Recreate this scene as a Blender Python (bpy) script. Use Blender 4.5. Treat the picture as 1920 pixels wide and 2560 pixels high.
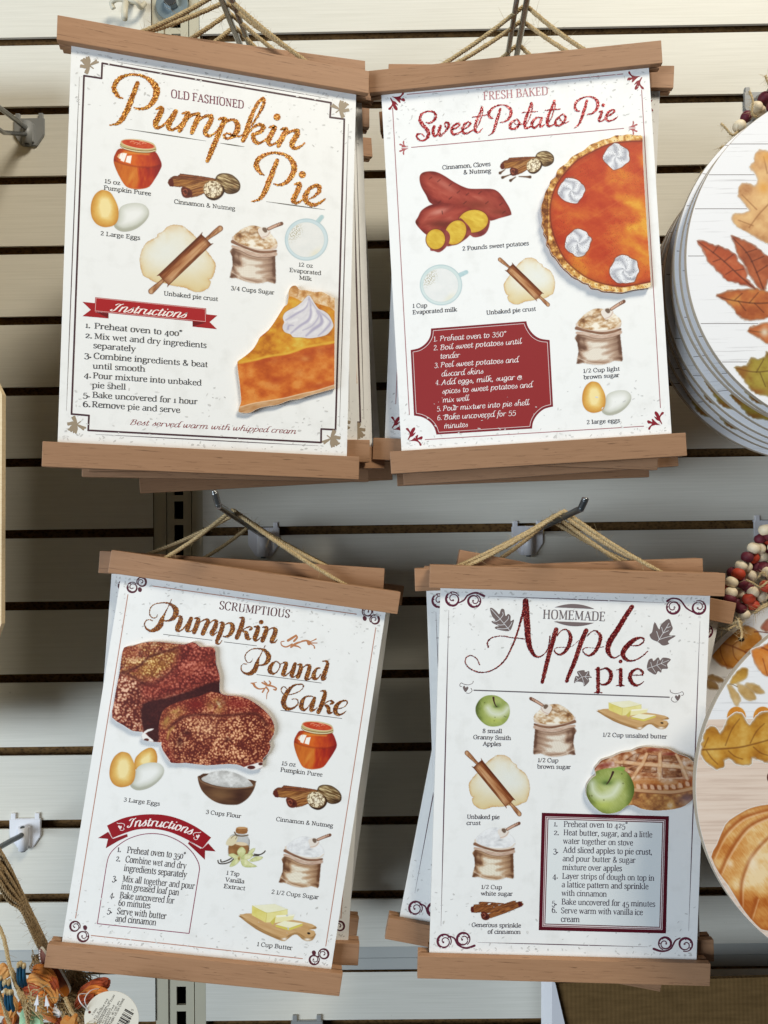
import bpy, bmesh, math, random
import numpy as np
from mathutils import Matrix, Vector
random.seed(7); RNG = np.random.RandomState(11)
S = bpy.context.scene; COL = S.collection
for o in list(bpy.data.objects): bpy.data.objects.remove(o)
# ---------------------------------------------------------------- camera
FPX = 1850.0                                   # focal length in pixels of the 1920x2560 photograph
CAMD, CAMZ, PIT, YAW, ROL = 783.118, -542.521, 0.0291241858, -0.00757960919, 0.0135348033
ZOFF = 2000.0                                  # height (mm) of the first groove above the floor
_c, _s = math.cos, math.sin
_A = np.array([[_c(YAW), -_s(YAW), 0], [_s(YAW), _c(YAW), 0], [0, 0, 1]])
_B = np.array([[1, 0, 0], [0, _c(PIT), _s(PIT)], [0, -_s(PIT), _c(PIT)]])
MC = _B @ _A
CC = np.array([0, -CAMD, CAMZ])                # camera centre, mm, wall plane is Y=0
def rays(x, y):
    a = np.asarray(x, float) - 960; b = 1280 - np.asarray(y, float)
    u = _c(ROL) * a + _s(ROL) * b; w = -_s(ROL) * a + _c(ROL) * b
    d = np.stack([u / FPX, np.ones_like(u), w / FPX], -1)
    return d @ MC
def at(x, y, Y):
    "point (mm) of the vertical plane Y that shows at photo pixel x, y"
    d = rays(x, y); return CC + d * (Y + CAMD) / d[1]
def wm(p): return Vector((p[0] / 1000, p[1] / 1000, (p[2] + ZOFF) / 1000))
def atm(x, y, Y): return wm(at(x, y, Y))
cam = bpy.data.cameras.new('camera'); camo = bpy.data.objects.new('camera', cam); COL.objects.link(camo)
cam.sensor_fit = 'AUTO'; cam.sensor_width = 36; cam.lens = 36 * FPX / 2560
cam.clip_start = 0.01; cam.clip_end = 60
right = MC[0]; fwd = MC[1]; up = MC[2]
r2 = _c(ROL) * right - _s(ROL) * up * -1 * -1
r2 = _c(ROL) * right - _s(ROL) * up; u2 = _s(ROL) * right + _c(ROL) * up
camo.matrix_world = Matrix(((r2[0], u2[0], -fwd[0], CC[0] / 1000), (r2[1], u2[1], -fwd[1], CC[1] / 1000),
                            (r2[2], u2[2], -fwd[2], (CC[2] + ZOFF) / 1000), (0, 0, 0, 1)))
S.camera = camo
# ---------------------------------------------------------------- world and lamps
wd = bpy.data.worlds.new('World'); S.world = wd; wd.use_nodes = True
wd.node_tree.nodes['Background'].inputs[0].default_value = (0.86, 0.9, 0.95, 1)
wd.node_tree.nodes['Background'].inputs[1].default_value = 0.05
def area(name, loc, tgt, sx, sy, power, col):
    l = bpy.data.lights.new(name, 'AREA'); l.shape = 'RECTANGLE'; l.size = sx; l.size_y = sy
    l.energy = power; l.color = col
    o = bpy.data.objects.new(name, l); COL.objects.link(o); o.location = loc
    o.rotation_euler = (Vector(tgt) - Vector(loc)).to_track_quat('-Z', 'Y').to_euler()
    o['kind'] = 'structure'
    return o
area('ceiling_light', (1.05, -1.55, 3.45), (0, 0, 1.55), 0.9, 0.6, 63, (1.0, 0.92, 0.77))
area('shop_window', (-2.62, -2.42, 1.05), (0.1, 0, 1.3), 2.0, 1.5, 124, (0.78, 0.89, 1.0))
S.view_settings.view_transform = 'Standard'; S.view_settings.look = 'None'
S.view_settings.exposure = 0; S.view_settings.gamma = 1; S.view_settings.use_curve_mapping = False
# ---------------------------------------------------------------- colour and material helpers
def lin(c):
    c = np.asarray(c, float) / 255.0
    return np.where(c <= 0.04045, c / 12.92, ((c + 0.055) / 1.055) ** 2.4)
def L4(*c): return tuple(lin(c)) + (1,)
class NT:
    def __init__(s, name, rough=0.5, spec=0.4):
        s.m = bpy.data.materials.new(name); s.m.use_nodes = True; s.t = s.m.node_tree
        s.b = s.t.nodes['Principled BSDF']; s.b.inputs['Roughness'].default_value = rough
        s.b.inputs['Specular IOR Level'].default_value = spec
    def n(s, typ, **k):
        x = s.t.nodes.new(typ)
        for a, v in k.items():
            if a.startswith('i_'): x.inputs[a[2:].replace('_', ' ')].default_value = v
            else: setattr(x, a, v)
        return x
    def l(s, a, b): s.t.links.new(a, b)
    def base(s, sock): s.l(sock, s.b.inputs['Base Color'])
    def coords(s, scale=(1, 1, 1), out='Object', rot=(0, 0, 0)):
        tc = s.n('ShaderNodeTexCoord'); mp = s.n('ShaderNodeMapping')
        mp.inputs['Scale'].default_value = scale; mp.inputs['Rotation'].default_value = rot
        s.l(tc.outputs[out], mp.inputs[0]); return mp.outputs[0]
    def noise(s, vec, scale, detail=4, rough=0.55, dist=0):
        x = s.n('ShaderNodeTexNoise'); x.inputs['Scale'].default_value = scale; x.inputs['Detail'].default_value = detail
        x.inputs['Roughness'].default_value = rough; x.inputs['Distortion'].default_value = dist
        s.l(vec, x.inputs['Vector']); return x.outputs['Fac']
    def ramp(s, fac, stops, interp='LINEAR'):
        x = s.n('ShaderNodeValToRGB'); x.color_ramp.interpolation = interp
        e = x.color_ramp.elements
        while len(e) < len(stops): e.new(0.5)
        for i, (p, c) in enumerate(stops): e[i].position = p; e[i].color = c
        s.l(fac, x.inputs[0]); return x.outputs[0]
    def mix(s, fac, a, b, mode='MIX'):
        x = s.n('ShaderNodeMix', data_type='RGBA', blend_type=mode)
        for sock, v in ((x.inputs[0], fac), (x.inputs[6], a), (x.inputs[7], b)):
            if isinstance(v, (int, float, tuple)): sock.default_value = v
            else: s.l(v, sock)
        return x.outputs[2]
    def math(s, op, a, b=0.0):
        x = s.n('ShaderNodeMath', operation=op)
        for i, v in ((0, a), (1, b)):
            if isinstance(v, (int, float)): x.inputs[i].default_value = v
            else: s.l(v, x.inputs[i])
        return x.outputs[0]
    def bump(s, h, strength=0.2, dist=0.001):
        x = s.n('ShaderNodeBump'); x.inputs['Strength'].default_value = strength; x.inputs['Distance'].default_value = dist
        s.l(h, x.inputs['Height']); s.l(x.outputs[0], s.b.inputs['Normal'])
def plain(name, rgb, rough=0.5, spec=0.4, metal=0.0, var=0.12, scale=60, bump=0.0):
    k = NT(name, rough, spec); k.b.inputs['Metallic'].default_value = metal
    v = k.coords(); f = k.noise(v, scale, 5)
    a = lin(rgb)
    k.base(k.ramp(f, [(0.25, tuple(a * (1 - var)) + (1,)), (0.75, tuple(np.minimum(1, a * (1 + var))) + (1,))]))
    if bump: k.bump(k.noise(v, scale * 6, 3), bump, 0.0005)
    return k.m
M = {}
# white laminate slats, faint horizontal grain
k = NT('slat_laminate', 0.5, 0.22); v = k.coords((3, 3, 140)); f = k.noise(v, 4, 6)
v2 = k.coords((1, 1, 1)); f2 = k.noise(v2, 9, 3)
c1 = k.ramp(f, [(0.3, L4(208, 205, 193)), (0.7, L4(219, 216, 205))])
v3 = k.coords((1, 1, 1)); f3 = k.noise(v3, 130, 2)
k.base(k.mix(k.ramp(f3, [(0.74, (0, 0, 0, 1)), (0.78, (0.35, 0.35, 0.35, 1))]), c1, L4(150, 145, 132)))
k.bump(f, 0.08, 0.0006); M['slat'] = k.m
k = NT('chipboard', 0.85, 0.15); v = k.coords((1, 1, 1.6)); n = k.n('ShaderNodeTexVoronoi'); n.inputs['Scale'].default_value = 260
k.l(v, n.inputs['Vector']); f = k.noise(v, 90, 5)
k.base(k.mix(0.5, k.ramp(n.outputs['Distance'], [(0.1, L4(66, 46, 26)), (0.6, L4(128, 96, 58))]), k.ramp(f, [(0.35, L4(48, 32, 17)), (0.7, L4(120, 90, 52))])))
k.bump(f, 0.5, 0.001); M['core'] = k.m
def woodmat(name, a, b, pore, sc=1.0, seed=0.0):
    k = NT(name, 0.55, 0.3); v = k.coords((12 * sc, 90 * sc, 260 * sc)); f = k.noise(v, 1.6, 6, 0.6, 0.6)
    v2 = k.coords((50 * sc, 300 * sc, 1100 * sc)); f2 = k.noise(v2, 0.9, 4, 0.6, 0.8)
    v3 = k.coords((14, 14, 14)); f3 = k.noise(v3, 1.2, 2)
    c = k.ramp(f, [(0.28, a), (0.72, b)])
    c = k.mix(k.ramp(f2, [(0.31, (0.85, 0.85, 0.85, 1)), (0.40, (0, 0, 0, 1))]), c, pore)
    c = k.mix(k.math('MULTIPLY', k.ramp(f3, [(0.35, (0, 0, 0, 1)), (0.75, (1, 1, 1, 1))]), 0.25), c, b)
    oi = k.n('ShaderNodeObjectInfo'); hv = k.n('ShaderNodeHueSaturation'); k.l(c, hv.inputs['Color']); k.l(k.math('ADD', k.math('MULTIPLY', oi.outputs['Random'], 0.2), 0.9), hv.inputs['Value'])
    k.base(hv.outputs[0]); k.bump(f2, 0.25, 0.0004); return k.m
M['bar'] = woodmat('brown_stained_wood', L4(154, 116, 86), L4(167, 128, 97), L4(96, 68, 47))
M['barside'] = woodmat('bare_wood_edge', L4(176, 140, 96), L4(200, 166, 120), L4(150, 112, 72))
M['palewood'] = woodmat('pale_ply_edge', L4(214, 190, 150), L4(226, 206, 170), L4(190, 160, 120))
# sign board: white paper with grey flecks near its ends
k = NT('speckled_paper', 0.5, 0.35); v = k.coords((1, 1, 1)); 
n1 = k.noise(k.coords((1, 1, 1.0), rot=(0, 0.5, 0)), 150, 2, 0.5, 0.6); n2 = k.noise(v, 14, 2)
sx = k.n('ShaderNodeSeparateXYZ'); k.l(k.coords(), sx.inputs[0])
az = k.math('ABSOLUTE', sx.outputs[2]); ax = k.math('ABSOLUTE', sx.outputs[0])
edge = k.math('ADD', k.math('MULTIPLY', k.math('POWER', k.math('DIVIDE', az, 0.155), 5.0), 1.0), k.math('MULTIPLY', k.math('POWER', k.math('DIVIDE', ax, 0.113), 8.0), 0.35))
fl = k.math('MULTIPLY', k.ramp(n1, [(0.635, (0, 0, 0, 1)), (0.66, (1, 1, 1, 1))]), k.math('MINIMUM', k.math('MULTIPLY', edge, k.ramp(n2, [(0.35, (0.2, 0.2, 0.2, 1)), (0.6, (1, 1, 1, 1))])), 1.0))
cl = k.noise(k.coords((900, 1, 40)), 1, 3); cl2 = k.noise(k.coords((40, 1, 900)), 1, 3)
lf = k.math('MULTIPLY', k.ramp(k.noise(v, 60, 3), [(0.52, (0, 0, 0, 1)), (0.72, (1, 1, 1, 1))]), k.math('MULTIPLY', k.math('ADD', cl, cl2), 0.22))
c = k.mix(lf, L4(240, 240, 238), L4(206, 205, 200))
k.base(k.mix(k.math('MULTIPLY', fl, 0.12), c, L4(140, 138, 134)))
M['paper'] = k.m
M['boardedge'] = plain('fibreboard_edge', (205, 200, 188), 0.7, 0.2)
k = NT('printed_ink', 0.5, 0.35); a = k.n('ShaderNodeVertexColor', layer_name='Col'); k.base(a.outputs[0]); M['ink'] = k.m
def glitter(name, cols, sc=1600):
    k = NT(name, 0.45, 0.4); v = k.coords(); n = k.n('ShaderNodeTexVoronoi'); n.inputs['Scale'].default_value = sc
    k.l(v, n.inputs['Vector']); s = k.n('ShaderNodeSeparateColor'); k.l(n.outputs['Color'], s.inputs[0])
    k.base(k.ramp(s.outputs[0], cols)); k.b.inputs['Metallic'].default_value = 0.12
    vm = k.n('ShaderNodeVectorMath', operation='SUBTRACT'); k.l(n.outputs['Color'], vm.inputs[0]); vm.inputs[1].default_value = (0.5, 0.5, 0.5)
    vs = k.n('ShaderNodeVectorMath', operation='SCALE'); k.l(vm.outputs[0], vs.inputs[0]); vs.inputs['Scale'].default_value = 0.55
    ge = k.n('ShaderNodeNewGeometry'); ad = k.n('ShaderNodeVectorMath', operation='ADD'); k.l(ge.outputs['Normal'], ad.inputs[0]); k.l(vs.outputs[0], ad.inputs[1])
    no = k.n('ShaderNodeVectorMath', operation='NORMALIZE'); k.l(ad.outputs[0], no.inputs[0]); k.l(no.outputs[0], k.b.inputs['Normal'])
    return k.m
M['gold'] = glitter('gold_glitter', [(0.0, L4(104, 52, 6)), (0.5, L4(170, 92, 10)), (0.8, L4(206, 132, 24)), (0.97, L4(250, 204, 96))])
M['copper'] = glitter('copper_glitter', [(0.0, L4(70, 32, 8)), (0.55, L4(126, 66, 18)), (0.85, L4(172, 100, 36)), (0.985, L4(236, 180, 110))])
M['red'] = glitter('red_glitter', [(0.0, L4(120, 8, 16)), (0.6, L4(168, 18, 28)), (0.85, L4(196, 60, 66)), (0.98, L4(246, 200, 200))])
M['maroon'] = glitter('maroon_glitter', [(0.0, L4(72, 2, 8)), (0.6, L4(104, 8, 14)), (0.85, L4(140, 30, 30)), (0.98, L4(226, 130, 120))])
k = NT('jute_twine', 0.9, 0.1); v = k.coords(); f = k.noise(v, 900, 3)
k.base(k.ramp(f, [(0.3, L4(150, 126, 88)), (0.7, L4(208, 186, 144))])); M['jute'] = k.m
M['chrome'] = plain('zinc_wire', (150, 152, 152), 0.25, 0.5, 0.9, 0.08, 40)
M['darkwire'] = plain('grey_wire', (96, 100, 102), 0.35, 0.5, 0.8, 0.1, 60)
M['wplastic'] = plain('white_plastic', (222, 222, 226), 0.4, 0.5, 0, 0.03, 30)
M['gplastic'] = plain('grey_plastic', (136, 138, 138), 0.45, 0.5, 0, 0.05, 30)
M['rail'] = plain('beige_steel', (184, 178, 156), 0.45, 0.45, 0.0, 0.05, 20)
M['trim'] = plain('pale_grey_trim', (176, 178, 174), 0.4, 0.4, 0.0, 0.03, 20)
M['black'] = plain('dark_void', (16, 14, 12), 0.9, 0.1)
# ---------------------------------------------------------------- mesh helpers
class G:
    "collects faces; .build() links them as ONE mesh object"
    def __init__(s): s.v = []; s.f = []; s.mi = []; s.col = []; s.mats = []; s.sm = []
    def mat(s, m):
        if m not in s.mats: s.mats.append(m)
        return s.mats.index(m)
    def add(s, vs, fs, m, col=None, smooth=False):
        o = len(s.v); s.v += [tuple(map(float, p)) for p in vs]; i = s.mat(m)
        for f in fs: s.f.append([o + a for a in f]); s.mi.append(i); s.sm.append(smooth)
        if col is None: col = (1, 1, 1)
        s.col += [tuple(col)] * len(vs)
    def box(s, x0, x1, y0, y1, z0, z1, m, bev=0.0, T=None):
        bm = bmesh.new(); bmesh.ops.create_cube(bm, size=1)
        for w in bm.verts: w.co = Vector(((x0 + x1) / 2 + w.co.x * (x1 - x0), (y0 + y1) / 2 + w.co.y * (y1 - y0), (z0 + z1) / 2 + w.co.z * (z1 - z0)))
        if bev: bmesh.ops.bevel(bm, geom=bm.edges[:], offset=bev, segments=2, affect='EDGES', profile=0.6)
        s.bm(bm, m, T=T)
    def bm(s, bm, m, T=None, smooth=False, col=None):
        bm.verts.index_update()
        vs = [(T @ w.co) if T is not None else w.co.copy() for w in bm.verts]
        s.add(vs, [[w.index for w in f.verts] for f in bm.faces], m, col, smooth); bm.free()
    def sphere(s, c, r, m, seg=16, sc=(1, 1, 1), R=None):
        bm = bmesh.new(); bmesh.ops.create_uvsphere(bm, u_segments=seg, v_segments=seg // 2 + 1, radius=r)
        T = Matrix.Translation(c) @ (R.to_4x4() if R else Matrix()) @ Matrix.Diagonal((*sc, 1))
        s.bm(bm, m, T, True)
    def tube(s, pts, rad, m, seg=8, cap=True, smooth=True):
        pts = [Vector(p) for p in pts]; n = len(pts)
        if not hasattr(rad, '__len__'): rad = [rad] * n
        t0 = (pts[1] - pts[0]).normalized(); a = t0.orthogonal().normalized(); vs = []; fs = []
        for i, p in enumerate(pts):
            t = (pts[min(i + 1, n - 1)] - pts[max(i - 1, 0)]).normalized()
            a = (a - t * a.dot(t)).normalized(); b = t.cross(a)
            for j in range(seg):
                q = 2 * math.pi * j / seg; vs.append(p + (a * math.cos(q) + b * math.sin(q)) * rad[i])
        for i in range(n - 1):
            for j in range(seg):
                k = (j + 1) % seg; fs.append([i * seg + j, i * seg + k, (i + 1) * seg + k, (i + 1) * seg + j])
        if cap: fs.append(list(range(seg))[::-1]); fs.append([(n - 1) * seg + j for j in range(seg)])
        s.add(vs, fs, m, None, smooth)
    def build(s, name, parent=None, loc=None):
        me = bpy.data.meshes.new(name)
        V = np.array(s.v, float).reshape(-1, 3)
        me.from_pydata(V.tolist(), [], s.f)
        for m in s.mats: me.materials.append(m)
        me.polygons.foreach_set('material_index', s.mi); me.polygons.foreach_set('use_smooth', s.sm)
        ca = me.color_attributes.new('Col', 'FLOAT_COLOR', 'POINT')
        ca.data.foreach_set('color', np.c_[np.array(s.col, float).reshape(-1, 3), np.ones(len(V))].ravel())
        me.update()
        o = bpy.data.objects.new(name, me); COL.objects.link(o)
        if parent is not None: o.parent = parent
        if loc is not None: o.location = loc
        return o
def tag(o, label=None, cat=None, group=None, kind=None):
    for a, v in (('label', label), ('category', cat), ('group', group), ('kind', kind)):
        if v: o[a] = v
    return o
def empty(name, loc=(0, 0, 0), label=None, cat=None, group=None):
    o = bpy.data.objects.new(name, None); o.empty_display_size = 0.02; COL.objects.link(o); o.location = loc
    return tag(o, label, cat, group)
def copy_tree(o, parent=None, skip=()):
    c = o.copy(); COL.objects.link(c); c.parent = parent
    for ch in list(o.children):
        if ch.name.split('.')[0] in skip: continue
        copy_tree(ch, c, skip)
    return c
def crom(P, n=8, closed=False):
    "Catmull-Rom through points (any dimension)"
    P = np.asarray(P, float); N = len(P)
    if N < 3 and not closed: return np.array([P[0] + (P[-1] - P[0]) * t for t in np.linspace(0, 1, n + 1)])
    out = []
    for i in range(N if closed else N - 1):
        if closed: p0, p1, p2, p3 = P[(i - 1) % N], P[i], P[(i + 1) % N], P[(i + 2) % N]
        else: p0, p1, p2, p3 = P[max(i - 1, 0)], P[i], P[i + 1], P[min(i + 2, N - 1)]
        for t in np.arange(n) / n:
            out.append(0.5 * (2 * p1 + (p2 - p0) * t + (2 * p0 - 5 * p1 + 4 * p2 - p3) * t * t + (3 * p1 - p0 - 3 * p2 + p3) * t ** 3))
    if not closed: out.append(P[-1])
    return np.array(out)
def twine(g, pts, r, m, turns_mm=7.0, hairs=12, seed=0, strands=3):
    "three strands twisted round a centre line, with loose fibres (metres)"
    rr = random.Random(seed); P = crom(np.array([list(p) for p in pts]), 10)
    d = np.r_[0, np.cumsum(np.linalg.norm(np.diff(P, axis=0), axis=1))]; Ltot = d[-1]
    n = max(8, int(Ltot * 1000 / 1.1)); ss = np.linspace(0, Ltot, n)
    Q = np.c_[[np.interp(ss, d, P[:, i]) for i in range(3)]].T
    T = np.gradient(Q, axis=0); T /= np.linalg.norm(T, axis=1)[:, None]
    ref = np.array([0.2, 1, 0.1]); A = np.cross(T, ref); A /= np.linalg.norm(A, axis=1)[:, None]; Bv = np.cross(T, A)
    for k in range(strands):
        ph = 2 * math.pi * k / strands + ss * 1000 / turns_mm * 2 * math.pi
        off = (np.cos(ph)[:, None] * A + np.sin(ph)[:, None] * Bv) * r * 0.52
        g.tube(Q + off, [r * 0.58 * (1 + 0.14 * rr.uniform(-1, 1)) for _ in range(n)], m, 5, True)
    for _ in range(hairs):
        i = rr.randrange(n); dv = A[i] * rr.uniform(-1, 1) + Bv[i] * rr.uniform(-1, 1) + T[i] * rr.uniform(-1.5, 1.5)
        dv /= np.linalg.norm(dv); l = rr.uniform(0.003, 0.009); e = np.array([rr.uniform(-1, 1) for _ in range(3)]) * l * 0.4
        g.tube([Q[i], Q[i] + dv * l * 0.5 + e * 0.6, Q[i] + dv * l + e], [0.00013, 0.00011, 0.00006], m, 3, False)
# ================================================================ the slat wall
P_ = 76.2
def slat_panel(name, x0, x1, k0, k1, ztop, zbot, label):
    "profile of a grooved panel swept along x (mm)"
    g = G()
    def q(ya, za, yb, zb, m): g.add([wm((x0, ya, za)), wm((x1, ya, za)), wm((x1, yb, zb)), wm((x0, yb, zb))], [[0, 1, 2, 3]], m)
    zc = ztop
    for gz in k0:
        if gz > ztop or gz < zbot: continue
        a, b = gz, gz - 9.2
        q(0, zc, 0, a, M['slat']); q(0, a, 3.0, a, M['slat']); q(3.0, a, 3.0, a + 7, M['core']); q(3.0, a + 7, 10.5, a + 7, M['core'])
        q(10.5, a + 7, 10.5, b - 3, M['core']); q(10.5, b - 3, 2.2, b - 3, M['core']); q(2.2, b - 3, 2.2, b, M['core']); q(2.2, b, 0, b, M['slat'])
        zc = b
    q(0, zc, 0, zbot, M['slat']); q(0, zbot, 18, zbot, M['core']); q(18, zbot, 18, ztop, M['core']); q(18, ztop, 0, ztop, M['core'])
    for x in (x0, x1):
        g.add([wm((x, 12, ztop)), wm((x, 18, ztop)), wm((x, 18, zbot)), wm((x, 12, zbot))], [[0, 1, 2, 3]], M['core'])
    o = g.build(name); tag(o, label, 'wall panel'); return o
xl = at(383, 1310, 0)[0]; xr = at(507, 1310, 0)[0]; xr0 = xr
gr_up = [-k * P_ for k in range(-4, 13)]; gr_lo = [-13.736 * P_ - k * P_ for k in range(0, 4)]
zb = -12.76 * P_; zt2 = -13.10 * P_
slat_panel('slat_panel', -1100, xl, gr_up, 0, 330, zb, 'white slatted wall panel left of the slotted upright, above the metal strip')
slat_panel('slat_panel', xr, 1200, gr_up, 0, 330, zb, 'large white slatted wall panel behind all four recipe stacks, right of the slotted upright')
slat_panel('slat_panel', -1100, xl, gr_lo, 0, zt2, -1500, 'lower white slatted panel behind the jute picks, under the metal strip on the left')
slat_panel('slat_panel', xr, 1200, gr_lo, 0, zt2, -1500, 'lower white slatted panel under the metal strip, behind the cardboard box')
# two-step metal strip between upper and lower panels
for a, b, lab in ((-1100, xl, 'pale two-step metal strip on the wall left of the slotted upright'), (xr, 1200, 'pale two-step metal strip on the wall right of the slotted upright')):
    g = G(); zm = (zb + zt2) / 2
    for z0, z1, y in ((zb - 0.6, zm + 0.5, 1.5), (zm - 0.5, zt2 + 0.6, 3.0)):
        p0 = wm((a, y, z1)); p1 = wm((b, 16, z0)); g.box(p0.x, p1.x, p0.y, p1.y, p0.z, p1.z, M['trim'], 0.0006)
    p0 = wm((a, 16, zt2)); p1 = wm((b, 18, zb)); g.box(p0.x, p1.x, p0.y, p1.y, p0.z, p1.z, M['black'])
    tag(g.build('wall_strip'), lab, 'metal strip')
# slotted upright between the panels
rail = empty('shelf_upright', wm(((xl + xr) / 2, 0, -1000)), 'beige steel shelf upright with a column of dark slots between the panels', 'shelf upright')
RL = np.array(rail.location)
def railbox(g, x0, x1, y0, y1, z0, z1, m, bev=0.0005):
    p0 = np.array(wm((x0, y0, z0))) - RL; p1 = np.array(wm((x1, y1, z1))) - RL
    g.box(p0[0], p1[0], p0[1], p1[1], p0[2], p1[2], m, bev)
def fx(px): return at(px, 1310, 0)[0]
g = G(); railbox(g, fx(383.5), fx(414), 1.5, 14, -1500, 330, M['rail']); railbox(g, fx(479), fx(506.5), 1.5, 14, -1500, 330, M['rail']); g.build('edge_strip', rail)
g = G()
s0, s1, s2, s3 = fx(415.5), fx(433), fx(456.5), fx(476)
railbox(g, s0, s1, 3, 6, -1500, 330, M['rail'], 0); railbox(g, s2, s3, 3, 6, -1500, 330, M['rail'], 0)
zslot = at(445, 1253, 3)[2]
kk = int((zslot + 1500) // 25.4)
for i in range(-22, kk + 1):
    zt = zslot - i * 25.4                                # top of a slot, 19 mm tall
    railbox(g, s1, s2, 3.02, 5.98, zt, zt + 6.4, M['rail'], 0)
g.build('channel', rail)
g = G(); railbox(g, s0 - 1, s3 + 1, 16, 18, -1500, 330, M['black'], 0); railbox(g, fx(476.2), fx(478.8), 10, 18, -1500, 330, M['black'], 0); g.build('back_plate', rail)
# washer and hex bolt near the top
bo = empty('wall_bolt', atm(430, 12, -1), 'zinc washer with a hex bolt head on the upright, behind the top left cord', 'bolt')
g = G(); bm = bmesh.new(); bmesh.ops.create_cone(bm, cap_ends=True, segments=40, radius1=0.0178, radius2=0.0172, depth=0.0025)
g.bm(bm, M['chrome'], Matrix.Rotation(math.pi / 2, 4, 'X'))
mz = plain('blue_zinc', (128, 142, 146), 0.4, 0.4, 0.3, 0.1, 90); g.mats = [mz]
g.build('washer', bo)
g = G(); bm = bmesh.new(); bmesh.ops.create_cone(bm, cap_ends=True, segments=6, radius1=0.0085, radius2=0.0078, depth=0.006)
g.bm(bm, M['chrome'], Matrix.Translation((0, -0.004, 0.001)) @ Matrix.Rotation(math.pi / 2, 4, 'X'))
bm = bmesh.new(); bmesh.ops.create_cone(bm, cap_ends=True, segments=24, radius1=0.0068, radius2=0.0062, depth=0.001)
g.bm(bm, M['chrome'], Matrix.Translation((0, -0.0073, 0.001)) @ Matrix.Rotation(math.pi / 2, 4, 'X')); g.build('bolt_head', bo)
# dark end of the store wall behind everything
g = G(); p0 = wm((-1300, 20, -1600)); p1 = wm((1300, 60, 400)); g.box(p0.x, p1.x, p0.y, p1.y, p0.z, p1.z, M['black'])
tag(g.build('wall'), None, None, None, 'structure')
# ================================================================ recipe signs
SW, SH = 225.552, 308.061                      # visible paper, mm
BARL, BARH = 245.1, 19.1
def Rm(a, b, g):
    c, s = math.cos, math.sin
    Rx = np.array([[1, 0, 0], [0, c(a), -s(a)], [0, s(a), c(a)]]); Rz = np.array([[c(b), -s(b), 0], [s(b), c(b), 0], [0, 0, 1]])
    Ry = np.array([[c(g), 0, s(g)], [0, 1, 0], [-s(g), 0, c(g)]]); return Rz @ Rx @ Ry
FRONT = {1: ((0.899, 14.66, 2.025), (-138.5, -192.77, -319.61)), 2: ((1.048, -4.082, -2.382), (116.8, -161.2, -313.75)),
         3: ((1.102, 5.493, 9.421), (-140.64, -150.73, -743.8)), 4: ((2.714, 0.657, 2.452), (147.67, -154.73, -746.68))}
BACK = {'1b': ((0.95, 13.86, -0.16), (-136.2, -178.1, -308.3), 1), '1c': ((0.3, 14.6, -1.1), (-132.1, -131.3, -303.7), -160),
        '1d': ((0.57, 14.9, 0.7), (-135.7, -136.3, -320.3), 1), '1e': ((1.6, 18.6, -3.5), (-122.4, -72, -322.5), 1),
        '2b': ((1.56, -2.85, 3.21), (117.5, -143.0, -311.5), 1), '2c': ((0.92, -4.38, -2.93), (126.7, -112.5, -319.3), 1),
        '2d': ((1.68, 0.5, -1.25), (126.6, -63.9, -320.7), 1), '3b': ((0.9, 4.79, 4.57), (-141.1, -134.0, -736.1), 1),
        '3c': ((1.8, 6.5, 8.4), (-133.4, -60, -747.6), 1), '4b': ((2.63, 0.63, -1.28), (146.7, -139.4, -742.8), 1),
        '4c': ((2.07, 0.41, 11.68), (145.7, -125.1, -751.6), 1), '4d': ((2.9, -0.5, 0.06), (149.3, -116.7, -740.8), -100)}
def pose(rot, t, y=1):
    t = np.array(t, float)
    if y < 0: t = CC + (t - CC) * (CAMD + y) / (CAMD + t[1])
    return Rm(*[math.radians(v) for v in rot]), t
def mat4(R, t):
    w = wm(t); return Matrix(((*R[0], w.x), (*R[1], w.y), (*R[2], w.z), (0, 0, 0, 1)))
class Plane:
    "front face of a flat thing: photo pixels -> its own x, z (metres)"
    def __init__(s, R, t): s.R, s.t = R, np.array(t, float)
    def loc(s, x, y):
        d = rays(x, y); n = s.R[:, 1]
        k = ((s.t - CC) @ n) / (d @ n)
        p = CC + d * k[..., None]; q = (p - s.t) @ s.R
        return q[..., 0] / 1000, q[..., 2] / 1000
def bar(name, parent, z0, z1):
    g = G(); h = BARL / 2000
    g.box(-h, h, -0.0054, -0.00005, z0, z1, M['bar'], 0.0005); g.box(-h + 0.0004, h - 0.0003, 0.00215, 0.0075, z0 + 0.0002, z1 - 0.0003, M['bar'], 0.0005)
    return g.build(name, parent)
def board(parent):
    g = G(); bm = bmesh.new(); bmesh.ops.create_cube(bm, size=1)
    for w in bm.verts: w.co = Vector((w.co.x * SW / 1000, 0.001 + w.co.y * 0.002, w.co.z * (SH + 30) / 1000))
    bm.faces.ensure_lookup_table()
    fr = [[w.index for w in f.verts] for f in bm.faces if f.normal.y < -0.5]; ot = [[w.index for w in f.verts] for f in bm.faces if f.normal.y >= -0.5]
    vs = [w.co.copy() for w in bm.verts]; g.add(vs, fr, M['paper']); g.add(vs, ot, M['boardedge']); bm.free()
    return g.build('board', parent)
SIGN_LABEL = {1: 'old fashioned pumpkin pie recipe sign, front of the upper left stack', 2: 'fresh baked sweet potato pie recipe sign, front of the upper right stack',
              3: 'scrumptious pumpkin pound cake recipe sign, front of the lower left stack', 4: 'homemade apple pie recipe sign, front of the lower right stack'}
SIGN = {}; BOARD = {}; PL = {}
for n in (1, 2, 3, 4):
    R, t = pose(*FRONT[n]); r = empty('recipe_sign', label=SIGN_LABEL[n], cat='recipe sign', group='hanging recipe signs'); r.matrix_world = mat4(R, t)
    SIGN[n] = r; PL[n] = Plane(R, t); BOARD[n] = board(r)
    hz = SH / 2000; bar('wood_bar', r, hz, hz + BARH / 1000); bar('wood_bar', r, -hz - BARH / 1000, -hz)
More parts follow.
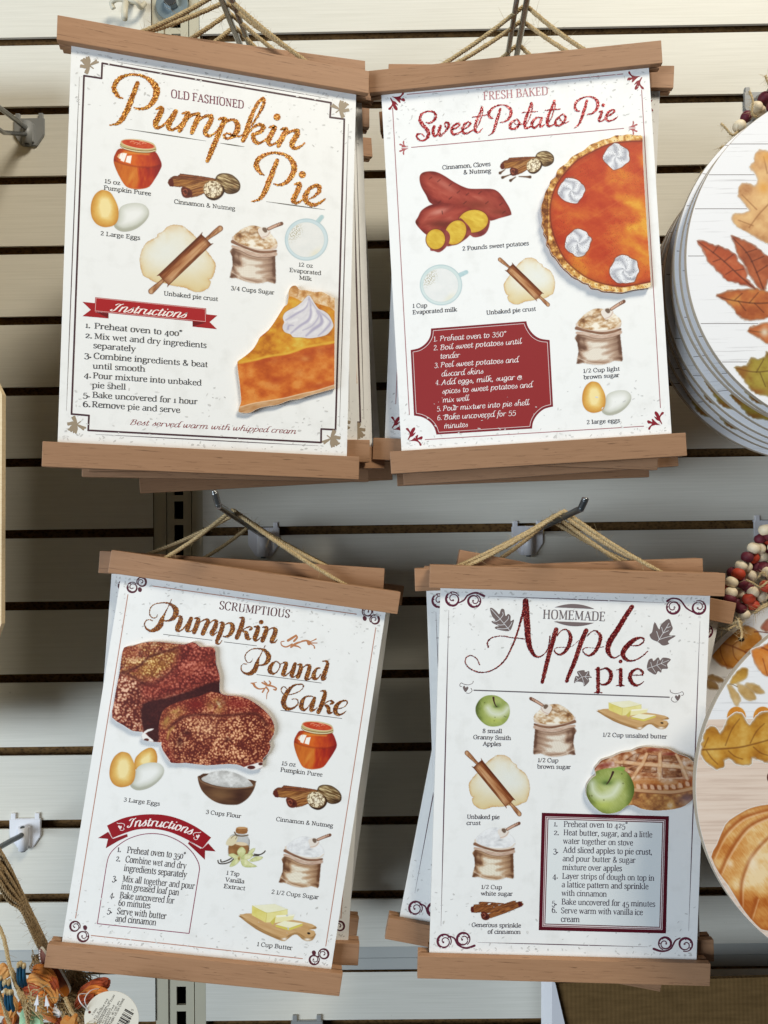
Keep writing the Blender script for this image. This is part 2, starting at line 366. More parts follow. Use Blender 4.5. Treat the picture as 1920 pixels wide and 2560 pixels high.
# ================================================================ neighbour at the left edge of the frame
def left_neighbour():
    for i, y in enumerate((-190, -150, -110, -70)):  # enlarged beyond the seen edge; rear ones unseen, added to shade the wall
        e = (0, -9, -14, -20)[i]; a = at(-16 + e, 150, y); b = at(3 + e, 1560, y); d = at(-12 + e, 1860, y); c = at(5 + e, 985, y); cc = at(-12 + e, 950, y); d2 = at(-12 + e, 1600, y)
        g = G(); x0 = a[0] - 300; dx = 0
        vs = []
        for yy in (y, y + 6):
            for (x, z) in ((x0, a[2]), (a[0] + dx, a[2]), (cc[0], cc[2]), (c[0] + dx, c[2]), (b[0] + dx, b[2]), (d2[0], d2[2]), (d[0], d[2]), (x0, d[2])):
                vs.append(wm((x, yy, z)))
        g.add(vs, [[7, 6, 5, 4, 3, 2, 1, 0], [8, 9, 10, 11, 12, 13, 14, 15]] + [[j, (j + 1) % 8, 8 + (j + 1) % 8, 8 + j] for j in range(8)], M['palewood'])
        o = g.build('plywood_sign')
        if i == 0: tag(o, 'pale plywood sign whose edge just shows at the left border of the view', 'wall sign', 'plywood signs at the left border')
        else: tag(o, ('', 'second plywood sign, unseen, added behind the left border one to shade the wall', 'third plywood sign, unseen, added deep at the left border to shade the wall', 'rearmost plywood sign, unseen, added at the left border to shade the wall')[i], 'wall sign', 'plywood signs at the left border')
left_neighbour()
# ================================================================ pen-stroke lettering
# glyph: width, then strokes: 'c' smooth curve, 'l' straight, 't' thin straight, 'h' serif (x,y,half-width), 'd' dot (x,y,r)
GL = {
'a': (45, 'c 36,38 30,47 20,49 9,42|l 36,40 36,8|c 36,8 38,2 45,3|c 36,28 22,27 8,20 7,9 15,1 26,3 36,13'),
'b': (51, 'l 11,74 11,2|c 11,36 20,47 31,49 43,38 43,13 31,0 20,1 11,9|h 7,73,6'),
'c': (42, 'c 37,41 28,49 18,48 7,36 7,15 17,1 28,0 39,9|d 36,40,4'),
'd': (53, 'l 42,74 42,1|c 42,10 31,1 20,0 8,13 8,36 20,49 31,48 42,39|h 37,73,6|h 46,1,6'),
'e': (44, 't 8,28 37,28|c 37,28 35,43 23,49 10,42 7,25 11,8 23,0 33,2 40,10'),
'f': (30, 'c 34,66 26,74 17,69 14,57|l 14,57 14,0|t 4,48 28,48|h 14,0,10'),
'g': (47, 'c 22,50 11,46 9,36 12,25 22,21 32,25 35,36 32,46 22,50|c 13,22 7,14 14,7 30,5 41,-2 40,-13 24,-22 8,-18 5,-8 14,3|l 33,46 45,48'),
'h': (55, 'l 11,74 11,0|c 11,36 22,48 34,48 43,36|l 43,38 43,0|h 11,0,10|h 43,0,10|h 7,73,6'),
'i': (25, 'l 12,49 12,0|h 12,0,10|h 8,48,6|d 12,66,5.5'),
'k': (52, 'l 11,74 11,0|t 40,48 11,20|l 20,29 43,0|h 11,0,9|h 43,0,9|h 38,48,8|h 7,73,6'),
'l': (25, 'l 12,74 12,0|h 12,0,10|h 8,73,6'),
'm': (84, 'l 11,49 11,0|c 11,36 21,47 32,48 41,36|l 41,38 41,0|c 41,36 51,47 62,48 72,36|l 72,38 72,0|h 11,0,9|h 41,0,9|h 72,0,9|h 7,48,6'),
'n': (55, 'l 11,49 11,0|c 11,36 22,47 34,48 43,36|l 43,38 43,0|h 11,0,9|h 43,0,9|h 7,48,6'),
'o': (48, 'c 24,49 11,45 7,25 11,4 24,0 37,4 41,25 37,45 24,49'),
'p': (53, 'l 11,49 11,-22|c 11,38 20,48 31,49 44,38 44,12 31,0 20,1 11,10|h 11,-22,10|h 7,48,6'),
'r': (38, 'l 11,49 11,0|c 11,34 18,45 27,49 34,45|h 11,0,10|h 7,48,6|d 33,44,4.5'),
's': (37, 'c 31,40 25,48 14,49 7,40 12,30 25,23 31,11 24,1 12,0 5,10'),
't': (31, 'l 14,62 14,9|c 14,9 18,1 29,5|t 4,48 27,48'),
'u': (55, 'l 11,48 11,15|c 11,15 15,2 26,1 41,13|l 41,48 41,1|h 7,48,6|h 37,48,6|h 46,1,6'),
'v': (48, 'l 7,48 24,1|t 24,1 41,48|h 8,48,8|h 41,48,7'),
'w': (70, 'l 7,48 21,1|t 21,1 35,44|l 35,46 49,1|t 49,1 63,48|h 8,48,8|h 35,48,6|h 63,48,7'),
'x': (49, 'l 9,48 40,0|t 40,48 8,0|h 10,48,8|h 39,48,7|h 9,0,7|h 39,0,8'),
'y': (48, 'l 7,48 25,1|t 42,48 17,-19|c 17,-19 12,-23 5,-19|h 8,48,8|h 41,48,7'),
'z': (42, 't 7,47 36,47|l 35,46 7,2|t 7,2 37,2|t 7,47 7,38|t 37,2 37,12'),
'A': (66, 't 33,69 10,0|l 32,69 56,0|t 17,24 48,24|h 10,0,9|h 56,0,10'),
'B': (59, 'l 15,69 15,0|c 15,69 32,69 45,62 45,45 32,38 15,37|c 15,37 35,37 51,28 51,9 34,1 15,1|h 10,69,7|h 10,0,7'),
'C': (61, 'c 53,53 41,69 27,69 9,52 9,18 26,1 41,0 54,14|t 53,51 53,68'),
'D': (67, 'l 15,69 15,0|c 15,69 33,69 53,61 58,35 53,9 33,1 15,1|h 10,69,7|h 10,0,7'),
'E': (57, 'l 15,69 15,0|t 15,69 47,69|t 15,37 38,37|t 15,1 49,1|t 47,69 47,55|t 49,1 49,16|t 38,44 38,30|h 10,69,7|h 10,0,7'),
'F': (53, 'l 15,69 15,0|t 15,69 47,69|t 15,37 38,37|t 47,69 47,55|t 38,44 38,30|h 10,69,7|h 15,0,10'),
'G': (66, 'c 54,53 42,69 27,69 9,52 9,18 26,1 42,0 55,10|l 55,30 55,7|t 54,51 54,68|h 55,30,9'),
'H': (71, 'l 15,69 15,0|l 55,69 55,0|t 15,36 55,36|h 15,69,9|h 15,0,9|h 55,69,9|h 55,0,9'),
'I': (31, 'l 15,69 15,0|h 15,69,9|h 15,0,9'),
'K': (65, 'l 15,69 15,0|t 53,69 16,30|l 27,42 55,0|h 15,69,9|h 15,0,9|h 53,69,8|h 56,0,8'),
'L': (55, 'l 15,69 15,0|t 15,1 48,1|t 48,1 48,17|h 15,69,9|h 10,0,7'),
'M': (82, 't 14,69 14,0|l 15,69 41,6|t 41,6 66,69|l 67,69 67,0|h 10,69,7|h 14,0,8|h 71,69,7|h 67,0,9'),
'N': (69, 't 15,69 15,0|l 14,69 54,1|t 54,69 54,1|h 10,69,7|h 15,0,8|h 54,69,8'),
'O': (67, 'c 33,70 15,63 9,35 15,7 33,0 52,7 58,35 52,63 33,70'),
'P': (56, 'l 15,69 15,0|c 15,69 33,69 47,62 48,45 35,34 15,33|h 10,69,7|h 15,0,10'),
'R': (63, 'l 15,69 15,0|c 15,69 33,69 46,62 47,46 34,36 15,35|l 29,35 54,0|h 10,69,7|h 15,0,9|h 56,0,7'),
'S': (50, 'c 42,54 35,68 21,69 9,58 13,43 32,31 43,17 35,2 20,0 8,14|t 42,52 42,67|t 8,17 8,2'),
'T': (59, 'l 29,69 29,0|t 6,69 52,69|t 6,69 6,54|t 52,69 52,54|h 29,0,10'),
'U': (67, 'l 15,69 15,24|c 15,24 19,4 35,0 51,6 54,24|t 54,24 54,69|h 15,69,9|h 54,69,8'),
'V': (62, 'l 8,69 31,0|t 31,0 54,69|h 9,69,9|h 53,69,8'),
'0': (48, 'c 24,68 11,60 7,34 11,8 24,0 37,8 41,34 37,60 24,68'),
'1': (32, 'l 17,67 17,0|t 17,67 7,58|h 17,0,11'),
'2': (47, 'c 9,53 14,65 25,68 37,59 35,44 22,24 8,3|l 8,3 40,3|t 40,3 42,15'),
'3': (45, 'c 8,58 19,68 33,63 35,49 24,38 18,37|c 18,37 35,35 41,18 32,2 17,0 7,12'),
'4': (49, 't 32,68 5,21|l 5,20 45,20|l 33,68 33,0|h 33,0,8'),
'5': (45, 'l 13,66 38,66|t 13,66 10,37|c 10,37 23,44 38,37 40,17 30,1 16,0 6,10'),
'6': (47, 'c 37,63 24,66 11,50 8,24 16,3 30,1 41,16 36,35 24,42 10,32'),
'8': (46, 'c 23,68 11,64 10,50 23,38 39,22 36,4 23,0 9,5 7,20 22,37 35,51 34,64 23,68'),
'9': (47, 'c 10,5 22,2 36,18 39,44 31,65 17,67 7,52 10,33 22,26 37,36'),
'&': (60, 'c 54,26 44,8 28,-1 12,2 7,17 16,31 33,46 33,60 25,68 16,62 17,50 32,25 46,6 56,1'),
'°': (30, 'c 15,74 5,64 15,54 25,64 15,74'), '.': (21, 'd 10,5,7'), ',': (21, 'd 10,5,6.5|l 13,4 7,-12'), '/': (36, 't 5,-6 30,72'),
':': (21, 'd 10,5,5|d 10,40,5'), '-': (30, 't 5,27 25,27'), ' ': (26, ''),
}
SCR = dict(GL)      # hand lettering: same skeletons without serifs, joined, hooked ascenders
for ch in 'abdhklmnituecosrvwxgpyf':
    w, d = GL[ch]; d = '|'.join(p for p in d.split('|') if p and p[0] != 'h')
    if ch in 'hiklmn': d += '|C %d,2 %d,5 %d,20' % (w - 13, w - 4, w + 4)
    SCR[ch] = (w - 4, d)
SCR['l'] = (24, 'c 26,72 18,78 12,66 10,20 14,2 22,4 30,18'); SCR['h'] = (50, 'c 32,76 18,80 13,66 11,30 10,0|c 11,30 22,46 34,46 39,34 37,10 42,1 52,14')
SCR['d'] = (50, 'c 62,80 48,80 41,66 38,30 40,6 46,1 54,14|c 38,40 26,50 12,40 7,16 16,0 30,6 39,24')
SCR['k'] = (46, 'c 34,78 18,80 13,66 11,30 9,0|c 12,24 26,46 38,46 36,32 14,24|c 14,24 28,16 38,-2 50,4')
SCR['b'] = (47, 'c 24,76 14,78 11,60 9,12 20,0 36,6 41,30 30,46 16,38 10,26')
SCR['f'] = (28, 'c 40,70 30,80 20,68 14,20 8,-18 0,-22|t 4,44 30,46')
SCR['e'] = (38, 'c 6,24 24,26 34,38 24,49 10,42 7,20 14,2 26,1 40,16'); SCR['s'] = (35, 'c 4,10 20,38 25,50 24,40 32,18 24,2 8,4')
SCR['r'] = (34, 'l 9,46 9,0|c 9,28 16,44 28,46 36,40'); SCR['o'] = (44, 'c 24,48 10,44 7,22 14,1 28,3 38,22 34,42 24,48 26,38 44,36')
SCR['t'] = (30, 'l 15,64 13,10|c 13,10 18,0 32,14|t 2,46 30,48'); SCR['u'] = (50, 'c 9,46 7,14 14,1 28,6 38,24|l 39,46 38,10|c 38,10 42,0 52,14')
SCR['a'] = (47, 'c 38,40 26,50 12,40 7,16 16,0 30,6 39,24|l 39,46 38,10|c 38,10 42,0 52,14'); SCR['i'] = (24, 'l 10,46 9,10|c 9,10 14,0 26,16|d 14,64,5')
SCR['n'] = (50, 'l 9,46 8,0|c 8,26 22,48 36,46 38,30 36,8 42,0 53,14'); SCR['m'] = (74, 'l 9,46 8,0|c 8,26 20,48 31,46 34,34 33,0|c 34,26 46,48 58,46 61,30 59,8 65,0 76,14')
SCR['c'] = (36, 'c 33,42 22,50 9,40 7,16 16,1 28,2 38,14'); SCR['v'] = (42, 'c 6,46 14,28 20,1|c 20,1 36,20 38,44 30,46'); SCR['w'] = (62, 'c 6,46 8,14 16,1 30,30|c 30,46 32,14 38,1 54,20 56,44 46,44')
SCR['g'] = (44, 'c 36,40 24,50 10,40 7,18 16,4 30,12 36,28|c 37,46 37,0 28,-22 10,-20 12,-8 30,2 44,14'); SCR['p'] = (47, 'l 12,50 6,-24|c 12,28 24,48 40,44 41,20 28,1 12,8'); SCR['x'] = (44, 'l 8,46 36,0|t 38,46 6,0')
for ch in 'PBARSTEI':
    w, d = GL[ch]; SCR[ch] = (w, '|'.join(p for p in d.split('|') if p and p[0] not in 'h'))
SCR['P'] = (52, 'l 20,66 10,0|c 4,58 16,68 38,68 46,54 36,38 16,36'); SCR['B'] = (56, 'l 20,66 10,0|c 4,58 16,68 38,68 44,54 34,40 18,38|c 18,38 40,38 48,22 40,4 22,-1 6,4')
SCR['A'] = (62, 'c 0,4 10,0 22,30 38,68|l 38,68 48,0|t 14,26 46,28'); SCR['&'] = (56, 'c 50,12 36,-6 12,0 6,26 22,50 44,44 46,22 30,16 20,30 30,44 40,20 56,4')
SCR['I'] = (44, 'c 4,54 16,68 34,66 46,72|c 34,66 26,44 20,12 8,0 -2,8 4,16')
def pen_outline(P, a, b, ang=0.0):
    "strip swept by an elliptical nib (half axes a, b) along a centre line; P may carry its own widths"
    P = np.asarray(P, float); T = np.gradient(P[:, :2], axis=0); T /= np.maximum(np.linalg.norm(T, axis=1), 1e-9)[:, None]
    N = np.c_[-T[:, 1], T[:, 0]]
    if P.shape[1] > 2: w = P[:, 2] / 2
    else:
        ca, sa = math.cos(ang), math.sin(ang); nx = N[:, 0] * ca + N[:, 1] * sa; ny = -N[:, 0] * sa + N[:, 1] * ca
        w = np.sqrt((a * nx) ** 2 + (b * ny) ** 2)
    return P[:, :2] + N * w[:, None], P[:, :2] - N * w[:, None]
class Ink:
    "flat vector print on a plane: every stroke or patch sits a few microns above the one before"
    def __init__(s, plane, y0=-0.00006): s.g = G(); s.pl = plane; s.y = y0; s.n = 0
    def lift(s): s.n += 1; return s.y - 0.0000006 * (s.n % 160)
    def tri(s, pts2, faces, col, mat=None, local=False):
        pts2 = np.asarray(pts2, float)
        x, z = (pts2[:, 0], pts2[:, 1]) if local else s.pl.loc(pts2[:, 0], pts2[:, 1])
        y = s.lift(); s.g.add([(x[i], y, z[i]) for i in range(len(x))], faces, mat or M['ink'], lin(col))
    def strip(s, A, B, col, mat=None, local=False):
        n = len(A); V = np.r_[A, B]
        s.tri(V, [[i, i + 1, n + i + 1, n + i] for i in range(n - 1)], col, mat, local)
    def disc(s, c, r, col, mat=None, local=False, n=14, ry=None):
        q = np.linspace(0, 2 * math.pi, n, endpoint=False); ry = ry or r
        s.tri(np.c_[c[0] + np.cos(q) * r, c[1] + np.sin(q) * ry], [list(range(n))], col, mat, local)
    def poly(s, pts, col, smooth=0, mat=None, local=False):
        P = crom(pts, smooth, True) if smooth else np.asarray(pts, float)
        from mathutils.geometry import tessellate_polygon
        t = tessellate_polygon([[Vector((p[0], p[1], 0)) for p in P]])
        s.tri(P, [list(f) for f in t], col, mat, local)
    def stroke(s, pts, col, w=None, mat=None, smooth=6, caps=True, rough=0.0, seed=0, fr=None):
        "pts (x, y[, width]) in photo pixels or in a zoom frame fr = (ox, oy, scale)"
        P = np.asarray(pts, float)
        if P.shape[1] == 2: P = np.c_[P, np.full(len(P), w if w else 2.0)]
        if fr: P = np.c_[fr[0] + P[:, 0] / fr[2], fr[1] + P[:, 1] / fr[2], P[:, 2] / fr[2]]
        P = crom(P, smooth) if len(P) > 2 else crom(P, 3)
        P[:, 2] = np.maximum(P[:, 2], 0.5)
        if rough:
            rr = np.random.RandomState(seed); L = np.r_[0, np.cumsum(np.linalg.norm(np.diff(P[:, :2], axis=0), axis=1))]
            n = max(len(P), int(L[-1] / 1.3)); t = np.linspace(0, L[-1], n); P = np.c_[[np.interp(t, L, P[:, i]) for i in range(3)]].T
        A, B = pen_outline(P, 0, 0)
        if rough:
            A = A + rr.uniform(-rough, rough, A.shape); B = B + rr.uniform(-rough, rough, B.shape)
        s.strip(A, B, col, mat)
        if caps:
            for e in (0, -1):
                if P[e, 2] > 1.5: s.disc(P[e, :2], P[e, 2] / 2, col, mat)
    def text(s, txt, p0, p1, h, col, font='serif', wt=(5.0, 1.9), slant=0.0, ref=50, old=True, arc=None, nib=0.0, gap=0):
        "letters from photo pixel p0 to p1 along the baseline; h = height in pixels of the reference height (x-height 50 or capitals 70)"
        F = SCR if font == 'script' else GL
        x = 0; items = []
        for i, ch in enumerate(txt):
            w, d = F.get(ch, GL.get(ch, (30, ''))); sy, dy = 1.0, 0.0
            if old and ch.isdigit():
                if ch in '012': sy = 0.74
                elif ch in '34579': dy = -19
            items.append((ch, x, d, sy, dy)); x += w + gap
        x0, z0 = s.pl.loc(np.array([p0[0]]), np.array([p0[1]])); x1, z1 = s.pl.loc(np.array([p1[0]]), np.array([p1[1]]))
        o = np.array([x0[0], z0[0]]); e = np.array([x1[0], z1[0]]) - o; Ln = np.linalg.norm(e); e /= Ln; u = np.array([-e[1], e[0]])
        mx = (p0[0] + p1[0]) / 2; my = (p0[1] + p1[1]) / 2
        xa, za = s.pl.loc(np.array([mx, mx]), np.array([my, my - h])); hh = math.hypot(xa[1] - xa[0], za[1] - za[0]) / ref
        kx = Ln / max(1, x - 6 - gap)
        a, b = wt[0] / 2, wt[1] / 2
        def put(Q):
            Q = np.asarray(Q, float); X = (Q[:, 0] + Q[:, 1] * slant - 4) * kx; Y = Q[:, 1] * hh
            if arc is not None:      # arc = (bow as a fraction of the length)
                t = X / Ln; r = Ln * Ln / (8 * arc * Ln) + arc * Ln / 2; th = (t - 0.5) * Ln / r
                c0 = o + e * Ln / 2 + u * (arc * Ln - r)
                return c0 + (np.sin(th)[:, None] * e + np.cos(th)[:, None] * u) * (r + Y)[:, None]
            return o + X[:, None] * e + Y[:, None] * u
        for ch, gx, d, sy, dy in items:
            for st in d.split('|'):
                if not st: continue
                k, rest = st[0], st[1:].split()
                P = np.array([[float(v) for v in q.split(',')] for q in rest])
                if k == 'h':
                    q = P[0]; hw = q[2] * 1.15 + 0.6; y = q[1] * sy + dy; yy = y - b if q[1] > 40 else y + b
                    if font == 'sans': continue
                    t_ = max(b, 0.9) * (1.35 if font == 'slab' else 1.0)
                    s.tri(put(np.array([[gx + q[0] - hw, yy - t_], [gx + q[0] + hw, yy - t_], [gx + q[0] + hw, yy + t_], [gx + q[0] - hw, yy + t_]])), [[0, 1, 2, 3]], col, None, True)
                elif k == 'd':
                    q = P[0]; r = q[2] * (0.72 if font == 'script' else 0.9) * (wt[0] / 7.0) ** 0.5; an = np.linspace(0, 6.2832, 10, endpoint=False)
                    s.tri(put(np.c_[gx + q[0] + np.cos(an) * r, q[1] * sy + dy + np.sin(an) * r]), [list(range(10))], col, None, True)
                else:
                    P = P * [1, sy] + [gx, dy]
                    Q = crom(P, 5) if k in 'cC' and len(P) > 2 else np.array([P[0] + (P[-1] - P[0]) * t for t in (0, 0.5, 1)])
                    aa, bb = (a, b) if k in 'cl' else (max(b, a * 0.42), b)
                    A, B = pen_outline(Q, aa, bb, nib); s.strip(put(A), put(B), col, None, True)
# ================================================================ painted pictures: colour laid on a fine grid of points
def hash2(ix, iy, seed):
    h = (ix.astype(np.int64) * 374761393 + iy.astype(np.int64) * 668265263 + seed * 974634777) & 0x7fffffff
    h = ((h ^ (h >> 13)) * 1274126177) & 0x7fffffff
    return ((h ^ (h >> 16)) & 0xffff) / 65535.0
def vnoise(x, y, seed=0):
    ix, iy = np.floor(x), np.floor(y); fx, fy = x - ix, y - iy; fx = fx * fx * (3 - 2 * fx); fy = fy * fy * (3 - 2 * fy)
    a = hash2(ix, iy, seed); b = hash2(ix + 1, iy, seed); c = hash2(ix, iy + 1, seed); d = hash2(ix + 1, iy + 1, seed)
    return (a * (1 - fx) + b * fx) * (1 - fy) + (c * (1 - fx) + d * fx) * fy
def affine(src, dst):
    A = np.c_[np.asarray(src, float), np.ones(3)]; return np.linalg.solve(A, np.asarray(dst, float)).T      # 2x3
class Cv:
    "canvas: grid points in photo pixels (X, Y) and in the drawing's own frame (U, V)"
    def __init__(s, box, step=1.0, M2=None):
        x0, y0, x1, y1 = box; s.nx = int((x1 - x0) / step) + 2; s.ny = int((y1 - y0) / step) + 2
        s.X, s.Y = np.meshgrid(x0 + np.arange(s.nx) * step, y0 + np.arange(s.ny) * step)
        if M2 is None: s.U, s.V = s.X, s.Y; s.k = 1.0
        else:
            A = np.vstack([M2, [0, 0, 1]]); I = np.linalg.inv(A)
            s.U = I[0, 0] * s.X + I[0, 1] * s.Y + I[0, 2]; s.V = I[1, 0] * s.X + I[1, 1] * s.Y + I[1, 2]
            s.k = math.sqrt(abs(np.linalg.det(I[:2, :2])))       # drawing units per photo pixel
        s.rgb = np.tile(np.array([231, 231, 229.]) / 255, (s.ny, s.nx, 1)); s.a = np.zeros((s.ny, s.nx)); s.aa = s.k * step * 0.75
    def over(s, col, m, add=True):
        c = np.asarray(col, float); c = c / 255.0
        s.rgb = s.rgb * (1 - m[..., None]) + c * m[..., None]
        if add: s.a = np.maximum(s.a, m)
    def tint(s, col, m): s.over(col, m, False)
    def poly(s, pts, soft=None, smooth=0, wob=0, seed=0):
        P = crom(pts, smooth, True) if smooth else np.asarray(pts, float); soft = soft or s.aa
        U, V = s.U, s.V
        if wob: U = U + (vnoise(U / (wob * 4), V / (wob * 4), seed) - .5) * 2 * wob; V = V + (vnoise(U / (wob * 4), V / (wob * 4), seed + 9) - .5) * 2 * wob
        m = np.zeros(U.shape); lo = P.min(0) - soft * 2; hi = P.max(0) + soft * 2
        w = (U > lo[0]) & (U < hi[0]) & (V > lo[1]) & (V < hi[1]); u, v = U[w], V[w]
        if not len(u): return m
        ins = np.zeros(len(u), bool); d2 = np.full(len(u), 1e18); n = len(P)
        for i in range(n):
            ax, ay = P[i]; bx, by = P[(i + 1) % n]; dx, dy = bx - ax, by - ay
            L = dx * dx + dy * dy + 1e-12; t = np.clip(((u - ax) * dx + (v - ay) * dy) / L, 0, 1)
            d2 = np.minimum(d2, (u - ax - t * dx) ** 2 + (v - ay - t * dy) ** 2)
            c = (ay > v) != (by > v); ins ^= c & (u < dx * (v - ay) / (dy if abs(dy) > 1e-9 else 1e-9) + ax)
        sd = np.sqrt(d2) * np.where(ins, -1, 1); s.sd = np.full(U.shape, 1e3); s.sd[w] = sd
        m[w] = np.clip(0.5 - sd / (2 * soft), 0, 1); return m
    def ell(s, cx, cy, rx, ry, rot=0, soft=None):
        soft = soft or s.aa; c, q = math.cos(rot), math.sin(rot); x = (s.U - cx) * c + (s.V - cy) * q; y = -(s.U - cx) * q + (s.V - cy) * c
        r = np.sqrt((x / rx) ** 2 + (y / ry) ** 2); return np.clip(0.5 - (r - 1) * min(rx, ry) / (2 * soft), 0, 1)
    def blob(s, cx, cy, rx, ry=None, rot=0):
        ry = ry or rx; c, q = math.cos(rot), math.sin(rot); x = (s.U - cx) * c + (s.V - cy) * q; y = -(s.U - cx) * q + (s.V - cy) * c
        return np.exp(-((x / rx) ** 2 + (y / ry) ** 2))
    def line(s, pts, w, soft=None, smooth=5):
        P = np.asarray(pts, float)
        if P.shape[1] == 2: P = np.c_[P, np.full(len(P), float(w))]
        P = crom(P, smooth) if len(P) > 2 else P; soft = soft or s.aa
        m = np.zeros(s.U.shape); R = P[:, 2].max() + soft * 2; lo = P[:, :2].min(0) - R; hi = P[:, :2].max(0) + R
        k = (s.U > lo[0]) & (s.U < hi[0]) & (s.V > lo[1]) & (s.V < hi[1]); u, v = s.U[k], s.V[k]
        if not len(u): return m
        best = np.full(len(u), 1e9)
        for i in range(len(P) - 1):
            ax, ay, aw = P[i]; bx, by, bw = P[i + 1]; dx, dy = bx - ax, by - ay; L = dx * dx + dy * dy + 1e-12
            t = np.clip(((u - ax) * dx + (v - ay) * dy) / L, 0, 1)
            best = np.minimum(best, np.sqrt((u - ax - t * dx) ** 2 + (v - ay - t * dy) ** 2) - (aw + (bw - aw) * t) / 2)
        m[k] = np.clip(0.5 - best / (2 * soft), 0, 1); return m
    def fbm(s, sx, sy=None, seed=0, oc=4, rot=0):
        sy = sy or sx; c, q = math.cos(rot), math.sin(rot); x = (s.U * c + s.V * q) / sx; y = (-s.U * q + s.V * c) / sy
        o, a, t = 0, 1.0, 0
        for i in range(oc): o = o + a * vnoise(x, y, seed + i * 17); t += a; a *= 0.55; x = x * 2.03; y = y * 2.03
        return o / t
    def speck(s, cell, seed=0):
        "distance to a jittered point per cell -> dots"
        x, y = s.U / cell, s.V / cell; best = np.full(x.shape, 9.0)
        for dx in (-1, 0, 1):
            for dy in (-1, 0, 1):
                ix, iy = np.floor(x) + dx, np.floor(y) + dy
                best = np.minimum(best, np.hypot(x - ix - hash2(ix, iy, seed), y - iy - hash2(ix, iy, seed + 5)))
        return best
    def build(s, name, plane, parent, y=-0.00004, gain=1.0):
        keep = s.a > 0.02
        q = keep[:-1, :-1] | keep[1:, :-1] | keep[:-1, 1:] | keep[1:, 1:]
        idx = np.full(s.a.shape, -1); use = np.zeros(s.a.shape, bool)
        use[:-1, :-1] |= q; use[1:, :-1] |= q; use[:-1, 1:] |= q; use[1:, 1:] |= q
        n = int(use.sum()); idx[use] = np.arange(n)
        x, z = plane.loc(s.X[use], s.Y[use]); V = np.c_[x, np.full(n, y), z]
        jj, ii = np.nonzero(q)
        F = np.c_[idx[jj, ii], idx[jj + 1, ii], idx[jj + 1, ii + 1], idx[jj, ii + 1]]
        me = bpy.data.meshes.new(name); me.vertices.add(n); me.vertices.foreach_set('co', V.ravel())
        me.loops.add(4 * len(F)); me.loops.foreach_set('vertex_index', F.ravel()); me.polygons.add(len(F))
        me.polygons.foreach_set('loop_start', np.arange(len(F)) * 4); me.polygons.foreach_set('loop_total', np.full(len(F), 4))
        ca = me.color_attributes.new('Col', 'FLOAT_COLOR', 'POINT')
        ca.data.foreach_set('color', np.c_[lin(np.clip(s.rgb[use] * gain, 0, 1) * 255), np.ones(n)].ravel())
        me.materials.append(M['ink']); me.update(calc_edges=True); me.validate()
        o = bpy.data.objects.new(name, me); COL.objects.link(o); o.parent = parent
        return o
def frame(ox, oy, sc): return np.array([[1 / sc, 0, ox], [0, 1 / sc, oy]])
def fpt(fr, p): return (fr[0] + p[0] / fr[2], fr[1] + p[1] / fr[2])
def mapto(src, fr, dst): return affine(src, [fpt(fr, p) for p in dst])
def bbox(M2, u0, v0, u1, v1, pad=2):
    P = np.array([[u0, v0, 1], [u1, v0, 1], [u0, v1, 1], [u1, v1, 1]]) @ M2.T
    return (*(P.min(0) - pad), *(P.max(0) + pad))
def pts(sx): return [tuple(float(v) for v in q.split(',')) for q in sx.split()]
FJ = (200, 330, 3.998); FK = (330, 540, 3.998); FL = (540, 520, 5.352)
def lerp(a, b, t): return np.asarray(a, float) + (np.asarray(b, float) - np.asarray(a, float)) * np.clip(t, 0, 1)[..., None]
def rampc(t, *stops):
    o = np.zeros(t.shape + (3,)) + np.asarray(stops[0][1], float)
    for (p, c), (p2, c2) in zip(stops[:-1], stops[1:]):
        k = np.clip((t - p) / (p2 - p), 0, 1)[..., None]; o = np.where((t >= p)[..., None], np.asarray(c, float) * (1 - k) + np.asarray(c2, float) * k, o)
    return o
